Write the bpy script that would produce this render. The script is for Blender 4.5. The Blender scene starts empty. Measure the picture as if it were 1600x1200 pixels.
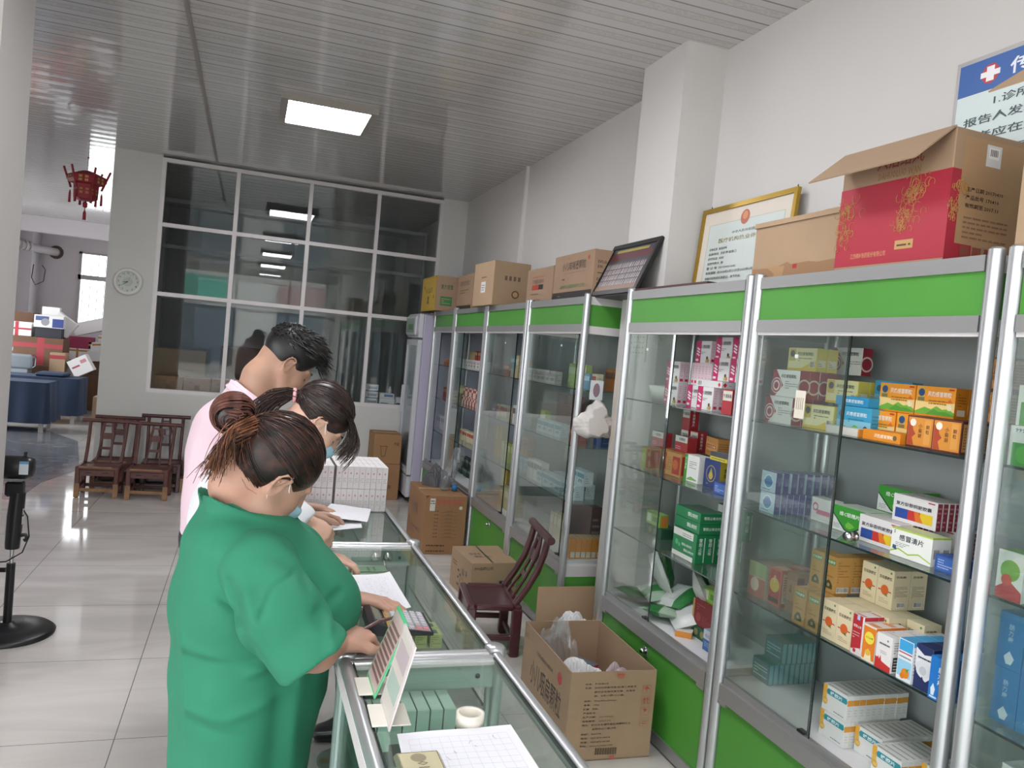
import bpy, math, random
import numpy as np
from mathutils import Vector, Matrix, Euler
random.seed(7); rng = np.random.default_rng(7)
sc = bpy.context.scene
COL = sc.collection
R = math.radians

# ------------------------------------------------------------------ camera
yaw, pit, rol = 0.32568866, -0.03656039, 0.09179145
cy, sy, cp, sp = math.cos(yaw), math.sin(yaw), math.cos(pit), math.sin(pit)
fw = Vector((sy*cp, cy*cp, sp)); rt = Vector((cy, -sy, 0)); up = rt.cross(fw)
r2 = rt*math.cos(rol) + up*math.sin(rol); u2 = up*math.cos(rol) - rt*math.sin(rol)
cam = bpy.data.objects.new('camera', bpy.data.cameras.new('camera')); COL.objects.link(cam)
M = Matrix((r2, u2, -fw)).transposed().to_4x4(); M.translation = (0, 0, 1.63)
cam.matrix_world = M
cam.data.sensor_fit = 'HORIZONTAL'; cam.data.sensor_width = 36; cam.data.lens = 36*1229.6/1600
cam.data.clip_start = 0.02; cam.data.clip_end = 200
sc.camera = cam
# ------------------------------------------------------------------ world, exposure
w = bpy.data.worlds.new('overcast'); sc.world = w; w.use_nodes = True
wn = w.node_tree.nodes; wl = w.node_tree.links
bgn = wn['Background']; bgn.inputs[1].default_value = 1.0
tc = wn.new('ShaderNodeTexCoord'); sep = wn.new('ShaderNodeSeparateXYZ'); rmp = wn.new('ShaderNodeValToRGB')
wl.new(tc.outputs['Generated'], sep.inputs[0]); wl.new(sep.outputs[2], rmp.inputs[0]); wl.new(rmp.outputs[0], bgn.inputs[0])
e = rmp.color_ramp.elements
e[0].position = 0.0; e[0].color = (3.6, 3.7, 3.8, 1); e[1].position = 0.6; e[1].color = (6.6, 6.8, 7.1, 1)
vs = sc.view_settings
sc.display_settings.display_device = 'sRGB'
vs.view_transform = 'Standard'; vs.look = 'None'; vs.gamma = 1; vs.use_curve_mapping = False; vs.exposure = 0.36
cyc = sc.cycles
cyc.max_bounces = 9; cyc.diffuse_bounces = 5; cyc.glossy_bounces = 5; cyc.transmission_bounces = 6; cyc.transparent_max_bounces = 24
cyc.caustics_reflective = False; cyc.caustics_refractive = False; cyc.sample_clamp_indirect = 4
cyc.use_denoising = True

def area(name, loc, rot, sx, sy_, power, col=(1, 1, 1), portal=False):
    l = bpy.data.lights.new(name, 'AREA'); l.shape = 'RECTANGLE'; l.size = sx; l.size_y = sy_; l.energy = power; l.color = col
    l.cycles.is_portal = portal
    o = bpy.data.objects.new(name, l); COL.objects.link(o); o.location = loc; o.rotation_euler = rot; return o
# daylight enters through the open shopfront behind the camera, its side light and the back-room window
area('shopfront_portal', (-0.7, -4.95, 1.6), (R(-90), 0, R(180)), 5.2, 3.0, 1, portal=True)
area('back_room_portal', (-4.45, 12.7, 1.4), (0, R(-90), 0), 2.7, 3.3, 1, portal=True)
area('side_front_portal', (-4.45, -1.4, 1.5), (0, R(-90), 0), 3.0, 7.0, 1, portal=True)
#area('back_window_daylight', (-4.35, 12.6, 1.7), (0, R(-90), 0), 2.2, 4.0, 120, (1.0, .98, 1.0))
# ------------------------------------------------------------------ helpers
_m = {}
def srgb(c):
    if isinstance(c, str):
        c = [int(c[i:i+2], 16)/255 for i in (0, 2, 4)]
    return tuple((x/12.92 if x <= .04045 else ((x+.055)/1.055)**2.4) for x in c[:3]) + (1,)
def mat(c, rough=.5, metal=0.0, key=None, spec=.5, bump=None, var=None, coat=0, sss=0):
    k = key or (c, rough, metal, spec, bump, var, coat, sss)
    if k in _m: return _m[k]
    m = bpy.data.materials.new(key if key else 'paint_' + str(c)); m.use_nodes = True
    N, L = m.node_tree.nodes, m.node_tree.links; b = N['Principled BSDF']
    b.inputs['Base Color'].default_value = srgb(c); b.inputs['Roughness'].default_value = rough; b.inputs['Metallic'].default_value = metal
    b.inputs['Specular IOR Level'].default_value = spec; b.inputs['Coat Weight'].default_value = coat
    if sss:
        b.inputs['Subsurface Weight'].default_value = sss; b.inputs['Subsurface Radius'].default_value = (.02, .008, .004)
    if bump or var:
        t = N.new('ShaderNodeTexCoord')
    if var:      # (scale, amount)
        n = N.new('ShaderNodeTexNoise'); n.inputs['Scale'].default_value = var[0]; n.inputs['Detail'].default_value = 5
        L.new(t.outputs['Object'], n.inputs['Vector'])
        h = N.new('ShaderNodeHueSaturation'); h.inputs['Color'].default_value = srgb(c)
        mr = N.new('ShaderNodeMapRange'); mr.inputs['From Min'].default_value = .3; mr.inputs['From Max'].default_value = .7
        mr.inputs['To Min'].default_value = 1-var[1]; mr.inputs['To Max'].default_value = 1+var[1]
        L.new(n.outputs['Fac'], mr.inputs['Value']); L.new(mr.outputs[0], h.inputs['Value']); L.new(h.outputs[0], b.inputs['Base Color'])
    if bump:     # (scale, strength)
        n = N.new('ShaderNodeTexNoise'); n.inputs['Scale'].default_value = bump[0]; n.inputs['Detail'].default_value = 4
        L.new(t.outputs['Object'], n.inputs['Vector'])
        bp = N.new('ShaderNodeBump'); bp.inputs['Strength'].default_value = bump[1]; bp.inputs['Distance'].default_value = .01
        L.new(n.outputs['Fac'], bp.inputs['Height']); L.new(bp.outputs[0], b.inputs['Normal'])
    _m[k] = m; return m
def glass(key, tint=(.93, .97, .95), rough=0.0, film=0.0, filmcol=(.8, .85, .84), ior=1.5):
    """thin pane: passes light straight through, reflects by Fresnel, optional dusty film"""
    if key in _m: return _m[key]
    m = bpy.data.materials.new(key); m.use_nodes = True; N, L = m.node_tree.nodes, m.node_tree.links
    N.remove(N['Principled BSDF']); out = N['Material Output']
    tr = N.new('ShaderNodeBsdfTransparent'); tr.inputs[0].default_value = tint + (1,)
    gl = N.new('ShaderNodeBsdfGlossy'); gl.inputs['Roughness'].default_value = rough; gl.inputs[0].default_value = (1, 1, 1, 1)
    fr = N.new('ShaderNodeFresnel'); gg = N.new('ShaderNodeNewGeometry'); mi = N.new('ShaderNodeMapRange')
    mi.inputs['To Min'].default_value = ior; mi.inputs['To Max'].default_value = 1/ior; L.new(gg.outputs['Backfacing'], mi.inputs['Value']); L.new(mi.outputs[0], fr.inputs['IOR'])
    mx = N.new('ShaderNodeMixShader'); L.new(fr.outputs[0], mx.inputs[0]); L.new(tr.outputs[0], mx.inputs[1]); L.new(gl.outputs[0], mx.inputs[2])
    last = mx
    if film:
        df = N.new('ShaderNodeBsdfDiffuse'); df.inputs[0].default_value = filmcol + (1,)
        m2 = N.new('ShaderNodeMixShader'); m2.inputs[0].default_value = film
        L.new(mx.outputs[0], m2.inputs[1]); L.new(df.outputs[0], m2.inputs[2]); last = m2
    L.new(last.outputs[0], out.inputs[0]); _m[key] = m; return m
def emit(key, col, s):
    if key in _m: return _m[key]
    m = bpy.data.materials.new(key); m.use_nodes = True; b = m.node_tree.nodes['Principled BSDF']
    b.inputs['Base Color'].default_value = (.8, .8, .8, 1)
    b.inputs['Emission Color'].default_value = srgb(col); b.inputs['Emission Strength'].default_value = s; _m[key] = m; return m

_tx = {}
def text_mesh(s):
    if s in _tx: return _tx[s]
    c = bpy.data.curves.new('t', 'FONT'); c.body = s; c.resolution_u = 1; c.offset = .014
    o = bpy.data.objects.new('t', c); COL.objects.link(o)
    me = o.evaluated_get(bpy.context.evaluated_depsgraph_get()).to_mesh()
    v = [(p.co.x, p.co.y) for p in me.vertices]; f = [tuple(p.vertices) for p in me.polygons]
    o.to_mesh_clear(); bpy.data.objects.remove(o); bpy.data.curves.remove(c)
    if v:
        x0 = min(p[0] for p in v); y0 = min(p[1] for p in v); x1 = max(p[0] for p in v); y1 = max(p[1] for p in v)
        v = [((a-x0), (b-y0)) for a, b in v]; _tx[s] = (v, f, max(x1-x0, 1e-3), max(y1-y0, 1e-3))
    else: _tx[s] = ([], [], 1, 1)
    return _tx[s]

class MB:
    def __init__(s): s.v = []; s.f = []; s.mi = []; s.m = []; s.sm = []
    def mid(s, m):
        if m not in s.m: s.m.append(m)
        return s.m.index(m)
    def add(s, vs_, fs, m, smooth=False):
        o = len(s.v); s.v += [tuple(p) for p in vs_]; i = s.mid(m)
        for f in fs: s.f.append(tuple(o+k for k in f)); s.mi.append(i); s.sm.append(smooth)
        return s
    def box(s, a, b, m, bev=0, T=None):
        x0, y0, z0 = [min(p, q) for p, q in zip(a, b)]; x1, y1, z1 = [max(p, q) for p, q in zip(a, b)]
        if bev <= 0:
            v = [(x, y, z) for z in (z0, z1) for y in (y0, y1) for x in (x0, x1)]
            f = [(0, 2, 3, 1), (4, 5, 7, 6), (0, 1, 5, 4), (1, 3, 7, 5), (3, 2, 6, 7), (2, 0, 4, 6)]
        else:
            e_ = min(bev, (x1-x0)/2.01, (y1-y0)/2.01, (z1-z0)/2.01); v = []; idx = {}
            for ix in (0, 1):
                for iy in (0, 1):
                    for iz in (0, 1):
                        c = (x1 if ix else x0, y1 if iy else y0, z1 if iz else z0); sg = (-1 if ix else 1, -1 if iy else 1, -1 if iz else 1)
                        for ax in range(3):
                            p = [c[k]+(0 if k == ax else sg[k]*e_) for k in range(3)]
                            idx[(ix, iy, iz, ax)] = len(v); v.append(tuple(p))
            f = []
            I = idx
            for s_ in (0, 1):
                q = [I[(s_, 0, 0, 0)], I[(s_, 1, 0, 0)], I[(s_, 1, 1, 0)], I[(s_, 0, 1, 0)]]; f.append(tuple(q if s_ else q[::-1]))
                q = [I[(0, s_, 0, 1)], I[(0, s_, 1, 1)], I[(1, s_, 1, 1)], I[(1, s_, 0, 1)]]; f.append(tuple(q if s_ else q[::-1]))
                q = [I[(0, 0, s_, 2)], I[(1, 0, s_, 2)], I[(1, 1, s_, 2)], I[(0, 1, s_, 2)]]; f.append(tuple(q if s_ else q[::-1]))
            for a_ in (0, 1):
                for b_ in (0, 1):
                    q = [I[(a_, b_, 0, 0)], I[(a_, b_, 1, 0)], I[(a_, b_, 1, 1)], I[(a_, b_, 0, 1)]]; f.append(tuple(q if a_ != b_ else q[::-1]))
                    q = [I[(a_, 0, b_, 0)], I[(a_, 1, b_, 0)], I[(a_, 1, b_, 2)], I[(a_, 0, b_, 2)]]; f.append(tuple(q if a_ == b_ else q[::-1]))
                    q = [I[(0, a_, b_, 1)], I[(1, a_, b_, 1)], I[(1, a_, b_, 2)], I[(0, a_, b_, 2)]]; f.append(tuple(q if a_ != b_ else q[::-1]))
                    for c_ in (0, 1):
                        q = [I[(a_, b_, c_, k)] for k in range(3)]; f.append(tuple(q if (a_+b_+c_) % 2 else q[::-1]))
        if T is not None: v = [tuple(T @ Vector(p)) for p in v]
        return s.add(v, f, m)
    def tube(s, path, r, m, n=10, caps=True, smooth=True):
        P = [Vector(p) for p in path]; rs = r if hasattr(r, '__len__') else [r]*len(P); v = []
        t0 = (P[1]-P[0]).normalized(); a = Vector((0, 0, 1)) if abs(t0.z) < .9 else Vector((1, 0, 0)); nrm = t0.cross(a).normalized()
        for i, p in enumerate(P):
            t = (P[min(i+1, len(P)-1)]-P[max(i-1, 0)]).normalized(); nrm = (nrm - t*nrm.dot(t)).normalized(); bn = t.cross(nrm)
            for k in range(n):
                an = 2*math.pi*k/n; v.append(p + (nrm*math.cos(an)+bn*math.sin(an))*rs[i])
        f = [(i*n+k, i*n+(k+1) % n, (i+1)*n+(k+1) % n, (i+1)*n+k) for i in range(len(P)-1) for k in range(n)]
        s.add(v, f, m, smooth)
        if caps: s.add(v[:n], [tuple(range(n))[::-1]], m); s.add(v[-n:], [tuple(range(n))], m)
        return s
    def lathe(s, prof, m, c=(0, 0, 0), n=24, ax='z', smooth=True, caps=True):
        v = []
        for (r_, z_) in prof:
            for k in range(n):
                an = 2*math.pi*k/n; q = (r_*math.cos(an), r_*math.sin(an), z_)
                if ax == 'y': q = (q[0], q[2], q[1])
                if ax == 'x': q = (q[2], q[0], q[1])
                v.append((q[0]+c[0], q[1]+c[1], q[2]+c[2]))
        f = [(i*n+k, i*n+(k+1) % n, (i+1)*n+(k+1) % n, (i+1)*n+k) for i in range(len(prof)-1) for k in range(n)]
        s.add(v, f, m, smooth)
        if not caps: return s
        if prof[0][0] > 1e-4: s.add(v[:n], [tuple(range(n))[::-1]], m)
        if prof[-1][0] > 1e-4: s.add(v[-n:], [tuple(range(n))], m)
        return s
    def quad(s, a, b, c, d, m): return s.add([a, b, c, d], [(0, 1, 2, 3)], m)
    def text(s, st, o, rv, uv, h, m, wmax=None, align='l', vert=False):
        o, rv, uv = Vector(o), Vector(rv).normalized(), Vector(uv).normalized()
        if vert:
            for i, ch in enumerate(st): s.text(ch, o - uv*(i*h*1.12), rv, uv, h, m)
            return s
        v, f, W, H_ = text_mesh(st)
        if not v: return s
        k = h/H_ if not wmax else h/H_; kx = k
        if wmax: kx = wmax/W
        off = {'l': 0, 'c': -W*kx/2, 'r': -W*kx}[align]
        return s.add([o + rv*(x*kx+off) + uv*(y*k) for x, y in v], f, m)
    def build(s, name, parent=None, loc=None, rot=None, label=None, cat=None, group=None, kind=None, T=None):
        me = bpy.data.meshes.new(name); vv = s.v
        if T is not None: vv = [tuple(T @ Vector(p)) for p in vv]
        me.from_pydata(vv, [], s.f)
        for m in s.m: me.materials.append(m)
        me.polygons.foreach_set('material_index', s.mi); me.polygons.foreach_set('use_smooth', s.sm); me.update()
        o = bpy.data.objects.new(name, me); COL.objects.link(o)
        if parent: o.parent = parent
        if loc is not None: o.location = loc
        if rot is not None: o.rotation_euler = rot
        tag(o, label, cat, group, kind); return o
def tag(o, label=None, cat=None, group=None, kind=None):
    if label: o['label'] = label
    if cat: o['category'] = cat
    if group: o['group'] = group
    if kind: o['kind'] = kind
    return o
def thing(name, loc, label, cat, group=None, rz=0, rot=None):
    o = bpy.data.objects.new(name, None); COL.objects.link(o); o.location = loc; o.empty_display_size = .05
    o.rotation_euler = rot if rot else (0, 0, rz); return tag(o, label, cat, group)
def copy_tree(o, loc=None, rot=None, label=None, group=None, parent=None):
    c = o.copy(); COL.objects.link(c)
    if parent: c.parent = parent
    if loc is not None: c.location = loc
    if rot is not None: c.rotation_euler = rot
    if label: c['label'] = label
    if group: c['group'] = group
    for ch in list(o.children): copy_tree(ch, parent=c)
    return c

# ------------------------------------------------------------------ materials of the room
ALU = mat('c3c5c7', .32, .75, key='brushed_aluminium'); ALUD = mat('a3a3a2', .4, .6, key='dull_aluminium')
ALUW = mat('d6d2d2', .45, .2, key='pale_aluminium')
GREEN = mat('4a8f36', .42, key='green_laminate', var=(3, .05)); WHITE = mat('d8d9da', .4, key='white_board')
WALL = mat('c9c7c4', .85, key='wall_plaster', var=(1.2, .025), bump=(30, .08))
BLACK = mat('15161a', .4, key='black_plastic'); EDGE = mat('1c2b28', .2, key='dark_glass_edge')
GREY = mat('9aa09f', .55, key='grey_back_panel'); PURP = mat('a6a2b8', .5, key='lavender_panel')
INK = mat('26231f', .6, key='black_ink'); CARD = mat('9a7f67', .78, key='cardboard', var=(6, .05), bump=(60, .05))
GL = glass('clear_pane', (.96, .98, .97), film=.014, filmcol=(.62, .70, .67)); SHELFG = glass('shelf_glass', (.88, .94, .92), film=.02, filmcol=(.5, .6, .56))

def floor_mat():
    m = bpy.data.materials.new('polished_tile'); m.use_nodes = True; N, L = m.node_tree.nodes, m.node_tree.links; b = N['Principled BSDF']
    g = N.new('ShaderNodeNewGeometry'); sp_ = N.new('ShaderNodeSeparateXYZ'); L.new(g.outputs['Position'], sp_.inputs[0])
    def line(ax, off):
        a = N.new('ShaderNodeMath'); a.operation = 'SUBTRACT'; a.inputs[1].default_value = off-40*.797; L.new(sp_.outputs[ax], a.inputs[0])
        b_ = N.new('ShaderNodeMath'); b_.operation = 'MODULO'; b_.inputs[1].default_value = .797; L.new(a.outputs[0], b_.inputs[0])
        c = N.new('ShaderNodeMath'); c.operation = 'LESS_THAN'; c.inputs[1].default_value = .0035; L.new(b_.outputs[0], c.inputs[0]); return c
    l1, l2 = line(0, -.381), line(1, 3.298)
    mx = N.new('ShaderNodeMath'); mx.operation = 'MAXIMUM'; L.new(l1.outputs[0], mx.inputs[0]); L.new(l2.outputs[0], mx.inputs[1])
    mp = N.new('ShaderNodeMapping'); mp.inputs['Scale'].default_value = (.7, 2.2, 1); mp.inputs['Rotation'].default_value = (0, 0, .5); L.new(g.outputs['Position'], mp.inputs[0])
    n = N.new('ShaderNodeTexNoise'); n.inputs['Scale'].default_value = 1.6; n.inputs['Detail'].default_value = 7; n.inputs['Distortion'].default_value = 1.2; L.new(mp.outputs[0], n.inputs['Vector'])
    cr = N.new('ShaderNodeValToRGB'); L.new(n.outputs['Fac'], cr.inputs[0])
    cr.color_ramp.elements[0].position = .35; cr.color_ramp.elements[0].color = srgb('bfbab5'); cr.color_ramp.elements[1].position = .62; cr.color_ramp.elements[1].color = srgb('cfcac5')
    mc = N.new('ShaderNodeMix'); mc.data_type = 'RGBA'; L.new(mx.outputs[0], mc.inputs[0]); L.new(cr.outputs[0], mc.inputs[6]); mc.inputs[7].default_value = srgb('6e6861')
    L.new(mc.outputs[2], b.inputs['Base Color']); b.inputs['Roughness'].default_value = .07; b.inputs['Specular IOR Level'].default_value = .6
    return m
def ceil_mat():
    m = bpy.data.materials.new('pvc_ceiling_boards'); m.use_nodes = True; N, L = m.node_tree.nodes, m.node_tree.links; b = N['Principled BSDF']
    g = N.new('ShaderNodeNewGeometry'); sp_ = N.new('ShaderNodeSeparateXYZ'); L.new(g.outputs['Position'], sp_.inputs[0])
    a = N.new('ShaderNodeMath'); a.operation = 'ADD'; a.inputs[1].default_value = 40*.2+.16; L.new(sp_.outputs[1], a.inputs[0])
    b_ = N.new('ShaderNodeMath'); b_.operation = 'MODULO'; b_.inputs[1].default_value = .2; L.new(a.outputs[0], b_.inputs[0])
    d = N.new('ShaderNodeMath'); d.operation = 'DIVIDE'; d.inputs[1].default_value = .2; L.new(b_.outputs[0], d.inputs[0])
    cr = N.new('ShaderNodeValToRGB'); cr.color_ramp.interpolation = 'CONSTANT'; L.new(d.outputs[0], cr.inputs[0])
    el = cr.color_ramp.elements; el[0].position = 0; el[0].color = srgb('807c78')
    for p_, c_ in ((.05, 'c2c2c2'), (.30, 'a6a5a4'), (.33, 'bab8b5'), (.60, 'a6a5a4'), (.63, 'c6c6c6')):
        q = el.new(p_); q.color = srgb(c_)
    if len(el) > 6: el[1].color = srgb('c2c2c2'); 
    el[len(el)-1].color = srgb('c6c6c6')
    # embossed flower band
    tcn = N.new('ShaderNodeTexNoise'); tcn.inputs['Scale'].default_value = 22; tcn.inputs['Detail'].default_value = 3; tcn.inputs['Distortion'].default_value = 2.5; L.new(g.outputs['Position'], tcn.inputs['Vector'])
    band = N.new('ShaderNodeMath'); band.operation = 'COMPARE'; band.inputs[1].default_value = .465; band.inputs[2].default_value = .125; L.new(d.outputs[0], band.inputs[0])
    c2 = N.new('ShaderNodeMath'); c2.operation = 'GREATER_THAN'; c2.inputs[1].default_value = .53; L.new(tcn.outputs['Fac'], c2.inputs[0])
    c3 = N.new('ShaderNodeMath'); c3.operation = 'MULTIPLY'; L.new(band.outputs[0], c3.inputs[0]); L.new(c2.outputs[0], c3.inputs[1])
    c4 = N.new('ShaderNodeMath'); c4.operation = 'MULTIPLY'; c4.inputs[1].default_value = .45; L.new(c3.outputs[0], c4.inputs[0])
    mc = N.new('ShaderNodeMix'); mc.data_type = 'RGBA'; L.new(c4.outputs[0], mc.inputs[0]); L.new(cr.outputs[0], mc.inputs[6]); mc.inputs[7].default_value = srgb('d2cdc6')
    L.new(mc.outputs[2], b.inputs['Base Color']); b.inputs['Roughness'].default_value = .09; b.inputs['Specular IOR Level'].default_value = .9
    # each board is very slightly cupped
    sn = N.new('ShaderNodeMath'); sn.operation = 'PINGPONG'; sn.inputs[1].default_value = .5; L.new(d.outputs[0], sn.inputs[0])
    n2 = N.new('ShaderNodeTexNoise'); n2.inputs['Scale'].default_value = 1.5; L.new(g.outputs['Position'], n2.inputs['Vector'])
    ad = N.new('ShaderNodeMath'); ad.operation = 'ADD'; L.new(sn.outputs[0], ad.inputs[0]); L.new(n2.outputs['Fac'], ad.inputs[1])
    bp = N.new('ShaderNodeBump'); bp.inputs['Strength'].default_value = .35; bp.inputs['Distance'].default_value = .004; L.new(ad.outputs[0], bp.inputs['Height']); L.new(bp.outputs[0], b.inputs['Normal'])
    return m

# ------------------------------------------------------------------ room shell
def S(name, *boxes, m=WALL):
    mb = MB()
    for a, b in boxes: mb.box(a, b, m)
    return mb.build(name, kind='structure')
YP = 8.64; ZC = 3.29; XR = 2.21
S('floor', ((-9, -9, -.1), (XR+.1, 18.2, 0)), m=floor_mat())
S('ceiling', ((-4.4, -5, ZC), (XR+.1, 15.8, ZC+.1)), m=ceil_mat())
S('wall_right', ((XR, -5.1, 0), (XR+.12, 12.4, ZC)))
S('trim_1', ((1.975, 3.585, 0), (XR, 4.04, ZC)))                      # wall column between the cabinets
S('trim_2', ((XR-.025, 6.60, 1.9), (XR, 6.635, ZC)), m=mat('dcd8d4', .6, key='white_conduit'))
S('trim_3', ((-.45, -5, ZC-.006), (-.425, YP, ZC)), m=mat('8f8a84', .4, key='ceiling_joint'))
WP = mat('c9cac6', .7, key='wall_partition_paint', var=(1.5, .02))
S('wall_back', ((-1.375, YP, 0), (-.94, YP+.14, ZC)), ((-.94, YP, 0), (XR, YP+.14, .93)), ((1.93, YP, .93), (XR, YP+.14, ZC)), m=WP)
S('baseboard_back', ((-1.375, YP-.012, 0), (XR, YP, .11)), m=mat('17191c', .25, key='black_skirting'))
S('wall_left', ((-1.45, 3.74, 0), (-1.035, 4.2, ZC)), m=mat('b9b6b3', .8, key='left_pillar_paint'))
S('wall_side', ((-1.375, YP+.14, 0), (-1.26, 12.0, ZC)), m=WP)
# back room beyond the opening
S('wall_far', ((-4.5, 17.5, 0), (-3.25, 17.6, 3.2)), ((-3.25, 17.5, 2.86), (0, 17.6, 3.2)), ((-3.25, 17.5, 0), (0, 17.6, 1.47)), ((-2.3, 17.5, 1.4), (0, 17.6, 3.0)), m=mat('cdc8ca', .85, key='back_room_paint', var=(.8, .03)))
BR = mat('d3cfd2', .85, key='back_room_side_paint')
S('wall_back_room_left', ((-4.5, 14.4, 0), (-4.4, 17.6, 3.2)), ((-4.5, 2.2, 0), (-4.4, 11.0, ZC)), ((-4.5, -5, 3.0), (-4.4, 2.2, ZC)), ((-4.5, 11, 2.8), (-4.4, 14.4, ZC)), m=BR)
S('trim_4', ((-4.4, 16.9, 0), (-3.95, 17.5, 3.15)), m=BR)
S('trim_5', ((-4.4, 15.8, 3.02), (0, 16.0, 3.39)), ((-4.4, 16.0, 3.15), (0, 17.6, 3.25)), m=BR)
S('wall_back_room_right', ((-1.26, 12, 0), (-1.2, 17.6, ZC)), m=BR)
mb = MB(); WF = mat('b0acae', .5, key='window_frame_grey')
for a, b in (((-3.27, 17.46, 1.45), (-3.22, 17.52, 2.88)), ((-3.27, 17.46, 1.44), (-2.3, 17.52, 1.49)), ((-3.27, 17.46, 2.34), (-2.3, 17.52, 2.43)), ((-3.27, 17.46, 2.84), (-2.3, 17.52, 2.88))): mb.box(a, b, WF)
for k in range(7): mb.tube([(-3.2+k*.13, 17.6, 1.47), (-3.2+k*.13, 17.6, 2.86)], .008, WF, 6)
mb.quad((-3.22, 17.55, 1.47), (-2.3, 17.55, 1.47), (-2.3, 17.55, 2.86), (-3.22, 17.55, 2.86), GL)
mb.build('window_1', kind='structure')
# shopfront behind the camera: wall strips with the open front between them
S('wall_front', ((1.9, -5.1, 0), (XR+.1, -5.0, ZC)), ((-4.5, -5.1, 0), (-3.3, -5, ZC)), ((-4.5, -5.1, 3.1), (XR, -5, ZC)))
# the street outside the shopfront
S('ground_street', ((-30, -30, -.25), (30, -5.1, -.1)), m=mat('a9a7a3', .9, key='street_concrete'))
mb = MB(); mb.box((-16, -17, -.1), (14, -16, 4.2), mat('b9b7b2', .9, key='street_wall')); 
for k in range(7): mb.box((-15+k*4, -16.02, .2), (-12.6+k*4, -15.95, 2.5), mat('55606a', .4, key='street_shutter'))
mb.box((-6.5, -15.99, 2.75), (-1.0, -15.8, 3.65), mat('4f9a86', .6, key='street_green_sign')); mb.box((1, -15.99, 2.75), (5, -15.8, 3.6), mat('9a7f7c', .6, key='street_red_sign'))
mb.build('backdrop_street', kind='structure')
# grey marble of the back room floor
def marble():
    m = mat('8b8c90', .12, key='grey_marble'); N, L = m.node_tree.nodes, m.node_tree.links; b = N['Principled BSDF']
    g = N.new('ShaderNodeNewGeometry'); n = N.new('ShaderNodeTexNoise'); n.inputs['Scale'].default_value = 2; n.inputs['Detail'].default_value = 8; n.inputs['Distortion'].default_value = 2
    L.new(g.outputs['Position'], n.inputs['Vector']); cr = N.new('ShaderNodeValToRGB'); L.new(n.outputs['Fac'], cr.inputs[0]); el = cr.color_ramp.elements
    el[0].position = .3; el[0].color = srgb('6d6e72'); el[1].position = .7; el[1].color = srgb('8f9094'); q = el.new(.495); q.color = srgb('7d7e82'); q = el.new(.5); q.color = srgb('45464a'); q = el.new(.507); q.color = srgb('7d7e82')
    L.new(cr.outputs[0], b.inputs['Base Color']); return m
mb = MB(); mb.add([(-4.4, 6.9, .002), (-2.0, 6.9, .002), (-2.0, 7.7, .002), (-1.78, 7.7, .002), (-1.78, 8.5, .002), (-1.6, 9.3, .002), (-2.0, 11.4, .002), (-2.6, 12.4, .002), (-4.4, 12.6, .002)], [tuple(range(9))], marble())
mb.build('floor_inlay', kind='structure')

# ------------------------------------------------------------------ glazed partition
def grid(name, y, xs, zs, t, d, m, glassm, kind='structure'):
    mb = MB()
    for x in xs: mb.box((x-t/2, y-d/2, zs[0]-t/2), (x+t/2, y+d/2, zs[-1]+t/2), m)
    for z in zs:
        for x0, x1 in zip(xs[:-1], xs[1:]): mb.box((x0+t/2, y-d/2+.003, z-t/2), (x1-t/2, y+d/2-.003, z+t/2), m)
    o = mb.build(name, kind=kind)
    g = MB()
    for x0, x1 in zip(xs[:-1], xs[1:]):
        for z0, z1 in zip(zs[:-1], zs[1:]): g.box((x0+t/2, y-.003, z0+t/2), (x1-t/2, y+.003, z1-t/2), glassm)
    g.build('window_glass', parent=o); return o
PG = glass('partition_pane', (.92, .94, .94), film=.008, filmcol=(.5, .53, .53), ior=1.42)
grid('window_2', YP+.03, [-.925, -.224, .504, 1.219, 1.915], [.945, 1.92, 2.61, 3.25], .04, .07, ALUW, PG)
grid('window_3', 10.3, [-1.1, -.25, .62, 1.45, 2.1], [.7, 1.95, 2.55, 3.1], .04, .06, mat('8d9090', .5, key='inner_window_frame'), PG)
S('wall_inner_room', ((-1.26, 12.3, 0), (XR, 12.4, ZC)), m=mat('a3a5a4', .9, key='inner_room_paint'))
S('wall_inner_sill', ((-1.26, 10.22, 0), (XR, 10.38, .68)), m=WP)
mb = MB(); mb.box((-.94, YP+.14, .90), (1.93, YP+.42, .93), WP); mb.build('window_sill', kind='structure')
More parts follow.
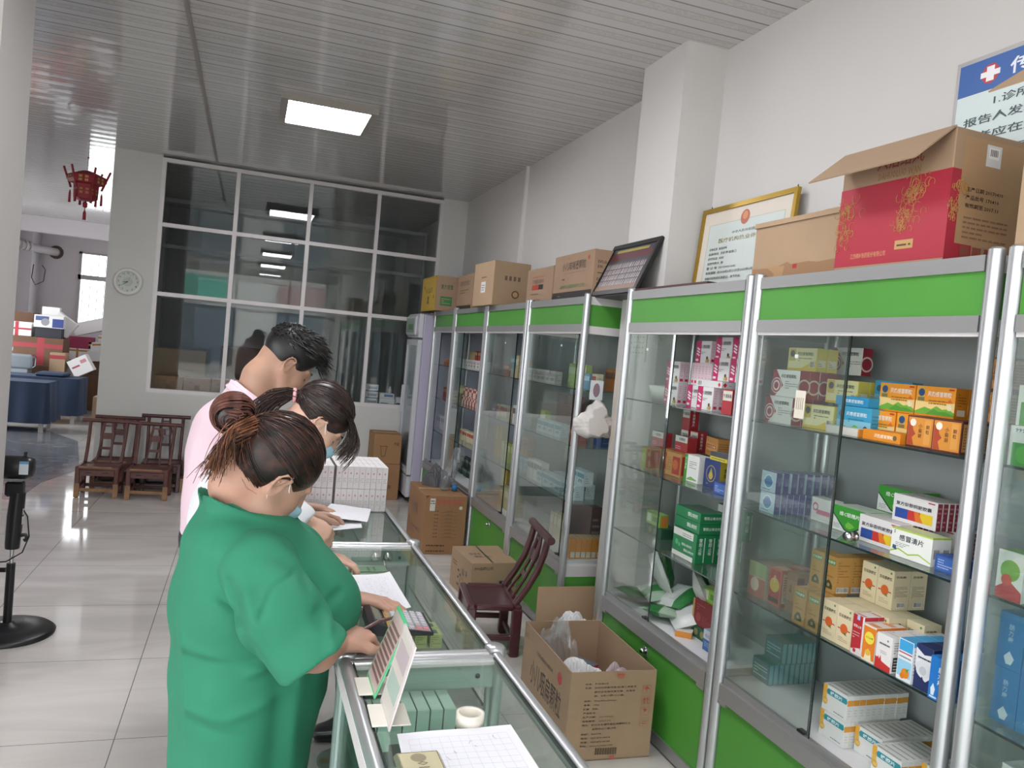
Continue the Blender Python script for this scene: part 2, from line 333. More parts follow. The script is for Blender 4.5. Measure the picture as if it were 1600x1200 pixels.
# ------------------------------------------------------------------ tall display cabinets
XF = 1.79; XB = 2.19
def knob_mesh():
    return MB().lathe([(.0, -.028), (.009, -.027), (.012, -.02), (.012, -.012), (.007, -.01), (.007, -.004), (.016, -.003), (.016, 0)], mat('c8c8c8', .2, 1, key='chrome'), n=14, ax='x')
def cabinet(y0, y1, label, group=None, back=GREY, end_side=False, pane_end=None, lock_y=None, purple=False):
    """y0 near end, y1 far end; all four posts, header, shelves, sliding panes, green base"""
    c = thing('display_cabinet', (XF, y0, 0), label, 'cabinet', group)
    W = y1-y0; D = XB-XF
    for py in (.022, W-.022):
        MB().tube([(0, py, 0), (0, py, 2.012)], .021, ALU, 14).lathe([(.021, 2.012), (.014, 2.018), (0, 2.019)], ALU, (0, py, 0), 14).build('front_post', c)
        MB().tube([(D-.02, py, .03), (D-.02, py, 2.0)], .014, ALU, 8).build('back_post', c)
    a, b = .045, W-.045
    h = MB().box((-.004, a, 1.842), (.012, b, 1.96), GREEN)
    h.build('header_panel', c)
    h = MB().box((-.012, a, 1.958), (.02, b, 2.0), ALUD).box((-.012, a, 1.80), (.02, b, 1.843), ALUD).box((-.006, a, 1.788), (.02, b, 1.80), ALUW)
    h.build('header_rail', c)
    MB().box((.0, a-.02, 1.985), (D, b+.02, 2.0), mat('8f8e8c', .7, key='top_board')).build('top_board', c)
    MB().box((D-.012, .03, .07), (D-.006, W-.03, 1.985), back).build('back_panel', c)
    for z in (1.47, 1.14, .815):
        s_ = MB().box((.022, .03, z-.006), (D-.02, W-.03, z), SHELFG); s_.box((.0195, .03, z-.0062), (.022, W-.03, z+.0002), EDGE)
        s_.build('glass_shelf', c)
    MB().box((.015, .03, .455), (D-.014, W-.03, .485), WHITE).build('bottom_board', c)
    MB().box((-.014, a, .408), (.014, b, .468), ALUD).box((.002, a, .468), (.018, b, .49), ALUD).box((-.016, a, .395), (-.002, a+.05, .408), ALUD).box((-.016, b-.05, .395), (-.002, b, .408), ALUD).build('bottom_rail', c)
    mid = W*.5
    for k, (p, q) in enumerate(((a, mid), (mid, b))):
        d = MB().box((-.001+.004*k, p, .06), (.006+.004*k, q, .408), GREEN).build('base_door', c)
    MB().box((-.01, a, .015), (.012, b, .062), ALUD).build('plinth_rail', c)
    lk = lock_y if lock_y is not None else mid-.05
    k = knob_mesh().box((-.003, -.02, -.022), (.001, .02, .018), mat('b9bdb9', .3, .8, key='lock_plate')).build('lock', c, loc=(-.003, lk, .365))
    pe = pane_end if pane_end is not None else W*.5
    for k, p in enumerate((pe, pe+.018)):
        g = MB(); x = .003+.009*k
        g.box((x, p, .49), (x+.004, b+.0, 1.79), GL); g.box((x-.0002, p-.0025, .49), (x+.0042, p, 1.79), EDGE)
        g.build('sliding_pane', c)
    g = MB().box((-.001, pe+.02, .492), (.02, pe+.05, .50), BLACK).box((.0, pe+.24, 1.71), (.003, pe+.255, 1.722), WHITE); g.build('pane_guide', c)
    # side panes
    for s_, yy in enumerate((.022, W-.026)):
        MB().box((.02, yy, .47), (D-.03, yy+.004, 1.985), GL).build('side_pane', c)
        g = MB().box((.015, yy-.003, .03), (D-.03, yy+.006, .40), GREEN)
        if s_ == 0:
            g = MB().box((.015, yy-.004, .06), (D-.01, yy+.006, .395), GREEN)
            g.box((.015, yy-.006, .395), (D-.01, yy+.006, .455), ALUW).build('side_base_panel', c); g = MB().box((.015, yy-.006, 1.79), (D-.01, yy+.006, 1.835), ALUW).box((.015, yy-.004, 1.835), (D-.01, yy+.006, 1.955), GREEN).box((.015, yy-.006, 1.955), (D-.01, yy+.006, 2.0), ALUW)
        g.build('side_panel', c)
    return c
CAB = {}
CAB['C'] = cabinet(.47, 1.497, 'tall glass display cabinet cut off at the right edge, nearest of all', lock_y=.3)
CAB['B'] = cabinet(1.513, 2.540, 'tall glass cabinet under the big red and brown carton, holding orange cold medicine', lock_y=.42, pane_end=.51)
CAB['A'] = cabinet(2.550, 3.585, 'tall glass cabinet beside the wall column holding pink and white boxes', lock_y=.53, pane_end=.55)
CAB['4'] = cabinet(4.080, 5.070, 'tall glass cabinet with green end panel and a white plastic bag on its side', pane_end=.08+.03)
CAB['3'] = cabinet(5.075, 6.060, 'tall glass cabinet behind the small wooden chair, second of the far row', pane_end=.22)
CAB['2'] = cabinet(6.065, 7.080, 'tall glass cabinet behind the big brown carton, with red boxes on its shelves', back=PURP, pane_end=.7)
CAB['1'] = cabinet(7.085, 7.95, 'tall glass cabinet at the far end, next to the upright fridge', back=PURP, pane_end=.55)

# ------------------------------------------------------------------ glass counters
CX0, CX1, CZ = .25, .65, .90
CG = glass('counter_top_glass', (.94, .98, .96), film=.012, filmcol=(.6, .72, .66)); CG2 = glass('counter_green_strip', (.62, .78, .70), film=.55, filmcol=(.50, .66, .60))
CG3 = glass('counter_side_glass', (.93, .97, .955), film=.015, filmcol=(.52, .64, .58))
def counter(y0, y1, label, sw=.13):
    c = thing('display_counter', (CX0, y0, 0), label, 'counter', 'glass medicine counters in a line')
    W = CX1-CX0; D = y1-y0; r = .017
    fr = MB()
    for x in (r, W-r):
        fr.tube([(x, .0, CZ-r), (x, D, CZ-r)], r, ALU, 12)
    fr.box((0, 0, CZ-.05), (.03, D, CZ-.014), ALUW); fr.build('top_rail', c)
    for y, nm in ((.02, 'cross_rail'), (D-.012, 'cross_rail')):
        MB().tube([(.02, y, CZ-.014), (W-.03, y, CZ-.014)], .013, ALU, 12).box((.02, y-.022, CZ-.017), (W-.03, y+.018, CZ-.009), ALUW).build(nm, c)
    for x in (r, W-r):
        for y in (.022, D-.022):
            MB().tube([(x, y, .0), (x, y, CZ-.02)], .014, mat('9fb3ad', .3, .3, key='counter_post'), 8).build('post', c)
        MB().lathe([(.0, .006), (.022, .005), (.026, 0), (.026, -.03)][::-1], ALU, (x+.004, .026, CZ+.001), 18).build('corner_cap', c)
    MB().box((.026, .03, CZ-.012), (W-.026, D-.02, CZ-.004), CG).box((.03, .03, CZ-.0118), (.033, D-.02, CZ-.0035), EDGE).box((W-.033, .03, CZ-.0118), (W-.029, D-.02, CZ-.0035), EDGE).build('glass_top', c)
    MB().box((.02, .028, CZ-.075), (W-.02, .032, CZ-.02), CG2).box((.02, D-.024, CZ-.075), (W-.02, D-.020, CZ-.02), CG2).lathe([(.0, -.003), (.006, -.003), (.006, 0)], BLACK, (W-.07, D-.026, CZ-.045), 10, 'y').lathe([(.0, -.003), (.006, -.003), (.006, 0)], BLACK, (.09, D-.026, CZ-.045), 10, 'y').build('glass_strip', c)
    MB().box((W-.020, .03, .2), (W-.015, D-.03, CZ-.03), CG3).build('front_glass', c)
    MB().box((.008, .03, .2), (.012, D-.03, CZ-.05), CG3).build('back_glass', c)
    MB().box((.02, .03, .75), (W-sw, D-.03, .756), CG3).box((W-sw-.0005, .03, .7498), (W-sw+.002, D-.03, .7562), EDGE).build('glass_shelf', c)
    MB().box((.0, .01, .03), (W, D-.01, .2), mat('bfc6c2', .5, key='counter_base')).build('base', c)
    for z in (.2,): MB().box((-.002, .0, z-.03), (W+.002, D, z), ALUW).build('bottom_rail', c)
    return c
K3 = counter(.77, 1.800, 'glass counter with the calculator sign stand and tape roll, nearest one')
K2 = counter(1.805, 2.840, 'glass counter under the calculator and the handwritten sheet, middle of the line', .03)
K1 = counter(2.845, 3.88, 'glass counter under the stacked white medicine cartons, farthest of the line')
CH = mat('c8c8c8', .2, 1, key='chrome')
# round lock pair on the end of the far counter
MB().lathe([(0, .0), (.016, 0), (.018, -.006), (.012, -.014), (0, -.015)][::-1], CH, (.24, .0, .0), 16, 'y').lathe([(0, .0), (.016, 0), (.018, -.006), (.012, -.014), (0, -.015)][::-1], CH, (.285, .0, .0), 16, 'y').tube([(.27, -.012, -.01), (.28, -.03, -.05)], .004, CH, 6).build('lock', K2, loc=(.0, 1.035-.03, CZ-.04))

FWM = mat('cfcfcd', .5, key='fixture_white')
# ------------------------------------------------------------------ ceiling lights
def ceiling_light(x, y, lab, s=26.0):
    t = thing('ceiling_light', (x, y, ZC), lab, 'light', 'square ceiling panel lights')
    fm = mat('9a948d', .5, key='lamp_frame'); f = MB(); a = .335; b = .285; h = .045
    for p, q in (((-a, -a, -h), (a, -b-.025, 0)), ((-a, b+.025, -h), (a, a, 0)), ((-a, -b-.025, -h), (-b, b+.025, 0)), ((b, -b-.025, -h), (a, b+.025, 0))): f.box(p, q, fm)
    f.build('frame', t)
    MB().box((-b, -b-.025, -.038), (b, b+.025, -.01), emit('lamp_diffuser', 'fbfaff', s)).build('diffuser', t); return t
ceiling_light(.42, 6.08, 'lit square panel light in the white ceiling above the customers')
for yy, q_ in ((3.05, 'nearest behind the visible one'), (.1, 'second behind the visible one'), (-2.8, 'farthest, near the shopfront')): ceiling_light(.42, yy, 'ceiling panel light seen only as a reflection, '+q_)
# ------------------------------------------------------------------ signed-distance modelling of people
def fr(z): return np.asarray(z, dtype=np.float32)
class SDF:
    def __init__(s, lo, hi, h):
        s.lo = np.array(lo, float); s.h = h; s.n = [int((b-a)/h)+2 for a, b in zip(lo, hi)]
        s.ax = [(s.lo[i]+h*np.arange(s.n[i])).astype(np.float32) for i in range(3)]
        s.D = np.full(s.n, .3, np.float32)
    def sub(s, lo, hi, pad=.06):
        sl = []
        for i in range(3):
            a = max(0, int((lo[i]-pad-s.lo[i])/s.h)); b = min(s.n[i], int((hi[i]+pad-s.lo[i])/s.h)+2)
            if b <= a: return None
            sl.append(slice(a, b))
        return tuple(sl)
    def P(s, sl): return s.ax[0][sl[0]][:, None, None], s.ax[1][sl[1]][None, :, None], s.ax[2][sl[2]][None, None, :]
    def comb(s, sl, d, k, op):
        D = s.D[sl]
        if op == 'u':
            h = np.clip(.5+.5*(D-d)/k, 0, 1); s.D[sl] = D*(1-h)+d*h-k*h*(1-h)
        elif op == 's':
            d = -d; h = np.clip(.5-.5*(D-d)/k, 0, 1); s.D[sl] = D*(1-h)+d*h+k*h*(1-h)
    def ell(s, c, r, M_=None, k=.03, op='u'):
        r = np.array(r, float); R_ = r.max(); sl = s.sub([q-R_ for q in c], [q+R_ for q in c])
        if sl is None: return s
        x, y, z = s.P(sl); x, y, z = x-c[0], y-c[1], z-c[2]
        if M_ is not None:      # rows = local axes in world
            a = [x*M_[i][0]+y*M_[i][1]+z*M_[i][2] for i in range(3)]
        else: a = [x, y, z]
        k0 = np.sqrt((a[0]/r[0])**2+(a[1]/r[1])**2+(a[2]/r[2])**2)+1e-6; k1 = np.sqrt((a[0]/r[0]**2)**2+(a[1]/r[1]**2)**2+(a[2]/r[2]**2)**2)+1e-6
        s.comb(sl, (k0*(k0-1)/k1).astype(np.float32), k, op); return s
    def cap(s, a, b, ra, rb=None, k=.02, op='u'):
        rb = ra if rb is None else rb; a = np.array(a, float); b = np.array(b, float); m = max(ra, rb)
        sl = s.sub(np.minimum(a, b)-m, np.maximum(a, b)+m)
        if sl is None: return s
        x, y, z = s.P(sl); d = b-a; L2 = d@d+1e-9
        t = np.clip(((x-a[0])*d[0]+(y-a[1])*d[1]+(z-a[2])*d[2])/L2, 0, 1)
        q = np.sqrt((x-a[0]-t*d[0])**2+(y-a[1]-t*d[1])**2+(z-a[2]-t*d[2])**2)-(ra+(rb-ra)*t)
        s.comb(sl, q.astype(np.float32), k, op); return s
    def path(s, pts, rs, k=.02, op='u'):
        for i in range(len(pts)-1): s.cap(pts[i], pts[i+1], rs[i], rs[i+1], k, op)
        return s
    def cut(s, p, n, k=.006):
        """remove everything on the side n points to"""
        n = np.array(n, float); n /= np.linalg.norm(n); x, y, z = s.P((slice(None),)*3)
        d = ((x-p[0])*n[0]+(y-p[1])*n[1]+(z-p[2])*n[2]).astype(np.float32)
        D = s.D; h = np.clip(.5-.5*(D-d)/k, 0, 1); s.D = (D*(1-h)+d*h+k*h*(1-h)).astype(np.float32); return s
    def ridge(s, a, b, amp, sig, axes=(0, 2), rng_=None):
        """raise (amp>0) or crease (amp<0) the cloth along a line, measured in the plane of two axes"""
        i, j = axes; ax = s.ax; sh = [1, 1, 1]
        def g(k_):
            q = [1, 1, 1]; q[k_] = -1; return ax[k_].reshape(q)
        x, z = g(i), g(j); d = (b[0]-a[0], b[1]-a[1]); L2 = d[0]**2+d[1]**2+1e-9
        t = np.clip(((x-a[0])*d[0]+(z-a[1])*d[1])/L2, 0, 1); q = (x-a[0]-t*d[0])**2+(z-a[1]-t*d[1])**2
        f = amp*np.exp(-q/sig**2)*(1-.75*np.abs(2*t-1)**3)
        if rng_ is not None:
            k_ = 3-i-j; w_ = g(k_); f = f*((w_ > rng_[0]) & (w_ < rng_[1]))
        s.D = (s.D-f).astype(np.float32); return s
    def like(s):
        q = SDF.__new__(SDF); q.lo, q.h, q.n, q.ax = s.lo, s.h, s.n, s.ax; q.D = np.full(s.n, .3, np.float32); return q
    def merge(s, o, k=.02):
        d = o.D; D = s.D; h = np.clip(.5+.5*(D-d)/k, 0, 1); s.D = (D*(1-h)+d*h-k*h*(1-h)).astype(np.float32); return s
    def wav(s, f): 
        x, y, z = s.P((slice(None),)*3); s.D = (s.D+f(x, y, z)).astype(np.float32); return s
    def clear(s, x0=.243, z1=.905):
        x, y, z = s.P((slice(None),)*3); d = np.minimum(x-x0, z1-z); s.D = np.maximum(s.D, d).astype(np.float32); return s
    def mesh(s):
        D = s.D; I = D < 0; n = s.n
        D[0], D[-1], D[:, 0], D[:, -1], D[:, :, 0], D[:, :, -1] = (.1,)*6; I = D < 0
        c = [I[i:n[0]-1+i, j:n[1]-1+j, k:n[2]-1+k] for i in (0, 1) for j in (0, 1) for k in (0, 1)]
        cnt = sum(q.astype(np.int8) for q in c); act = (cnt > 0) & (cnt < 8); ids = np.argwhere(act)
        idx = -np.ones(act.shape, np.int64); idx[act] = np.arange(len(ids))
        V = {}
        for i in (0, 1):
            for j in (0, 1):
                for k in (0, 1): V[i, j, k] = D[ids[:, 0]+i, ids[:, 1]+j, ids[:, 2]+k]
        acc = np.zeros((len(ids), 3)); num = np.zeros(len(ids))
        for (p, q) in [((0,0,0),(1,0,0)),((0,1,0),(1,1,0)),((0,0,1),(1,0,1)),((0,1,1),(1,1,1)),((0,0,0),(0,1,0)),((1,0,0),(1,1,0)),((0,0,1),(0,1,1)),((1,0,1),(1,1,1)),((0,0,0),(0,0,1)),((1,0,0),(1,0,1)),((0,1,0),(0,1,1)),((1,1,0),(1,1,1))]:
            a, b = V[p], V[q]; m = (a < 0) != (b < 0); t = np.where(m, a/np.where(m, a-b, 1), 0)
            pt = np.array(p)[None]+t[:, None]*(np.array(q)-np.array(p))[None]; acc += pt*m[:, None]; num += m
        v = s.lo+(ids+acc/num[:, None])*s.h
        F = []
        for ax_ in range(3):
            o = [[0, 0, 0], [0, 0, 0], [0, 0, 0], [0, 0, 0]]; u_, w_ = (ax_+1) % 3, (ax_+2) % 3
            sl0 = [slice(1, n[i]-1) for i in range(3)]; sl1 = list(sl0); sl0[ax_] = slice(0, n[ax_]-1); sl1[ax_] = slice(1, n[ax_])
            a, b = I[tuple(sl0)], I[tuple(sl1)]; m = a != b; e_ = np.argwhere(m); off = np.array([1, 1, 1]); off[ax_] = 0; e_ = e_+off; inside = a[m]
            def cell(du, dw):
                q = e_.copy(); q[:, u_] -= du; q[:, w_] -= dw; return idx[q[:, 0], q[:, 1], q[:, 2]]
            q = np.stack([cell(1, 1), cell(0, 1), cell(0, 0), cell(1, 0)], 1); q[~inside] = q[~inside][:, ::-1]; F.append(q)
        F = np.concatenate(F); F = F[(F >= 0).all(1)]
        return v, F
    def build(s, name, m, parent=None, **kw):
        v, F = s.mesh(); me = bpy.data.meshes.new(name)
        me.vertices.add(len(v)); me.vertices.foreach_set('co', v.astype(np.float32).ravel())
        me.loops.add(F.size); me.loops.foreach_set('vertex_index', F.astype(np.int32).ravel())
        me.polygons.add(len(F)); me.polygons.foreach_set('loop_start', (np.arange(len(F))*4).astype(np.int32))
        me.materials.append(m); me.update(calc_edges=True); me.validate(); me.shade_smooth()
        o = bpy.data.objects.new(name, me); COL.objects.link(o)
        if parent: o.parent = parent
        return tag(o, **kw)

class Frame:
    def __init__(s, c, yaw_, pitch, roll_=0, sc_=1.0):
        """local x = forward, y = left, z = up; pitch>0 bows forward"""
        s.M = (Matrix.Rotation(yaw_, 3, 'Z') @ Matrix.Rotation(pitch, 3, 'Y') @ Matrix.Rotation(roll_, 3, 'X')); s.c = Vector(c); s.s = sc_
        s.rows = [tuple(s.M.col[i]) for i in range(3)]
    def __call__(s, p): return tuple(s.c + s.M @ (Vector(p)*s.s))
    def d(s, p): return tuple(s.M @ Vector(p))
def skin_mat(key, col, rose=.3):
    m = mat(col, .52, key=key, sss=.05, spec=.35, bump=(220, .05)); N, L = m.node_tree.nodes, m.node_tree.links; b = N['Principled BSDF']
    t = N.new('ShaderNodeTexCoord'); n = N.new('ShaderNodeTexNoise'); n.inputs['Scale'].default_value = 14; n.inputs['Detail'].default_value = 3; L.new(t.outputs['Object'], n.inputs['Vector'])
    mc = N.new('ShaderNodeMix'); mc.data_type = 'RGBA'; mr = N.new('ShaderNodeMapRange'); mr.inputs['From Min'].default_value = .35; mr.inputs['From Max'].default_value = .75; mr.inputs['To Max'].default_value = rose
    L.new(n.outputs['Fac'], mr.inputs['Value']); L.new(mr.outputs[0], mc.inputs[0]); mc.inputs[6].default_value = srgb(col); mc.inputs[7].default_value = srgb('b06a55'); L.new(mc.outputs[2], b.inputs['Base Color']); return m
def head_sdf(S_, f, face=True, fat=1.0):
    s = f.s; E_ = lambda c, r, k=.03, op='u', rot=None: S_.ell(f(c), [q*s for q in r], rot or f.rows, k, op); C_ = lambda a, b, ra, rb, k=.012, op='u': S_.cap(f(a), f(b), ra*s, rb*s, k, op)
    E_((-.012, 0, .030), (.094, .074, .084)); E_((.032, 0, -.020), (.062, .062*fat, .075)); E_((.040, 0, -.065), (.045, .048*fat, .038), .03)
    E_((.066, 0, -.092), (.022, .024, .018), .022)
    for g in (1, -1):
        C_((.0, g*.056*fat, -.03), (.045, g*.036*fat, -.082), .018, .016, .03); E_((.062, g*.034, -.030), (.026, .025, .024), .02)
        E_((.083, g*.031, .004), (.014, .018, .011), .012, 's'); E_((.072, g*.031, .002), (.0135, .0145, .012), .006)
        C_((.088, g*.012, .022), (.074, g*.048, .024), .006, .005, .012)
        # ear: bowl, rim, lobe
        E_((-.006, g*.074, -.008), (.017, .007, .029), .006)
        E_((-.002, g*.0835, -.006), (.0095, .007, .017), .004, 's')
        pts = []
        for i in range(9):
            a = R(-70+i*35); pts.append((-.009+.0175*math.cos(a+.25)-.004*math.sin(a), g*(.079+.003*math.sin(a)), -.006+.028*math.sin(a)))
        pts = [(.004, g*.076, -.028)] + [(-.008+.017*math.sin(R(t)), g*(.080+.002*math.cos(R(t))), .0-.028*math.cos(R(t))) for t in (200, 230, 265, 300, 335)][::-1][:0] + [
            (.009, g*.076, .006), (.010, g*.080, .018), (.001, g*.083, .026), (-.012, g*.085, .022), (-.021, g*.085, .006), (-.019, g*.083, -.014), (-.009, g*.079, -.029), (.003, g*.076, -.033), (.006, g*.075, -.024)]
        for i in range(1, len(pts)-1): C_(pts[i], pts[i+1], .0038, .0038, .003)
        E_((.0, g*.076, -.031), (.007, .005, .008), .004)
        C_((-.001, g*.0795, .012), (-.007, g*.081, -.010), .0028, .0028, .003)
    C_((.092, 0, .014), (.108, 0, -.022), .0075, .011, .012); E_((.104, 0, -.030), (.013, .016, .010), .01)
    E_((.096, 0, -.058), (.008, .020, .006), .008); E_((.093, 0, -.068), (.008, .017, .006), .006)
def hand_sdf(S_, w, fd, bk, side, curl=(40, 50, 30), spread=1.0, L=1.0, thumb=(35, 20), k=.006):
    """w wrist, fd finger direction, bk back-of-hand normal, side +1: thumb towards fd x bk"""
    w, fd, bk = Vector(w), Vector(fd).normalized(), Vector(bk); bk = (bk-fd*bk.dot(fd)).normalized(); th = fd.cross(bk).normalized()*side
    rows = [tuple(fd), tuple(th), tuple(bk)]
    S_.ell(tuple(w+fd*.048*L), (.052*L, .040*L, .017*L), rows, .015); S_.ell(tuple(w+fd*.04*L+th*.022*L-bk*.008), (.034*L, .018*L, .017*L), rows, .012)
    for i, (o, l) in enumerate(((.028, .92), (.009, 1.0), (-.010, .94), (-.028, .76))):
        d = (fd+th*(o*2.2*spread)).normalized(); p = w+fd*(.088-.004*abs(i-1))*L+th*o*L; ang = 0; pts = [p-fd*.02*L, p]
        for j, sg in enumerate((.040, .026, .020)):
            ang += curl[j]+i*3; a = R(ang); pts.append(pts[-1]+(d*math.cos(a)-bk*math.sin(a))*sg*l*L)
        S_.path([tuple(q) for q in pts], [.0098*L, .0098*L, .0088*L, .0078*L, .0068*L], k if i else k)
    a1, a2 = R(thumb[0]), R(thumb[1]); p0 = w+fd*.022*L+th*.026*L; p1 = p0+(fd*math.cos(a1)+th*math.sin(a1)-bk*.25)*.042*L
    p2 = p1+(fd*math.cos(a1-a2)+th*math.sin(a1-a2)-bk*.35).normalized()*.032*L; p3 = p2+(fd*math.cos(a1-2*a2)+th*math.sin(a1-2*a2)-bk*.4).normalized()*.024*L
    S_.path([tuple(q) for q in (p0, p1, p2, p3)], [.015*L, .012*L, .0105*L, .0085*L], .008)
def hair_mat(key, c0, c1, axis=None, p0=0, p1=1):
    m = mat(c0, .38, key=key, spec=.45); N, L = m.node_tree.nodes, m.node_tree.links; b = N['Principled BSDF']
    t = N.new('ShaderNodeTexCoord'); n = N.new('ShaderNodeTexNoise'); n.inputs['Scale'].default_value = 40; n.inputs['Detail'].default_value = 4; L.new(t.outputs['Object'], n.inputs['Vector'])
    mc = N.new('ShaderNodeMix'); mc.data_type = 'RGBA'; mc.inputs[6].default_value = srgb(c0); mc.inputs[7].default_value = srgb(c1)
    if axis:
        dp = N.new('ShaderNodeVectorMath'); dp.operation = 'DOT_PRODUCT'; dp.inputs[1].default_value = axis; L.new(t.outputs['Object'], dp.inputs[0])
        mr = N.new('ShaderNodeMapRange'); mr.inputs['From Min'].default_value = p0; mr.inputs['From Max'].default_value = p1; L.new(dp.outputs['Value'], mr.inputs['Value'])
        ad = N.new('ShaderNodeMath'); ad.operation = 'MULTIPLY_ADD'; ad.inputs[1].default_value = .5; ad.inputs[2].default_value = -.25; L.new(n.outputs['Fac'], ad.inputs[0])
        a2 = N.new('ShaderNodeMath'); a2.use_clamp = True; L.new(mr.outputs[0], a2.inputs[0]); L.new(ad.outputs[0], a2.inputs[1]); L.new(a2.outputs[0], mc.inputs[0])
    else:
        mr = N.new('ShaderNodeMapRange'); mr.inputs['From Min'].default_value = .4; mr.inputs['From Max'].default_value = .8; L.new(n.outputs['Fac'], mr.inputs['Value']); L.new(mr.outputs[0], mc.inputs[0])
    L.new(mc.outputs[2], b.inputs['Base Color']); return m
def join_strands(hair_obj, mb):
    """append strand tubes to the hair mesh so the hair stays one mesh"""
    me = hair_obj.data; n0 = len(me.vertices); co = np.empty(n0*3, np.float32); me.vertices.foreach_get('co', co)
    nf = len(me.polygons); vi = np.empty(nf*4, np.int32); me.loops.foreach_get('vertex_index', vi)
    sv = np.array([tuple(p) for p in mb.v], np.float32); sf = [f for f in mb.f]
    verts = np.concatenate([co.reshape(-1, 3), sv]); faces = [tuple(q) for q in vi.reshape(-1, 4)] + [tuple(n0+i for i in f) for f in sf]
    m2 = bpy.data.meshes.new('hair'); m2.from_pydata(verts.tolist(), [], faces)
    for m in me.materials: m2.materials.append(m)
    k0 = len(me.materials)
    for m in mb.m: m2.materials.append(m)
    m2.polygons.foreach_set('material_index', [0]*nf + [k0+i for i in mb.mi])
    m2.shade_smooth(); hair_obj.data = m2; bpy.data.meshes.remove(me)

def slerp_strand(mb, f, c, r, d0, d1, m, n=9, lift=1.02, rad=.0013, wob=.01, t1=1.0):
    d0, d1 = Vector(d0).normalized(), Vector(d1).normalized(); P_ = []; om = d0.angle(d1)
    if om < .05: return
    wv = Vector(rng.normal(0, wob, 3)); lf = lift+rng.uniform(-.006, .014)
    for i in range(n):
        t = t1*i/(n-1); q = (d0*math.sin((1-t)*om)+d1*math.sin(t*om))/math.sin(om)+wv*math.sin(math.pi*t); q.normalize()
        L3 = (c[0]+q.x*r[0]*lf, c[1]+q.y*r[1]*lf, c[2]+q.z*r[2]*lf)
        if ((L3[0]-.0)/.026)**2+((abs(L3[1])-.08)/.03)**2+((L3[2]+.014)/.034)**2 < 1: return
        P_.append(f(L3))
    mb.tube(P_, [rad*(1-.5*abs(2*i/(n-1)-1)) for i in range(n)], m, 3, caps=False)

CLOTH_BUMP = (90, .06)
# ---------------------------------------------------------------- woman in green, nearest the viewer
SK1 = skin_mat('skin_warm', 'b5917e'); GRN = mat('23785a', .82, key='green_cotton', var=(5, .06), bump=(15, .22))
HA = hair_mat('hair_black_brown', '15110f', '4a2a20')
fA = Frame((.082, 1.95, 1.306), R(25), R(42), R(20), 1.06)
S_ = SDF((-.22, 1.55, -.01), (.50, 2.32, 1.52), .0048)
head_sdf(S_, fA, fat=1.08)
neckA = (.035, 1.955, 1.20)
S_.path([fA((-.045, 0, -.03)), fA((-.03, 0, -.085)), neckA, (.02, 1.955, 1.12)], [.055, .055, .062, .08], .03)
S_.ell((.03, 1.96, 1.13), (.11, .17, .06), k=.05)
S_.ell((.09, 1.96, 1.0), (.14, .17, .17)); S_.ell((.07, 1.97, .80), (.14, .17, .2)); S_.ell((.06, 1.97, .64), (.14, .17, .17))
for g in (-1, 1): S_.path([(.05, 1.97+g*.09, .66), (.03, 1.97+g*.10, .38), (.02, 1.97+g*.10, .06), (.07, 1.97+g*.10, .035)], [.095, .065, .042, .035], .03)
S_.path([(.06, 1.80, 1.10), (.150, 1.668, .975), (.19, 1.720, .950), (.238, 1.788, .938)], [.045, .046, .042, .030], .02)
hand_sdf(S_, (.245, 1.795, .940), (.80, .62, -.02), (-.1, -.22, 1), 1, (48, 62, 38), .6, .98, (38, 22))
S_.path([(.10, 2.16, 1.10), (.20, 2.22, .965), (.28, 2.17, .945), (.315, 2.12, .935)], [.06, .048, .038, .028], .02)
hand_sdf(S_, (.32, 2.115, .936), (.9, -.40, -.03), (.0, .1, 1), -1, (12, 18, 12), .9, .95, (38, 12))
pA = S_.build('person', SK1, label='person in a green t-shirt with a brown hair bun, writing at the nearest counter', cat='person')
# t-shirt
S_ = SDF((-.22, 1.55, .50), (.50, 2.34, 1.30), .0048)
S_.ell((.012, 1.955, 1.145), (.115, .19, .078), k=.05); S_.ell((.06, 1.96, 1.04), (.182, .215, .15), k=.06); S_.ell((.085, 1.955, .97), (.21, .20, .13), k=.06)
S_.ell((.19, 1.92, .985), (.115, .13, .10), k=.05); S_.ell((.065, 1.97, .82), (.188, .215, .22), k=.06); S_.ell((.055, 1.97, .62), (.165, .21, .22), k=.06)
q = S_.like().path([(.060, 1.78, 1.112), (.108, 1.688, 1.035), (.172, 1.650, .968), (.22, 1.633, .90)], [.086, .084, .076, .078], .03); q.cut((.178, 1.650, .958), (.60, -.20, -.76), .004); S_.merge(q, .006)
q = S_.like().path([(.08, 2.13, 1.10), (.16, 2.19, 1.03), (.21, 2.21, .96)], [.085, .08, .07], .035); q.cut((.20, 2.2, .97), (.60, .2, -.76), .004); S_.merge(q, .03)
q = S_.like().path([(.02, 1.955, 1.12), neckA, fA((-.03, 0, -.085))], [.12, .092, .085], .04); cn = Vector((.38, .06, .92)); q.cut((.045, 1.955, 1.205), tuple(cn), .003); S_.merge(q, .03)
S_.path([(.03, 1.955, 1.16), neckA, fA((-.035, 0, -.075))], [.066, .078, .085], .01, 's')
S_.cap((.178, 1.652, .958), (.215, 1.64, .90), .064, .064, .004, 's')
FOLD = 1.35
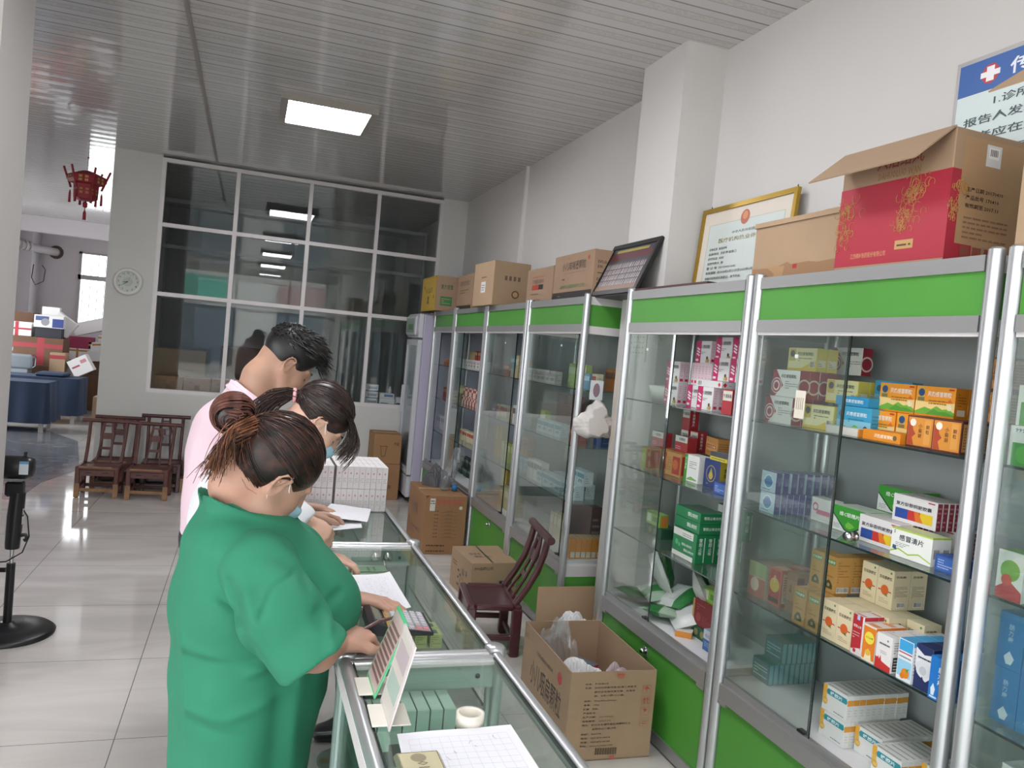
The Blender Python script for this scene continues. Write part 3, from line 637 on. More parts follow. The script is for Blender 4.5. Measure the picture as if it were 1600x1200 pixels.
for a, b, am, sg in (((-.005, 1.115), (.035, 1.02), -.010, .012), ((.035, 1.02), (.075, .955), -.008, .012), ((.020, 1.13), (.06, 1.03), .006, .014), ((-.03, 1.06), (.02, 1.03), -.004, .01), ((-.07, 1.045), (.01, 1.035), .003, .008),
                     ((.20, 1.03), (.165, 1.075), -.008, .012), ((.215, 1.0), (.19, 1.05), .008, .014), ((.25, 1.05), (.19, 1.02), -.006, .012), ((-.10, .93), (.10, .90), .005, .015), ((-.10, .90), (.12, .92), -.005, .012),
                     ((.10, .93), (.16, .84), -.007, .016), ((.04, .88), (.13, .93), .006, .014), ((-.09, .80), (.0, .78), .005, .012), ((.0, .78), (.15, .85), .006, .014), ((-.08, .77), (.06, .74), -.004, .012), ((-.1, 1.0), (-.06, .70), .004, .008), ((.16, .9), (.17, .6), .007, .018), ((.12, .88), (.12, .6), -.005, .018)):
    S_.ridge(a, b, am*FOLD, sg, (0, 2), (1.5, 1.99))
# drop-shoulder seam and hems
S_.ridge((.058, 1.055), (.085, 1.115), -.006, .006, (0, 2), (1.5, 1.9)); S_.ridge((.085, 1.115), (.135, 1.135), -.006, .006, (0, 2), (1.5, 1.9)); S_.ridge((.135, 1.135), (.16, 1.10), -.006, .006, (0, 2), (1.5, 1.9))
S_.wav(lambda x, y, z: .0022*np.sin(34*x+21*z+9*np.sin(11*y))*np.sin(19*z-14*x))
S_.clear(); S_.cut((.05, 1.9, .545), (0, 0, -1), .01)
S_.build('t_shirt', GRN, pA)
# collar ribbing: a thin roll round the neck opening
ring = []; u_ = cn.cross(Vector((0, 1, 0))).normalized(); v_ = cn.cross(u_)
for i in range(33):
    a = 2*math.pi*i/32; ring.append(Vector((.043, 1.955, 1.203))+u_*.088*math.cos(a)+v_*.088*math.sin(a))
MB().tube(ring, .0055, GRN, 8).build('collar', pA)
# trousers and shoes
def trousers(par, hip, feet, m, rs=(.115, .085, .062), name='trousers', top=None, h=.008):
    lo = (min(f_[0] for f_ in feet)-.2, min(hip[1], min(f_[1] for f_ in feet))-.26, .02); hi = (max(hip[0], max(f_[0] for f_ in feet))+.22, max(hip[1], max(f_[1] for f_ in feet))+.26, hip[2]+.14)
    q = SDF(lo, hi, h); q.ell(hip, (.15, .18, .13), k=.05)
    for f_ in feet:
        kx = ((hip[0]+f_[0])/2+.02, (hip[1]*.4+f_[1]*.6), hip[2]*.52); q.path([(hip[0], hip[1]*.5+f_[1]*.5, hip[2]-.03), kx, (f_[0], f_[1], .07)], list(rs), .03)
    q.cut((0, 0, .06), (0, 0, -1), .004); q.build(name, m, par)
    for f_ in feet:
        sh = SDF((f_[0]-.12, f_[1]-.08, -.01), (f_[0]+.22, f_[1]+.08, .12), .006); sh.path([(f_[0]-.03, f_[1], .05), (f_[0]+.08, f_[1], .045), (f_[0]+.15, f_[1], .035)], [.05, .046, .036], .02); sh.cut((0, 0, .004), (0, 0, -1), .002)
        sh.build('shoe', mat('2a2a2e', .6, key='dark_shoe'), par)
trousers(pA, (.05, 1.97, .60), [(.03, 1.87, 0), (.02, 2.07, 0)], mat('2b2d33', .8, key='dark_trousers', bump=(200, .1)), (.125, .09, .07))
# hair
def hairline_cut(S_, f, fx=.052, fz=.0, nz=-.075):
    s = f.s
    S_.cut(f((fx, 0, fz)), f.d((.86, 0, -.50)), .006)
    S_.cut(f((-.03, 0, nz)), f.d((.35, 0, -1)), .006)
hc, hr = (-.020, 0, .028), (.104, .087, .100)
S_ = SDF(fA((0, 0, 0))-np.array((.2, .2, .2)), fA((0, 0, 0))+np.array((.2, .2, .2)), .0042)
S_.ell(fA(hc), [q_*fA.s for q_ in hr], fA.rows, .02); hairline_cut(S_, fA, .05, .0, -.118)
for g in (1, -1): S_.ell(fA((.012, g*.082, -.022)), (.034, .022, .042), fA.rows, .008, 's')
S_.ell(fA((-.154, .034, .016)), (.044, .052, .046), fA.rows, .012)          # bun
hb = S_.build('hair', HA, pA)
HS = hair_mat('hair_strand_brown', '2c1c17', '6a4032'); HO = hair_mat('hair_tail_copper', '6b4029', 'ab7350')
HBUN = hair_mat('hair_bun_brown', '4a2a22', '7a4a3c')
st = MB(); root = Vector((-.90, 0.16, .12))
for i in range(420):      # combed back from the hairline and the nape to the bun
    a = R(rng.uniform(-178, 178)); 
    d = Vector((.62+.1*rng.uniform(-1, 1), math.sin(a)*1.0, math.cos(a)*.9-.30))
    if i % 2: d = Vector((-.25+rng.uniform(-.3, .35), math.copysign(1, math.sin(a))*rng.uniform(.25, 1), -.72+rng.uniform(-.1, .25)))
    slerp_strand(st, fA, hc, hr, d, root+Vector(rng.normal(0, .06, 3)), HS if rng.random() < .45 else HA, lift=1.012, rad=.0016, t1=.97)
bc, brd = Vector((-.154, .034, .016)), Vector((.044, .052, .046))
for i in range(170):      # hair wound round the bun
    th = rng.uniform(0, 2*math.pi); ph = rng.normal(0, .55); P_ = []; dr = rng.uniform(.8, 2.4)
    for k in range(9):
        t = th+dr*k/8; ps = ph+.2*math.sin(t*2)
        q = Vector((math.cos(t)*math.cos(ps)*brd.x*1.05, math.sin(ps)*brd.y*1.04, math.sin(t)*math.cos(ps)*brd.z*1.05)); P_.append(fA(bc+q))
    st.tube(P_, .0017, HBUN, 3, caps=False)
for i in range(300):      # loose tail falling from the bun over the nape
    o = rng.normal(0, 1, 3); a = Vector(fA((-.118, .0, .03)))+Vector((o[0], o[1], o[2]))*.012; en = Vector(fA((-.118, .0, .03)))+Vector((-.066+.018*o[1], -.045+.014*o[0], -.088+.018*o[2]))
    P_ = []
    for k in range(8):
        t = k/7; q = a.lerp(en, t)+Vector((-.012, -.040, .012))*math.sin(math.pi*t)+Vector((o[2], o[0], o[1]))*.005*t; P_.append(tuple(q))
    st.tube(P_, [.0016*(1-.6*k/7) for k in range(8)], HO if rng.random() < .7 else HS, 3, caps=False)
for i in range(10):       # stray hairs on the neck
    a = fA((-.09+.03*rng.random(), rng.uniform(-.055, .05), -.055)); b = Vector(a)+Vector((rng.uniform(-.03, .05), rng.uniform(-.03, .01), rng.uniform(-.05, -.02))); mdl = (Vector(a)+b)/2+Vector((0, -.02, -.006))
    st.tube([a, tuple(mdl), tuple(b)], .00028, HA, 3, caps=False)
join_strands(hb, st)
# face mask, glasses, ear stud
def mask(f, par, m, shift=0):
    q = SDF(f((.06, 0, -.05))-np.array((.13, .13, .13)), f((.06, 0, -.05))+np.array((.13, .13, .13)), .004)
    s = f.s
    q.ell(f((.048, 0, -.045)), (.068*s, .060*s, .062*s), f.rows, .01); q.ell(f((.104, 0, -.035)), (.022*s, .022*s, .022*s), f.rows, .03); q.ell(f((.072, 0, -.090)), (.032*s, .036*s, .022*s), f.rows, .02)
    q.cut(f((.040, 0, -.04)), f.d((-.95, 0, -.18)), .003); q.cut(f((0, 0, -.006)), f.d((.12, 0, 1)), .003)
    q.ridge((0, 0), (0, 0), 0, 1)
    o = q.build('face_mask', m, par)
    for g in (1, -1):
        MB().tube([f((.052, g*.058, -.018)), f((.025, g*.073, -.0)), f((.002, g*.080, .022))], .0014, mat('e9ecef', .7, key='mask_loop'), 5).build('ear_loop', par)
        MB().tube([f((.040, g*.056, -.082)), f((.015, g*.069, -.055)), f((-.004, g*.078, -.038))], .0014, mat('e9ecef', .7, key='mask_loop'), 5).build('ear_loop', par)
    return o
MASK = mat('a9cfe0', .8, key='mask_fabric', bump=(300, .1))
mask(fA, pA, MASK)
gm = mat('4a4644', .3, .6, key='glasses_frame')
g_ = MB()
for g in ():
    g_.tube([fA((.100+.004*math.cos(t), g*.032+.024*math.cos(t)*g, .0+.019*math.sin(t))) for t in [2*math.pi*k/16 for k in range(17)]], .0013, gm, 5)
    g_.tube([fA((.104, g*.056, .004)), fA((.05, g*.076, .008)), fA((.0, g*.080, .012))], .0012, gm, 5)
0 and g_.tube([fA((.106, .009, .003)), fA((.110, 0, .006)), fA((.106, -.009, .003))], .0012, gm, 5)

MB().lathe([(0, -.002), (.0025, 0), (0, .002)], mat('caa75a', .3, 1, key='gold_stud'), fA((-.016, -.090, .0)), 8).build('ear_stud', pA)
# pen in the right hand
pen = thing('pen', (.348, 1.872, .958), 'silver and dark ballpoint pen in the green-shirted person\'s fist', 'pen')
MB().tube([(-.045, -.03, -.012), (.0, 0, 0), (.035, .012, .004)], .0045, mat('5a3d3c', .3, key='pen_barrel'), 8).build('barrel', pen)
MB().tube([(.035, .012, .004), (.05, .017, .006)], [.0045, .002], CH, 8).build('clip_end', pen)

# ---------------------------------------------------------------- woman with the mask, middle of the three
SK2 = skin_mat('skin_fair', 'd0ab96', .18); WSH = mat('d9dbe0', .8, key='white_cotton', bump=(200, .1))
fB = Frame((.236, 2.64, 1.360), R(4), R(50), R(4), .97)
S_ = SDF((-.34, 2.36, -.01), (.52, 3.06, 1.56), .0052)
head_sdf(S_, fB)
S_.path([fB((-.04, 0, -.03)), fB((-.035, 0, -.10)), (.10, 2.64, 1.235), (.05, 2.64, 1.17)], [.048, .05, .054, .08], .03)
S_.ell((.02, 2.65, 1.12), (.13, .16, .08), k=.04); S_.ell((.0, 2.66, 1.02), (.12, .14, .12)); S_.ell((-.02, 2.66, .86), (.11, .14, .12))
for g in (-1, 1): S_.path([(-.02, 2.66+g*.085, .82), (.02, 2.66+g*.09, .44), (-.0, 2.66+g*.09, .07), (0, 2.66+g*.09, .035)], [.085, .058, .038, .033], .03)
S_.path([(.08, 2.50, 1.15), (.185, 2.475, 1.04), (.205, 2.53, 1.0), (.262, 2.515, .945)], [.048, .038, .034, .024], .02)
hand_sdf(S_, (.262, 2.515, .943), (.85, -.12, -.12), (.1, 0, 1), 1, (14, 30, 25), .7, .90, (30, 15))
S_.path([(.08, 2.76, 1.13), (.17, 2.775, 1.0), (.245, 2.80, .985)], [.042, .034, .024], .02)
hand_sdf(S_, (.25, 2.80, .985), (.75, -.1, -.55), (.3, -.75, .4), 1, (35, 40, 30), .7, .90, (20, 20))
pB = S_.build('person', SK2, label='person in a white top and blue mask with a dark ponytail, bent over papers', cat='person')
S_ = SDF((-.34, 2.36, .60), (.40, 3.0, 1.36), .0055)
S_.ell((.04, 2.65, 1.145), (.135, .185, .075), k=.05); S_.ell((.0, 2.66, 1.04), (.145, .17, .14), k=.05); S_.ell((.0, 2.66, .86), (.125, .165, .17), k=.05)
q = S_.like().path([(.06, 2.50, 1.15), (.17, 2.47, 1.06), (.22, 2.46, .99)], [.072, .062, .06], .03); q.cut((.185, 2.468, 1.045), (.7, -.1, -.7), .004); S_.merge(q, .03)
q = S_.like().path([(.06, 2.77, 1.15), (.15, 2.775, 1.05), (.2, 2.78, .99)], [.065, .056, .054], .03); q.cut((.155, 2.775, 1.04), (.7, .1, -.7), .004); S_.merge(q, .03)
q = S_.like().path([(.03, 2.65, 1.12), (.10, 2.64, 1.23), fB((-.035, 0, -.1))], [.11, .078, .075], .03); q.cut((.085, 2.64, 1.215), (.62, 0, .78), .003); S_.merge(q, .03)
S_.path([(.04, 2.65, 1.17), (.10, 2.64, 1.23), fB((-.035, 0, -.1))], [.05, .066, .07], .008, 's')
S_.wav(lambda x, y, z: .004*np.sin(45*x+30*z+12*np.sin(9*y))*np.sin(17*z-20*x)); S_.cut((0, 0, .70), (0, 0, -1), .01)
S_.build('shirt', WSH, pB)
trousers(pB, (-.01, 2.66, .80), [(.0, 2.57, 0), (.0, 2.75, 0)], mat('3a4356', .8, key='blue_jeans', bump=(200, .1)), (.11, .075, .06))
HB = hair_mat('hair_dark_brown', '1e1513', '3d2a25'); HB2 = hair_mat('hair_dark_brown_light', '2c1f1c', '5a4038')
hcB, hrB = (-.016, 0, .040), (.106, .088, .092)
S_ = SDF(fB((0, 0, 0))-np.array((.2, .2, .2)), fB((0, 0, 0))+np.array((.2, .2, .2)), .0045)
S_.ell(fB(hcB), [q_*fB.s for q_ in hrB], fB.rows, .02); hairline_cut(S_, fB, .056, .0, -.088)
for g in (1, -1): S_.ell(fB((.008, g*.082, -.025)), (.034, .022, .040), fB.rows, .008, 's')
hb = S_.build('hair', HB, pB); st = MB(); rootB = Vector((-.90, 0, -.32))
for i in range(300):
    a = R(rng.uniform(-178, 178)); d = Vector((.66+.1*rng.uniform(-1, 1), math.sin(a)*.95, math.cos(a)*.95-.25))
    if i % 3 == 0: d = Vector((-.1+rng.uniform(-.3, .3), math.copysign(1, math.sin(a))*rng.uniform(.4, 1), -.6+rng.uniform(-.1, .3)))
    slerp_strand(st, fB, hcB, hrB, d, rootB+Vector(rng.normal(0, .04, 3)), HB2 if rng.random() < .4 else HB, lift=1.01, rad=.0015)
for i in range(220):      # ponytail
    o = rng.normal(0, 1, 3); a = Vector((-.108, .008*o[1], -.006+.008*o[2])); P_ = [fB(a)]
    b0 = Vector(fB((-.108, 0, -.006))); path = [b0+Vector((-.03, -.0, .004)), b0+Vector((-.075, -.005, -.015)), b0+Vector((-.115, -.01, -.055)), b0+Vector((-.135, -.01, -.11)), b0+Vector((-.13, -.01, -.17))]
    for k, q in enumerate(path):
        w_ = (.012, .019, .022, .018, .009)[k]; P_.append(tuple(q+Vector((o[0], o[1], o[2]))*w_*.62))
    st.tube(P_, .0017, HB2 if rng.random() < .35 else HB, 3, caps=False)
for g in (1, -1):         # long front locks hanging beside the face
    for i in range(60):
        o = rng.normal(0, 1, 3); a = Vector(fB((.052+.014*o[0], g*(.046+.010*abs(o[1])), .092-.008*abs(o[0])))); 
        P_ = [tuple(a)]
        for k in range(1, 8):
            t = k/7; P_.append((a.x+.036*math.sin(t*2.1)-.050*t*t+.003*o[0]+.004*o[2]*t, a.y+g*-.004*t+.010*o[1]*t, a.z-.135*t+.012*o[2]*t*t))
        st.tube(P_, [.0013*(1-.5*k/7) for k in range(8)], HB2 if rng.random() < .4 else HB, 3, caps=False)
join_strands(hb, st); mask(fB, pB, MASK)
def brow_eye(f, par, key):
    for g in (1, -1):
        MB().tube([f((.094, g*.014, .024)), f((.092, g*.028, .029)), f((.080, g*.045, .027))], [.0018, .0024, .0012], mat('2a1f1c', .7, key='brow_hair'), 6).build('eyebrow', par)
        MB().tube([f((.0845, g*.020, -.004)), f((.0865, g*.031, -.0065)), f((.079, g*.043, -.003))], [.0010, .0016, .0010], mat('17110f', .6, key='eyelash'), 6).build('eyelash', par)
brow_eye(fB, pB, 'b')
tie = MB(); b0 = Vector(fB((-.108, 0, -.006)))
tie.tube([b0+Vector((-.012, .016*math.cos(t), .018*math.sin(t))) for t in [2*math.pi*k/14 for k in range(15)]], .0065, mat('e2a7ad', .6, key='pink_hair_tie'), 8); tie.build('hair_tie', pB)

# ---------------------------------------------------------------- man in the pink polo shirt
SK3 = skin_mat('skin_tan', 'b3917c', .25); PNK = mat('dcc3ce', .8, key='pink_pique', bump=(220, .1), var=(6, .03))
fM = Frame((.138, 3.06, 1.522), R(8), R(38), R(0), 1.03)
S_ = SDF((-.36, 2.72, -.01), (.54, 3.46, 1.72), .0054)
head_sdf(S_, fM)
S_.path([fM((-.04, 0, -.03)), fM((-.035, 0, -.10)), (.03, 3.05, 1.385), (-.01, 3.05, 1.32)], [.056, .058, .064, .09], .03)
S_.ell((-.04, 3.06, 1.26), (.12, .20, .09), k=.04); S_.ell((-.05, 3.07, 1.12), (.13, .17, .16)); S_.ell((-.04, 3.07, .93), (.12, .15, .13))
for g in (-1, 1): S_.path([(-.04, 3.07+g*.09, .9), (-.02, 3.07+g*.10, .48), (-.04, 3.07+g*.10, .08), (-.04, 3.07+g*.10, .035)], [.09, .06, .04, .035], .03)
S_.path([(.0, 2.93, 1.27), (.10, 2.93, 1.02), (.24, 3.02, .96)], [.052, .04, .028], .02)
hand_sdf(S_, (.25, 3.03, .955), (.9, .3, -.05), (0, .2, 1), 1, (15, 25, 20), .8, 1.0, (35, 15))
S_.path([(.0, 3.25, 1.27), (.08, 3.30, 1.03), (.24, 3.22, .96)], [.052, .04, .028], .02)
hand_sdf(S_, (.25, 3.21, .955), (.9, -.25, -.05), (0, .2, 1), -1, (15, 25, 20), .8, 1.0, (35, 15))
pM = S_.build('person', SK3, label='tall person with short black hair in a pink polo shirt, leaning over the counter', cat='person')
S_ = SDF((-.36, 2.72, .74), (.30, 3.42, 1.50), .0058)
S_.ell((-.03, 3.06, 1.285), (.13, .225, .095), k=.05); S_.ell((-.045, 3.07, 1.17), (.145, .20, .16), k=.06); S_.ell((-.05, 3.07, .98), (.14, .185, .20), k=.06); S_.ell((-.04, 3.07, .84), (.14, .18, .14), k=.05)
q = S_.like().path([(-.01, 2.93, 1.29), (.04, 2.92, 1.17), (.10, 2.92, 1.05)], [.085, .07, .066], .03); q.cut((.06, 2.92, 1.12), (.5, -.1, -.85), .004); S_.merge(q, .03)
q = S_.like().path([(-.01, 3.25, 1.29), (.04, 3.29, 1.17), (.10, 3.31, 1.05)], [.085, .076, .072], .03); q.cut((.06, 3.29, 1.12), (.5, .1, -.85), .004); S_.merge(q, .03)
q = S_.like().path([(-.02, 3.06, 1.29), (.03, 3.05, 1.39), fM((-.035, 0, -.1))], [.11, .09, .088], .03); cm = Vector((.55, 0, .83)); q.cut((.032, 3.05, 1.395), tuple(cm), .003); S_.merge(q, .03)
S_.path([(.0, 3.06, 1.33), (.03, 3.05, 1.39), fM((-.035, 0, -.1))], [.06, .076, .082], .008, 's')
for a, b, am, sg in (((-.03, 1.33), (-.10, 1.2), -.006, .014), ((-.15, 1.25), (-.19, 1.0), .005, .012), ((-.12, 1.3), (-.14, 1.1), -.005, .014), ((-.10, 1.1), (-.16, .9), .006, .016), ((-.02, 1.2), (-.1, 1.05), -.006, .014)): S_.ridge(a, b, am, sg)
S_.cut((0, 0, .78), (0, 0, -1), .01); S_.build('polo_shirt', PNK, pM)
u_ = cm.cross(Vector((0, 1, 0))).normalized(); v_ = cm.cross(u_); cl = MB(); vv = []
for i in range(29):       # folded polo collar, open at the throat
    a = R(18+i*324/28)+math.pi*.0; d = u_*math.cos(a)+v_*math.sin(a)
    c0 = Vector((.030, 3.05, 1.392)); vv += [c0+d*.082-cm*.004, c0+d*.081+cm*.010, c0+d*.088+cm*.010, c0+d*.108-cm*.024, c0+d*.104-cm*.028]
sgn = -1 if u_.x < 0 else 1
cl.add(vv, [(i*5+k, (i+1)*5+k, (i+1)*5+k+1, i*5+k+1) for i in range(28) for k in range(4)], PNK, True); cl.build('collar', pM)
trousers(pM, (-.04, 3.07, .86), [(-.03, 2.96, 0), (-.03, 3.18, 0)], mat('26282e', .8, key='black_trousers', bump=(200, .1)), (.12, .085, .065))
HM = hair_mat('hair_black', '0d0c0d', '1d1a1a'); HF = mat('2d2422', .7, key='hair_faded_side', bump=(300, .2))
hcM, hrM = (-.012, 0, .046), (.106, .088, .094)
S_ = SDF(fM((0, 0, 0))-np.array((.21, .21, .21)), fM((0, 0, 0))+np.array((.21, .21, .21)), .0045)
S_.ell(fM(hcM), [q_*fM.s for q_ in hrM], fM.rows, .02); S_.ell(fM((.035, 0, .095)), (.075, .066, .052), fM.rows, .03); hairline_cut(S_, fM, .048, .0, -.030)
for g in (1, -1): S_.ell(fM((.004, g*.082, -.022)), (.032, .022, .044), fM.rows, .008, 's')
hb = S_.build('hair', HM, pM); st = MB()
for i in range(520):      # short tufts, longest over the forehead
    th = rng.uniform(-math.pi, math.pi); ph = rng.uniform(.05, 1.0)**.7*math.pi/2; d = Vector((math.sin(ph)*math.cos(th), math.sin(ph)*math.sin(th), math.cos(ph)))
    if d.z < .15 and d.x > -.2: continue
    fr_ = max(0, d.x+.3); ln = .022+.034*fr_*rng.uniform(.5, 1.2); base = Vector((hcM[0]+d.x*hrM[0]*1.0, hcM[1]+d.y*hrM[1]*1.0, hcM[2]+d.z*hrM[2]*(1.06 if d.x > 0 else 1.0)))
    tang = (Vector((1, 0, .15))-d*d.x).normalized(); out = (d*(.3+.4*fr_)+tang*.9+Vector(rng.normal(0, .22, 3))).normalized()
    p1 = base+out*ln*.5; p2 = base+out*ln+Vector((.006, 0, -.004))
    st.tube([fM(base-d*.004), fM(p1), fM(p2)], [.0032, .0026, .0006], HM, 3, caps=False)
join_strands(hb, st); brow_eye(fM, pM, 'm')
# ------------------------------------------------------------------ medicine boxes
def pm(c, r=.45): return mat(c, r, key='print_' + c if r == .45 else 'print_%s_%s' % (c, r))
def face_ops(mb, ops, o, rv, uv, nv, W, H_):
    o, rv, uv, nv = Vector(o), Vector(rv), Vector(uv), Vector(nv)
    for i, p in enumerate(ops):
        e_ = nv*(.00018*(i+1)); P = lambda u, v: o+rv*(u*W)+uv*(v*H_)+e_
        k = p[0]
        if k == 'r': mb.quad(P(p[1], p[2]), P(p[3], p[2]), P(p[3], p[4]), P(p[1], p[4]), pm(p[5]))
        elif k == 'p': mb.add([P(u, v) for u, v in p[1]], [tuple(range(len(p[1])))], pm(p[2]))
        elif k == 't': mb.text(p[1], P(p[2], p[3]), rv, uv, p[4]*H_, pm(p[5]), wmax=(p[6]*W if len(p) > 6 else None))
        elif k == 'tv': mb.text(p[1], P(p[2], p[3]), rv, uv, p[4]*H_, pm(p[5]), vert=True)
        elif k == 'o': mb.add([P(p[1]+math.cos(t)*p[3]*H_/W, p[2]+math.sin(t)*p[3]) for t in [2*math.pi*q/18 for q in range(18)]], [tuple(range(18))], pm(p[4]))
        elif k == 'l':
            n = p[5]; rg = random.Random(n+int(W*1e4))
            for j in range(n):
                v = p[2]+(p[4]-p[2])*(j+.2)/n; hh = (p[4]-p[2])/n*.38; a = p[1]
                while a < p[3]-.02:
                    b_ = min(a+rg.uniform(.03, .12), p[3]); mb.quad(P(a, v), P(b_, v), P(b_, v+hh), P(a, v+hh), pm(p[6])); a = b_+.015
                    if rg.random() < .12: break
        elif k == 'bar':
            mb.quad(P(p[1], p[2]), P(p[3], p[2]), P(p[3], p[4]), P(p[1], p[4]), pm('eceae4')); rg = random.Random(5); a = p[1]+.02; e_ = nv*(.00018*(i+1.5))
            while a < p[3]-.02:
                b_ = a+rg.choice((.004, .007, .011)); mb.quad(P(a, p[2]+.02), P(b_, p[2]+.02), P(b_, p[4]-.01), P(a, p[4]-.01), pm('2a2a2a')); a = b_+rg.choice((.005, .009))
def med(name, w, h, d, base, F=(), S=(), T=()):
    mb = MB().box((0, 0, 0), (d, w, h), pm(base))
    face_ops(mb, F, (0, w, 0), (0, -1, 0), (0, 0, 1), (-1, 0, 0), w, h)
    face_ops(mb, S, (0, 0, 0), (1, 0, 0), (0, 0, 1), (0, -1, 0), d, h)
    face_ops(mb, T, (0, w, h), (0, -1, 0), (1, 0, 0), (0, 0, 1), w, d)
    me = bpy.data.meshes.new(name); me.from_pydata(mb.v, [], mb.f)
    for m in mb.m: me.materials.append(m)
    me.polygons.foreach_set('material_index', mb.mi); me.update()
    return dict(me=me, w=w, h=h, d=d, n=name)
KIND = {}
for k_ in 'wr yl blu ora orf blf whf xch mga mgf xeb n99 rdl'.split(): KIND[k_] = ('granule_box', 'granule box')
for k_ in 'vcy ffa gmq fjp tea pnk rtx gmz'.split(): KIND[k_] = ('tablet_box', 'tablet box')
for k_ in 'rgn prd brn tan crm rdw ory whr frt nvy blv blp hul f_yb f_og f_wt f_ye f_lv f_cr'.split(): KIND[k_] = ('medicine_carton', 'carton')
for k_ in 'mstk'.split(): KIND[k_] = ('thin_carton', 'carton')
KIND['mkp'] = ('mask_pack', 'mask pack')
def put(D, x, y, z, label, group=None, n=1, step=None, rest=None, ang=0, axis='x', jit=.002, name=None, cat=None):
    name, cat = KIND.get(D['n'], ('medicine_box', 'medicine box')) if name is None else (name, cat)
    st = step or (D['d']+.0012 if axis == 'x' else (D['h']+.0006 if axis == 'z' else D['w']+.002)); out = []
    for i in range(n):
        a = R(ang); k = st*i
        dx, dy, dz = (math.cos(a)*k, math.sin(a)*k, 0) if axis == 'x' else ((-math.sin(a)*k, math.cos(a)*k, 0) if axis == 'y' else (0, 0, k))
        o = bpy.data.objects.new(name, D['me']); COL.objects.link(o)
        o.location = (x+dx, y+dy+(random.uniform(-jit, jit) if i and axis == 'x' else 0), z+dz+.0004); o.rotation_euler = (0, 0, a)
        if i == 0 or not rest: tag(o, label, cat, group if n > 1 or group else None)
        else: tag(o, rest, cat, group or (rest+' row'))
        out.append(o)
    return out
L_, K_ = 'l', '3b3a3a'
wr = med('wr', .152, .098, .042, 'd9dad6', [('p', [(0, .0), (.14, 0), (.42, .42), (.12, 1), (0, 1)], '9c2c3a'), ('o', .17, .40, .30, 'd8cfcb'), ('o', .17, .40, .26, '9c2c3a'), ('o', .17, .40, .2, 'd8cfcb'), ('o', .17, .40, .13, '9c2c3a'), ('t', '风热感冒颗粒', .33, .70, .14, K_, .55), ('l', .5, .3, .95, .62, 4, '8a8a88'), ('t', '999', .05, .9, .05, '5a2a2a')],
         [('r', 0, 0, 1, 1, '9c2c3a'), ('o', .5, .42, .28, 'd8cfcb'), ('o', .5, .42, .22, '9c2c3a')])
yl = med('yl', .155, .083, .045, 'e2cf5e', [('r', .02, .02, .98, .98, 'e9e3b0'), ('p', [(.02, .02), (.98, .02), (.98, .45), (.8, .36), (.5, .12), (.02, .10)], 'dfbe35'), ('r', .04, .42, .26, .96, 'cdbb62'), ('o', .15, .74, .15, '4d5560'), ('t', '风热感冒颗粒', .33, .66, .16, '4a5a50', .55), ('l', .38, .4, .85, .6, 2, '7f8a70'), ('bar', .78, .16, .95, .42)],
         [('r', .1, .2, .9, .5, 'e8e4c8'), ('l', .15, .22, .85, .48, 3, '8a8050')], [('l', .1, .3, .9, .7, 2, 'b59d2a')])
def hills(c1='6aa83c', c2='4f9438'): return [('p', [(0, .06), (1, .06), (1, .18), (.85, .30), (.7, .26), (.55, .36), (.42, .24), (.25, .30), (0, .14)], c1), ('p', [(.3, .06), (1, .06), (1, .10), (.8, .20), (.62, .18), (.5, .26), (.38, .16)], c2)]
blu = med('blu', .155, .093, .045, '3f9fc6', [('r', 0, 0, 1, .5, '84bcd0'), *hills(), ('r', 0, 0, 1, .06, '3a93c0'), ('o', .12, .72, .12, '35607c'), ('t', '风寒感冒颗粒', .28, .66, .15, 'e6eef2', .6), ('l', .35, .44, .8, .6, 2, '3a6f8c'), ('o', .86, .26, .10, '3a4d5c')], [('l', .1, .3, .9, .8, 4, '2f7d9e')], [('t', '风寒感冒颗粒', .3, .3, .35, 'dfeaf0', .55)])
ora = med('ora', .142, .09, .05, 'd9861f', [('r', 0, .06, 1, 1, 'e8992a'), ('p', [(0, .06), (1, .06), (1, .5), (.6, .44), (0, .5)], 'ecd08a'), *hills('6fae3a', '569a35'), ('r', .05, .48, .24, .95, 'c9a54a'), ('o', .145, .78, .13, '2c4a78'), ('r', .06, .5, .23, .62, '7d7048'), ('t', '风热感冒颗粒', .31, .66, .18, 'f3ead8', .6), ('l', .35, .4, .8, .58, 2, '8a6a2a'), ('o', .88, .34, .10, 'e7d9b0'), ('p', [(.8, .5), (.88, .62), (.97, .5)], 'd46a1c'), ('r', .84, .9, .97, .95, 'b43a2c')],
          [('r', .2, .1, .8, .3, 'e6d9c0'), ('l', .2, .4, .8, .85, 5, '9a5d12')], [('t', '风热感冒颗粒', .3, .3, .3, 'f0dcc0', .5)])
orf = med('orf', .150, .031, .085, 'd9861f', [('t', '风热感冒颗粒', .32, .3, .38, 'f3e6d0', .5), ('o', .86, .5, .25, '6a5a30')], [], [('l', .1, .2, .9, .8, 3, 'b96d18')])
blf = med('blf', .150, .031, .085, '2f8fbf', [('t', '风寒感冒颗粒', .3, .3, .4, 'e3edf2', .55)], [], [])
whf = med('whf', .150, .025, .07, 'd6d2cb', [('r', .97, 0, 1, 1, 'd78a35')], [('r', 0, 0, 1, 1, 'd78a35')], [])
xch = med('xch', .096, .091, .072, '5a2a22', [('r', .04, .05, .96, .95, 'd08a35'), ('p', [(.05, .06), (.3, .06), (.22, .3), (.34, .42), (.24, .55), (.2, .75), (.05, .8)], 'a8452a'), ('o', .22, .78, .12, 'e6dfd0'), ('tv', '小柴胡', .44, .62, .14, '6a3a1c'), ('r', .66, .12, .9, .9, 'd79848'), ('tv', '颗粒', .72, .6, .13, '6a3a1c')], [('r', .06, .08, .94, .92, 'c08a4a'), ('l', .12, .15, .88, .85, 8, '7d5628')], [])
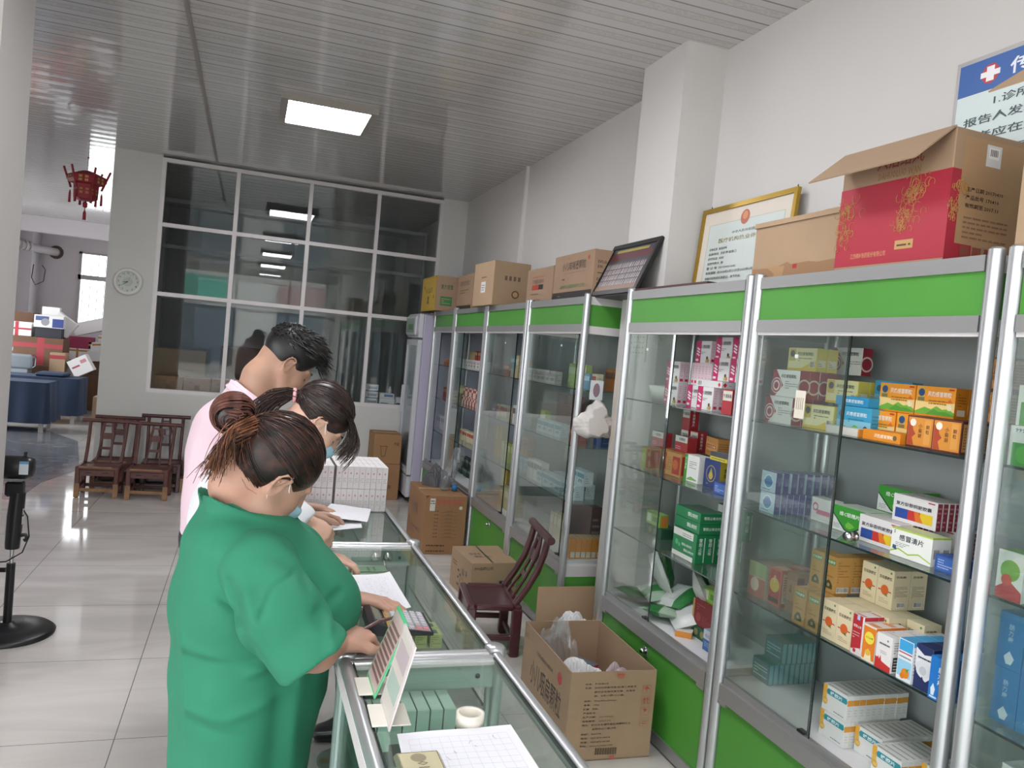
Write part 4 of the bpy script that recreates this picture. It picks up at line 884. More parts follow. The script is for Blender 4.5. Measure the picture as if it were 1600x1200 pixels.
mkp = med('mkp', .085, .074, .026, 'b9cfdb', [('o', .5, .5, .36, 'e4ecef'), ('o', .5, .5, .30, '5d9cc4'), ('p', [(.25, .35), (.75, .35), (.8, .55), (.5, .7), (.2, .55)], '2f6ea6'), ('l', .1, .05, .9, .2, 1, '7f94a4')], [('r', 0, 0, .92, 1, '4a4a86'), ('tv', '口罩', .3, .55, .18, '8f90bb')], [('r', 0, 0, 1, 1, '6b6c98')])
pnk = med('pnk', .10, .082, .05, 'dcd8d8', [('o', .2, .6, .18, 'c24a78'), ('o', .2, .6, .12, 'dcd8d8'), ('r', .28, .3, .95, .5, 'cf7795'), ('l', .35, .55, .9, .8, 2, 'a88')]if False else [('o', .2, .6, .18, 'c24a78'), ('o', .2, .6, .12, 'dcd8d8'), ('r', .28, .3, .95, .5, 'cf7795')], [], [])
vcy = med('vcy', .152, .084, .10, 'dfe2dc', [('p', [(0, 1), (1, 1), (1, .45), (.62, .12), (.5, .08), (.40, .14), (0, .72)], '3c9a34'), ('p', [(0, .72), (.40, .14), (.5, .08), (.62, .12), (1, .45), (1, .39), (.6, .05), (.5, .02), (.38, .09), (0, .66)], '1f3a3a'), ('p', [(.42, .3), (.5, .44), (.62, .38), (.7, .3), (.56, .16), (.44, .2)], '7cc043'), ('t', '维C银翘片', .22, .62, .18, 'eef4ea', .6), ('l', .05, .1, .25, .3, 3, '9a9a98')], [('r', 0, 0, 1, .3, 'd8dcd6'), ('r', 0, .3, 1, 1, '3c9a34'), ('bar', .3, .35, .8, .65)], [('r', 0, 0, 1, .8, 'c6d6c4')])
ffa = med('ffa', .165, .084, .0215, 'dcd9d8', [('r', .06, .14, .36, .50, '2a4a96'), ('r', .36, .14, .64, .50, 'c2352f'), ('r', .64, .14, .92, .50, 'dfc02c'), ('p', [(.55, .14), (.72, .14), (.6, .5), (.5, .5)], 'd8752a'), ('t', '复方氨酚烷胺胶囊', .07, .60, .15, '3a3c48', .82), ('r', .8, .9, .95, .94, 'b33'if False else 'b33333')], [('r', .1, 0, .9, .97, '8e2836'), ('l', .2, .1, .8, .9, 5, 'b98a90')], [('r', .05, .1, .95, .3, 'c9b0ae')])
gmq = med('gmq', .148, .083, .034, 'e3e5de', [('p', [(0, .94), (1, .94), (1, 1), (0, 1)], 'a6c34a'), ('p', [(0, .16), (.2, .3), (.45, .18), (.7, .3), (1, .12), (1, .08), (.7, .25), (.45, .13), (.2, .25), (0, .1)], '9dbf42'), ('t', '感冒清片', .2, .58, .22, '39404a', .6), ('l', .12, .34, .5, .52, 3, '8c8e8c'), ('p', [(.05, .25), (.16, .2), (.14, .36), (.06, .38)], '3a5a7a'), ('t', 'S', .06, .8, .12, K_)], [('bar', .2, .25, .8, .6), ('r', 0, .94, 1, 1, 'a6c34a')], [('r', 0, 0, 1, 1, 'c3d0a0')])
bcn = med('bcn', .09, .046, .06, '2d4f96', [('r', .06, .1, .94, .9, '3a62a8'), ('l', .1, .2, .9, .8, 4, 'a9bbdc')], [], [])
rgn = med('rgn', .10, .127, .055, 'b9a795', [('r', 0, 0, 1, .55, 'b06a5c'), ('o', .4, .35, .2, 'd3c4b4'), ('r', 0, .6, 1, 1, '9aa77c')], [('r', .1, .2, .9, .9, '9dac8a'), ('l', .2, .3, .8, .8, 6, '5f7052')], [('r', 0, 0, 1, 1, '9a8877')])
prd = med('prd', .07, .133, .06, 'b96a5c', [('r', .08, .05, .92, .95, 'a93a3e'), ('o', .5, .55, .2, 'd0b04a'), ('r', .1, .08, .9, .2, '4c2a26'), ('tv', '感冒', .4, .72, .09, 'e2c9a0')], [('r', .1, .1, .9, .9, 'c5a283'), ('l', .2, .45, .8, .85, 6, '6c4a3c'), ('bar', .2, .12, .8, .3)], [('r', .1, .1, .9, .9, 'cf9a88')])
brn = med('brn', .055, .145, .06, '8a6a52', [('r', .05, .3, .95, .8, 'a07c5c'), ('tv', '止咳', .3, .6, .1, '3c2a20')], [('r', .0, .1, .5, .9, '5c3c34'), ('l', .55, .2, .95, .8, 8, '4a352a')], [])
tan = med('tan', .060, .122, .062, 'b98d4e', [('r', .1, .76, .9, .9, '5f8f62'), ('t', '四味脾胃', .13, .79, .08, 'dcd6c0', .72), ('p', [(.2, .1), (.8, .1), (.8, .2), (.65, .3), (.5, .34), (.35, .3), (.2, .2)], '3d4a34'), ('o', .5, .2, .05, 'b98d4e'), ('l', .2, .4, .8, .6, 2, '9a6f38')], [('l', .12, .3, .88, .9, 8, '8f6a3a'), ('bar', .1, .03, .9, .18)], [('l', .1, .3, .9, .7, 3, 'd8c9a4')])
crm = med('crm', .066, .124, .066, 'd9cba8', [('t', '百咳静糖浆', .1, .72, .09, '4a3c30', .8), ('o', .5, .45, .13, 'd0622c'), ('p', [(.5, .32), (.72, .3), (.6, .4)], '5f7f3c'), ('r', .1, .42, .25, .45, 'c04a36'), ('r', .75, .42, .92, .45, 'c04a36'), ('l', .2, .12, .8, .25, 3, 'b59a80'), ('o', .82, .92, .03, '4f8a5c')], [('l', .12, .3, .88, .62, 8, '8f8468'), ('t', '百咳静', .12, .82, .06, '5f503c', .6), ('bar', .3, .06, .8, .2)], [('r', .02, .02, .98, .98, 'dccfae')])
rdw = med('rdw', .046, .122, .052, 'ded8d6', [('r', 0, .12, .85, 1, 'b02a34'), ('p', [(0, 0), (1, 0), (.8, .2), (.2, .14)], 'd8d0ce'), ('o', .35, .1, .05, 'b02a34'), ('r', .35, .88, .6, 1, 'a8b9d8'), ('t', '感冒止咳', .1, .68, .07, 'e8d6d4', .7), ('l', .1, .4, .7, .6, 3, 'd8a0a0')], [('r', 0, .9, 1, 1, 'b02a34'), ('l', .1, .2, .9, .8, 6, 'a6a09e')], [('r', .1, .1, .9, .3, 'c77')if False else ('r', .1, .1, .9, .3, 'c77777')])
ory = med('ory', .048, .108, .055, 'e2ddd2', [('r', 0, .06, 1, .96, 'dc7c24'), ('o', .5, .66, .17, 'e8d84a'), ('p', [(.2, .04), (.8, .04), (.7, .3), (.5, .36), (.3, .3)], 'e5d9b0'), ('o', .5, .26, .09, 'e0b23a'), ('t', '小儿止咳', .2, .64, .06, '3f7a3c', .6)], [('l', .1, .2, .9, .8, 6, 'b9a68a'), ('r', 0, .9, 1, 1, 'd97a2a')], [('r', .1, .1, .9, .5, 'd8905a')])
whr = med('whr', .058, .103, .07, 'dfdcda', [('p', [(.0, .0), (1, 0), (1, .16), (.5, .22), (0, .32)], 'c0302e'), ('p', [(.1, .26), (.18, .36), (.26, .26), (.34, .4), (.4, .24)], 'c0302e'), ('l', .2, .68, .85, .8, 1, '55585c'), ('l', .3, .45, .7, .55, 2, '9a9a9a'), ('o', .72, .86, .03, '4f8a5c')], [('r', .1, .05, .9, .45, '2a2a2c'), ('l', .15, .08, .85, .42, 4, 'c9c9c9'), ('l', .1, .55, .9, .9, 5, '8a8a8c')], [('l', .1, .2, .9, .8, 4, 'a9a9a9')])
frt = med('frt', .052, .116, .05, 'dfe3e6', [('r', .04, .72, .96, .98, '3f9fd4'), ('r', .04, .1, .96, .5, '8fc4dc'), ('r', .04, .66, .96, .69, 'b03a4a'), ('o', .6, .2, .12, 'dd8426'), ('o', .42, .12, .07, 'd97a20'), ('p', [(.6, .3), (.85, .34), (.7, .22)], '4f8f3a'), ('l', .1, .55, .9, .62, 1, '6a7a86')], [('l', .1, .2, .9, .85, 8, '9aa4aa'), ('r', 0, .9, 1, 1, '3f9fd4')], [('r', 0, 0, 1, 1, '4aa3d2')])
nvy = med('nvy', .056, .122, .06, 'dcdee2', [('p', [(0, 1), (1, 1), (1, .86), (.5, .8), (0, .92)], '24305c'), ('p', [(0, 0), (1, 0), (1, .35), (.7, .22), (.3, .3), (0, .5)], '24305c'), ('o', .5, .48, .2, 'd3d6da'), ('o', .5, .44, .10, 'b9bcc4'), ('l', .15, .68, .9, .78, 1, '3a3f50'), ('p', [(.35, .2), (.5, .32), (.65, .2)], '24305c')], [('l', .1, .1, .9, .8, 14, '5a5f70'), ('r', 0, .9, 1, 1, '24305c')], [('r', 0, 0, 1, 1, '24305c')])
blv = med('blv', .048, .115, .05, '1f72bf', [('tv', '肠力康', .55, .66, .13, 'dfeaf4'), ('p', [(.15, .25), (.3, .38), (.45, .25), (.38, .1), (.2, .1)], 'd5e3ee'), ('r', .1, .04, .6, .08, 'c9dcec')], [('l', .2, .2, .8, .8, 6, '5f9fd6')], [('r', 0, 0, 1, 1, '2a7fc8')])
fjp = med('fjp', .110, .083, .0235, 'dadbd8', [('p', [(0, .72), (.16, .72), (.16, .3), (0, .3)], 'dfb45a'), ('r', 0, .66, .16, 1, 'e0a93e'), ('p', [(.18, .66), (.96, .66), (1, .76), (.96, .88), (.2, .88), (.15, .78)], '2d8f9c'), ('t', '蜂胶片', .3, .69, .15, 'e6f0f0', .5), ('o', .12, .36, .14, 'd3a64a'), ('r', .06, .3, .2, .42, 'e3bf6c'), ('l', .5, .1, .9, .18, 1, '6a6c6c')], [('r', 0, .62, 1, .84, 'd9983c'), ('l', .2, .08, .8, .5, 4, 'c0c2c0')], [('r', .1, .2, .9, .5, 'a5a7a4')])
tea = med('tea', .10, .078, .022, '2c6a70', [('l', .1, .2, .9, .8, 4, '8fc8ca')], [('r', .14, .02, .86, .98, '5aa7ae')], [('r', 0, 0, 1, 1, '3d8a7c')])  # darker base rims the lighter spine: shade between neighbouring boxes painted into the colour
mga = med('mga', .122, .100, .0265, 'dadada', [('r', 0, 0, .34, 1, 'bd1f60'), *[('p', [(.05, .40+.13*k), (.09, .46+.13*k), (.28, .36+.13*k), (.24, .30+.13*k)], 'e8dfe4') for k in range(3)], ('r', .04, .08, .22, .18, 'e2dade'), ('t', '小儿速效感冒颗粒', .32, .66, .17, '4b4a50', .6), ('l', .36, .4, .66, .54, 2, '77777a'), ('o', .80, .24, .08, '4c3a34'), ('o', .87, .12, .09, 'b5854a'), ('o', .76, .1, .07, 'a9b26a')], [('r', 0, .04, 1, 1, 'dcc3cb'), ('r', .2, .08, .8, .2, 'c0304a'), ('l', .3, .3, .7, .9, 6, 'bb98a4')], [('r', .05, .1, .95, .9, 'd9cdd1')])
mgf = med('mgf', .2, .027, .1, 'd6d5d4', [('bar', .05, .15, .24, .85), ('p', [(.85, .5), (.90, .9), (.95, .5), (.90, .1)], 'c0304a')], [('p', [(.05, .5), (.15, .9), (.25, .5), (.15, .1)], 'c0304a'), ('l', .35, .3, .9, .6, 1, '999')if False else ('l', .35, .3, .9, .6, 1, '999999')], [])
rtx = med('rtx', .07, .10, .05, 'a82a32', [('r', .05, .55, .95, .95, 'd3cdc4'), ('t', '牛黄解毒', .1, .66, .16, '3a3434', .8)], [('tv', '牛黄解毒片', .3, .78, .14, 'e3dcd6')], [('r', .1, .1, .9, .9, '9e2830')])
rdl = med('rdl', .11, .075, .05, 'a32f36', [('r', 0, .62, .98, 1, 'd5d2cc'), ('t', '半夏颗粒', .3, .70, .2, '2a2a2a', .5), ('l', .05, .15, .5, .4, 2, 'd3a0a0')], [('r', .1, .1, .9, .9, '8f242c')], [('r', 0, 0, 1, 1, '55606a')])
tbx = med('tbx', .145, .083, .06, 'b98448', [('p', [(.06, .3), (.06, .75), (.9, .6), (.9, .25)], 'c89658'), ('r', .1, .42, .85, .60, '8a3026'), ('t', '京万红软膏', .14, .44, .13, 'dfc9a4', .66), ('l', .1, .14, .5, .26, 2, '7c4a2a')], [('l', .1, .2, .9, .8, 5, '8a5f30')], [('r', 0, 0, 1, 1, 'b5803f')])
ygb = med('ygb', .08, .105, .06, 'b8a06a', [('r', .05, .05, .6, .95, 'a9b85a'), ('o', .3, .5, .2, 'c9cf8a'), ('r', .62, .05, .97, .95, 'a5543c')], [('r', .1, .1, .9, .9, 'a5543c')], [('r', 0, 0, 1, 1, 'b98a6a')])
trd = med('trd', .13, .108, .06, 'b98a52', [('r', .45, .1, .95, .85, 'a33a34'), ('o', .65, .5, .22, 'c2683f'), ('l', .08, .2, .4, .8, 6, '8a6a3a')], [('r', .1, .1, .9, .9, '99302e')], [('r', 0, 0, 1, 1, 'ab7c48')])
grw = med('grw', .12, .118, .07, 'dfe1dd', [('r', 0, 0, .2, 1, '3f8f2e'), ('tv', '小儿清肺', .04, .8, .11, 'dfe8d8'), ('l', .35, .5, .85, .8, 4, '7f8a80'), ('p', [(.25, .1), (.5, .2), (.9, .12), (.9, .08), (.25, .05)], '7fb25c')], [('r', .1, .1, .5, .9, 'd3d6d2')], [('r', 0, 0, 1, 1, 'd3d6d0')])
bgd = med('bgd', .12, .12, .065, '22366e', [('o', .45, .5, .3, 'a79a5a'), ('o', .45, .5, .27, '22366e'), ('p', [(.3, .4), (.45, .72), (.6, .4)], '9a9a4a'), ('o', .45, .42, .13, 'b5a23c'), ('l', .2, .1, .75, .16, 1, 'a79a5a')], [('r', 0, 0, 1, 1, 'b7a42e'), ('tv', '参茸', .3, .6, .16, '2c3a20')], [('r', 0, 0, 1, 1, '2a3a66')])
tlt = med('tlt', .13, .035, .05, '44464e', [('r', 0, .0, 1, .45, 'c9bb3a'), ('l', .1, .1, .9, .4, 1, '5c5a2a')], [('r', 0, 0, 1, .5, 'c9bb3a')], [('r', .05, .05, .95, .95, '82848c')])
grn = med('grn', .19, .125, .045, '1f7a4a', [('r', .0, .72, .86, .97, 'd8d8d2'), ('l', .4, .76, .8, .9, 2, '5f7a6a'), ('r', 0, .0, .9, .16, 'd8d8d2'), ('t', '雪胆止咳合剂', .4, .44, .09, 'dfe8e0', .42), ('t', '雪胆止咳合剂', .5, .26, .09, 'dfe8e0', .42), ('o', .18, .48, .1, '5fae7c'), ('o', .3, .42, .07, '5fae7c')], [('tv', '雪胆止咳', .3, .74, .13, 'dfe8e0'), ('r', .85, .05, .95, .9, 'c9d2c9')], [('t', '雪胆止咳合剂', .2, .3, .3, 'dfe8e0', .6)])
grt = med('grt', .20, .045, .12, '1f7a4a', [('t', '雪胆止咳合剂', .5, .35, .4, 'dfe8e0', .38), ('r', 0, 0, 1, .06, '155c36')], [('t', '雪胆止咳合剂', .15, .4, .3, 'dfe8e0', .7)], [('r', .08, .1, .92, .9, '5d6660'), ('l', .12, .15, .88, .85, 6, '2d4a3c')])
lim = med('lim', .14, .06, .045, '7fae4a', [('r', .05, .1, .95, .9, '8ebd52'), ('r', .08, .2, .35, .85, 'dfe5d0'), ('r', .45, .3, .9, .7, '5f8f38')], [('r', .1, .1, .9, .9, 'c97a3a')], [('r', 0, 0, 1, 1, 'a9c77a')])
drd = med('drd', .16, .108, .08, '7a2428', [('r', 0, 0, .08, 1, 'c09a5a'), ('l', .2, .6, .9, .9, 3, 'a8585a'), ('o', .3, .35, .18, '9a4434'), ('l', .5, .1, .95, .5, 5, '9a4a4c')], [('r', .1, .1, .9, .9, '6c1e24')], [('r', 0, 0, 1, 1, '822a2e')])
dkg = med('dkg', .16, .05, .09, '2f5c42', [('o', .3, .5, .3, '8f8a5a'), ('o', .6, .5, .3, '8f8a5a')], [('r', .1, .1, .9, .9, '27503a')], [])
n99 = med('n99', .09, .100, .035, 'dde0da', [('r', .1, 0, 1, .58, '2f8f2c'), ('o', .45, .3, .22, '4fa83e'), ('t', '999', .15, .84, .1, '25386c', .3), ('t', '感冒灵', .45, .62, .16, '2a2a2e', .5)], [('r', 0, 0, 1, .6, '2f8f2c')], [])
xeb = med('xeb', .12, .085, .05, '35639c', [('r', 0, .55, 1, 1, 'bcc6d0'), ('t', '小儿感冒颗粒', .1, .64, .2, '2c3c5c', .85), ('o', .65, .3, .2, 'c8943c'), ('o', .65, .3, .1, 'dcb45c'), ('l', .1, .2, .4, .45, 3, '9ab4d4')], [('r', .1, .1, .9, .4, 'd3d8de')], [('r', 0, 0, 1, 1, '8ba2b9')])
blp = med('blp', .07, .14, .024, '2f7fba', [('p', [(.3, .2), (.5, .32), (.7, .2), (.6, .08), (.4, .08)], 'cfe0ec'), ('tv', '肠力康', .4, .7, .10, 'a9cbe4')], [('r', .1, .1, .9, .9, '3a86bd')], [('r', 0, 0, 1, 1, '4d93c2')])
gmz = med('gmz', .17, .125, .035, 'dfe1de', [('r', 0, 0, 1, .12, '9ac23c'), ('t', '感冒止咳', .32, .52, .16, '3a3c3e', .6), ('t', 'Ganmao Zhi', .32, .38, .07, '8a8c8c', .45), ('o', .14, .35, .13, 'cdd0c8'), ('o', .14, .35, .11, 'dfe1de'), ('l', .5, .2, .9, .3, 2, 'a3a5a3'), ('p', [(.05, .88), (.12, .92), (.1, .86)], '3a3c3e')], [('r', 0, 0, 1, .12, '9ac23c')], [('r', .1, .1, .9, .9, 'c9cbc8')])
hul = med('hul', .07, .12, .06, 'd9dcd6', [('p', [(0, .2), (.5, .4), (1, .2), (1, 0), (0, 0)], 'b5343a'), ('o', .5, .6, .22, '6faa3f'), ('o', .4, .4, .12, 'cc4a3a')], [('l', .2, .2, .8, .8, 6, '5d9a4c')], [('r', 0, 0, 1, 1, '6faa4f')])

Z1, Z2, Z3, Z0 = 1.4705, 1.1405, .8155, .4855
bs = .0008
# ---- cabinet B, top shelf
g = 'red and white cold granule boxes'
put(wr, 1.860, 2.352, Z1, 'white box with red diamond and swirl, lower one at the far end of its shelf', g, 3, rest='white granule box with red swirl spine behind the lower red diamond box')
put(wr, 1.862, 2.330, Z1+.099, 'white box with red diamond and swirl, stacked above its twin by the price tag', g, 4, rest='white cold granule box showing only its red swirl spine in the upper row')
put(yl, 1.905, 2.190, Z1, 'yellow cold granule box partly behind the price tag, beside the lower red diamond box', 'yellow cold granule boxes', 1)
put(yl, 1.905, 2.305, Z1+.199, 'yellow and white cold granule box standing highest on top of the red diamond boxes', 'yellow cold granule boxes', 2, rest='yellow cold granule box behind the highest standing one')
put(wr, 2.05, 2.245, Z1+.199, 'white box with red swirl spine standing at the top right of the highest yellow box', g)
put(yl, 1.96, 2.150, Z1+.095, 'yellow box in the upper row between the red swirl spines and the blue boxes', 'yellow cold granule boxes', 3, rest='yellow box row seen by its side only, above the blue boxes')
put(blu, 1.905, 2.020, Z1, 'sky blue cold granule box with green hills, standing at the shelf front', 'blue cold granule boxes', 2, rest='sky blue box directly behind the front one with green hills')
put(blf, 1.906, 2.040, Z1+.0945, 'flat blue box lying on the standing blue granule box', 'blue cold granule boxes')
put(blu, 2.02, 1.985, Z1+.095, 'sky blue cold granule box standing in the upper row next to the orange boxes', 'blue cold granule boxes')
put(whf, 1.850, 2.008, Z1, 'flat white packet with orange end lying at the front of the top shelf', None)
put(orf, 1.846, 1.836, Z1, 'flat orange box lying before the standing orange granule boxes', None)
g = 'orange cold granule boxes'
put(ora, 1.935, 1.952, Z1, 'orange granule box with green hills, left one of the lower row', g, 2, rest='orange granule box behind the left one of the lower row')
put(ora, 1.937, 1.832, Z1, 'orange granule box with green hills, right one of the lower row', g, 2, rest='orange granule box behind the right one of the lower row') if False else None
put(ora, 1.937, 1.806, Z1, 'orange granule box partly behind the dark brown edged boxes, lower row', g, 2, rest='orange granule box behind the right one of the lower row')
put(ora, 1.950, 1.900, Z1+.091, 'orange granule box with green hills, left one of the upper row', g, 2, rest='orange granule box behind the left one of the upper row')
put(ora, 1.950, 1.754, Z1+.091, 'orange granule box with green hills, right one of the upper row', g, 2, rest='orange granule box behind the right one of the upper row')
g = 'brown edged orange herbal granule boxes'
put(xch, 1.862, 1.735, Z1, 'dark brown edged orange box with a red profile, left one at the shelf front', g)
put(xch, 1.850, 1.632, Z1, 'dark brown edged orange box with a red profile, nearest one at the shelf front', g, 2, rest='brown edged orange box behind the nearest one, showing its printed side')
put(xch, 1.935, 1.585, Z1+.092, 'dark brown edged orange box stacked second high by the cabinet post', g)
put(xch, 1.94, 1.585, Z1+.184, 'dark brown edged orange box topmost of its stack by the cabinet post', g)
# ---- cabinet B, second shelf
g = 'mask packs with blue violet spines'
put(mkp, 1.845, 2.375, Z2, 'pale pack with a blue mask picture, lower one on the second shelf', g, 7, rest='blue violet spine of a mask pack in the lower row')
put(mkp, 1.850, 2.385, Z2+.075, 'pale plastic wrapped pack with a blue mask picture on top of the other', g, 8, step=.0335, rest='blue violet spine of a mask pack in the upper row')
put(pnk, 1.965, 2.222, Z2, 'white box with a pink band and pink ring beside the vitamin tablets', None)
g = 'green vitamin cold tablet boxes'
put(vcy, 1.935, 2.028, Z2, 'green and white tablet box, lower one standing left of the striped capsule boxes', g)
put(vcy, 2.000, 1.900, Z2+.085, 'green and white tablet box raised behind the striped capsule boxes', g) if False else put(vcy, 2.045, 1.955, Z2+.0, 'green and white tablet box behind, lower under the raised one', g)
put(vcy, 2.046, 1.950, Z2+.085, 'green and white tablet box raised above the others on the second shelf', g)
g = 'capsule boxes with blue red yellow stripe'
put(ffa, 1.920, 1.862, Z2, 'white capsule box with blue red and yellow stripe, lower front one', g, 10, ang=-8, rest='dark red spine of a capsule box in the lower row') if False else put(ffa, 1.905, 1.858, Z2, 'white capsule box with blue red and yellow stripe, lower front one', g, 6, rest='dark red spine of a capsule box in the lower row')
put(ffa, 1.945, 1.775, Z2+.085, 'white capsule box with blue red and yellow stripe, upper front one', g, 4, rest='dark red spine of a capsule box in the upper row') if False else None
put(ffa, 1.90+.135, 1.775, Z2, 'dark red spine of a capsule box in the lower row', g, 5, rest='dark red spine of a capsule box in the lower row')
put(ffa, 1.955, 1.778, Z2+.085, 'white capsule box with blue red and yellow stripe, upper front one', g, 5, rest='dark red spine of a capsule box in the upper row')
put(gmq, 1.868, 1.702, Z2, 'white tablet box with pale green curve and top edge, in front of the red spines', None, 2, rest='second white tablet box with pale green top edge behind its twin')
put(bcn, 1.86, 1.590, Z2, 'small deep blue box on the second shelf by the cabinet post', None)
# ---- cabinet B, third shelf
put(rgn, 1.86, 2.40, Z3, 'faded red and green carton at the far end of the third shelf', 'faded red and green cartons', 3, rest='faded red and green carton, one of those behind the end one')
put(prd, 1.865, 2.318, Z3, 'pinkish red carton with a gold sun, front one on the third shelf', 'pinkish red cartons')
put(prd, 1.955, 2.325, Z3, 'pinkish red carton standing behind the gold sun one', 'pinkish red cartons')
put(brn, 1.868, 2.238, Z3, 'narrow brown carton between the red and the tan cartons', None)
g = 'tan cartons with green label'
put(tan, 1.818, 2.128, Z3, 'tan carton with green label, left one at the shelf front', g)
put(tan, 1.822, 2.064, Z3, 'tan carton with green label, second one at the shelf front', g)
put(tan, 1.890, 2.155, Z3, 'tan carton at floor level of the shelf behind the left front one', g)
put(tan, 1.890, 2.092, Z3, 'tan carton at floor level of the shelf behind the second front one', g)
put(tan, 1.892, 2.150, Z3+.123, 'tan carton with green label on the upper layer, left one', g)
put(tan, 1.892, 2.086, Z3+.123, 'tan carton with green label on the upper layer, right one', g, 3, rest='tan carton of the upper layer seen by its printed side')
g = 'cream cartons with an orange fruit'
put(crm, 1.826, 1.990, Z3, 'cream carton at the front left of the cream block', g)
put(crm, 1.826, 1.922, Z3, 'cream carton at the front of the block beside the red and white one', g)
for k in range(3): put(crm, 1.894, 1.986-.068*k, Z3, 'cream carton in the lower layer of the block, second rank from the glass', g)
for k in range(4): put(crm, 1.962, 1.986-.068*k, Z3, 'cream carton in the lower layer of the block, third rank from the glass', g)
for k, (px_, py_, lb) in enumerate(((1.965, 1.985, 'cream carton with orange fruit on the upper layer, next to the tan ones'), (1.965, 1.917, 'cream carton with orange fruit on the upper layer, in the middle'), (2.033, 1.917, 'cream carton on the upper layer behind the middle one'), (2.033, 1.985, 'cream carton on the upper layer behind the one next to the tan ones'))): put(crm, px_, py_, Z3+.125, lb, g)
put(rdw, 1.820, 1.868, Z3, 'narrow red and white carton at the shelf front before the cream block', 'red and white cartons', 3, rest='red and white carton in the row behind the front one')
put(ory, 1.816, 1.815, Z3, 'narrow orange carton with a yellow oval and a duck', 'orange cartons with a yellow oval', 2, rest='orange carton behind the one with the yellow oval')
put(whr, 1.814, 1.750, Z3, 'white carton with red lower edge at the shelf front', 'white cartons with red edge', 3, rest='white carton in the row behind the red edged front one')
put(frt, 1.815, 1.676, Z3, 'light blue and white carton with oranges at the shelf front', 'light blue cartons with oranges', 3, rest='light blue carton in the row behind the front one with oranges')
put(nvy, 1.816, 1.612, Z3, 'white carton with navy blue curves and top', 'white and navy cartons', 3, rest='white and navy carton in the row behind the front one')
put(blv, 1.800, 1.555, Z3, 'bright blue narrow carton nearest to the cabinet post', 'bright blue cartons', 2, rest='bright blue carton behind the one nearest to the post')
# ---- cabinet B, bottom
g = 'white and teal propolis tablet boxes'
put(fjp, 1.870, 1.955, Z0, 'white propolis box with teal band, lower left one on the cabinet floor', g, 9, rest='propolis box in the row under the raised stack')
put(fjp, 1.872, 1.955, Z0+.084, 'white propolis box with teal band on top of the left row', g, 10, rest='white and orange spine of a propolis box in the raised row')
put(fjp, 1.905, 1.835, Z0, 'white propolis box with teal band, second row on the cabinet floor', g, 9, rest='spine of a propolis box in the second row')
put(fjp, 1.86, 1.715, Z0, 'white propolis box with teal band wrapped in film, third row', g, 7, rest='spine of a propolis box in the third row')
put(fjp, 1.93, 1.600, Z0, 'white propolis box with teal band nearest to the post', g, 6, rest='spine of a propolis box nearest to the post')
g = 'teal thin boxes'
put(tea, 1.93, 2.415, Z0, 'teal thin box, first of the lower row in the cabinet corner', g, 9, rest='teal thin box in the lower row of the corner')
put(tea, 1.98, 2.415, Z0+.079, 'teal thin box, first of the upper row in the cabinet corner', g, 7, rest='teal thin box in the upper row of the corner')
put(lim, 2.05, 2.36, Z0+.158, 'green box lying on the teal ones in the cabinet corner', None) if False else None
# ---- cabinet A, top shelf
g = 'magenta banded children granule boxes'
put(mga, 1.875, 2.885, Z1, 'white box with magenta band, lowest front one right of the pane edge', g, 6, rest='pale pink spine of a granule box in the lowest row')
put(mga, 1.905, 3.02, Z1, 'white box with magenta band, lowest row just left of the magenta front one', g, 3, rest='granule box behind the left one of the lowest row')
put(mga, 1.915, 3.245, Z1, 'white box with magenta band behind the glass pane, lower one', g, 2, rest='granule box behind the lower one behind the pane')
put(mga, 1.915, 3.245, Z1+.101, 'white box with magenta band behind the glass pane, upper one', g, 2, rest='granule box behind the upper one behind the pane')
put(mgf, 1.880, 2.835, Z1+.101, 'flat white packet with a barcode lying on the lowest magenta row', None)
for k in range(6): put(mga, 1.93, 3.165-.0275*k, Z1+.101, 'pink spined granule box of the second layer, turned edge on', g, ang=-90)
put(mga, 1.93, 2.868, Z1+.130, 'magenta banded box of the second layer, middle one', g, 3, rest='granule box behind the middle one of the second layer')
put(mga, 1.93, 2.740, Z1+.130, 'magenta banded box of the second layer by the post', g, 3, rest='granule box behind the second layer one by the post')
put(mga, 1.945, 3.045, Z1+.202, 'magenta banded box of the top layer by the pane edge', g, 4, rest='granule box behind the top layer one by the pane edge')
put(mga, 1.945, 2.885, Z1+.232-.012, 'magenta banded box of the top layer, middle one', g, 3, rest='granule box behind the middle one of the top layer')
put(mga, 1.945, 2.758, Z1+.232-.012, 'magenta banded box of the top layer by the post', g, 3, rest='granule box behind the top layer one by the post')
put(rtx, 1.845, 2.70, Z1, 'red and white box peeking beside the post on the top shelf', None)
# ---- cabinet A, second shelf
put(ygb, 1.86, 3.35, Z2, 'pale green and brown box at the far end of the second shelf', 'green and brown boxes')
put(trd, 1.90, 3.13, Z2, 'tan and red box on the second shelf left of the green and white one', None, 2, rest='tan and red box behind the front one')
put(trd, 1.94, 3.27, Z2, 'tan and red box under the two bright red boxes', None)
put(rdl, 1.93, 3.36, Z2+.106, 'pinkish red box raised behind the glass pane on the second shelf', None)
put(rdl, 1.95, 3.17, Z2+.109, 'white topped dark red box lying in the middle of the second shelf', None)
put(rtx, 2.03, 3.30, Z2+.109, 'bright red box at the back, left one', 'bright red boxes', 1)
put(rtx, 2.03, 3.215, Z2+.109, 'bright red box at the back, right one', 'bright red boxes', 1)
put(rtx, 2.03, 3.30, Z2+.210, 'bright red box with white panel topmost at the back', 'bright red boxes', 1)
put(grw, 1.905, 2.985, Z2, 'green edged white box in the middle of the second shelf', None)
put(bgd, 1.920, 2.845, Z2, 'dark blue box with a gold emblem on the second shelf', None)
put(tbx, 1.99, 2.985, Z2+.119, 'tan box with a dark red label lying on the green edged white box', None, ang=-12)
put(tlt, 1.92, 2.80, Z2+.121, 'grey and yellow flat box resting on the dark blue box', None)
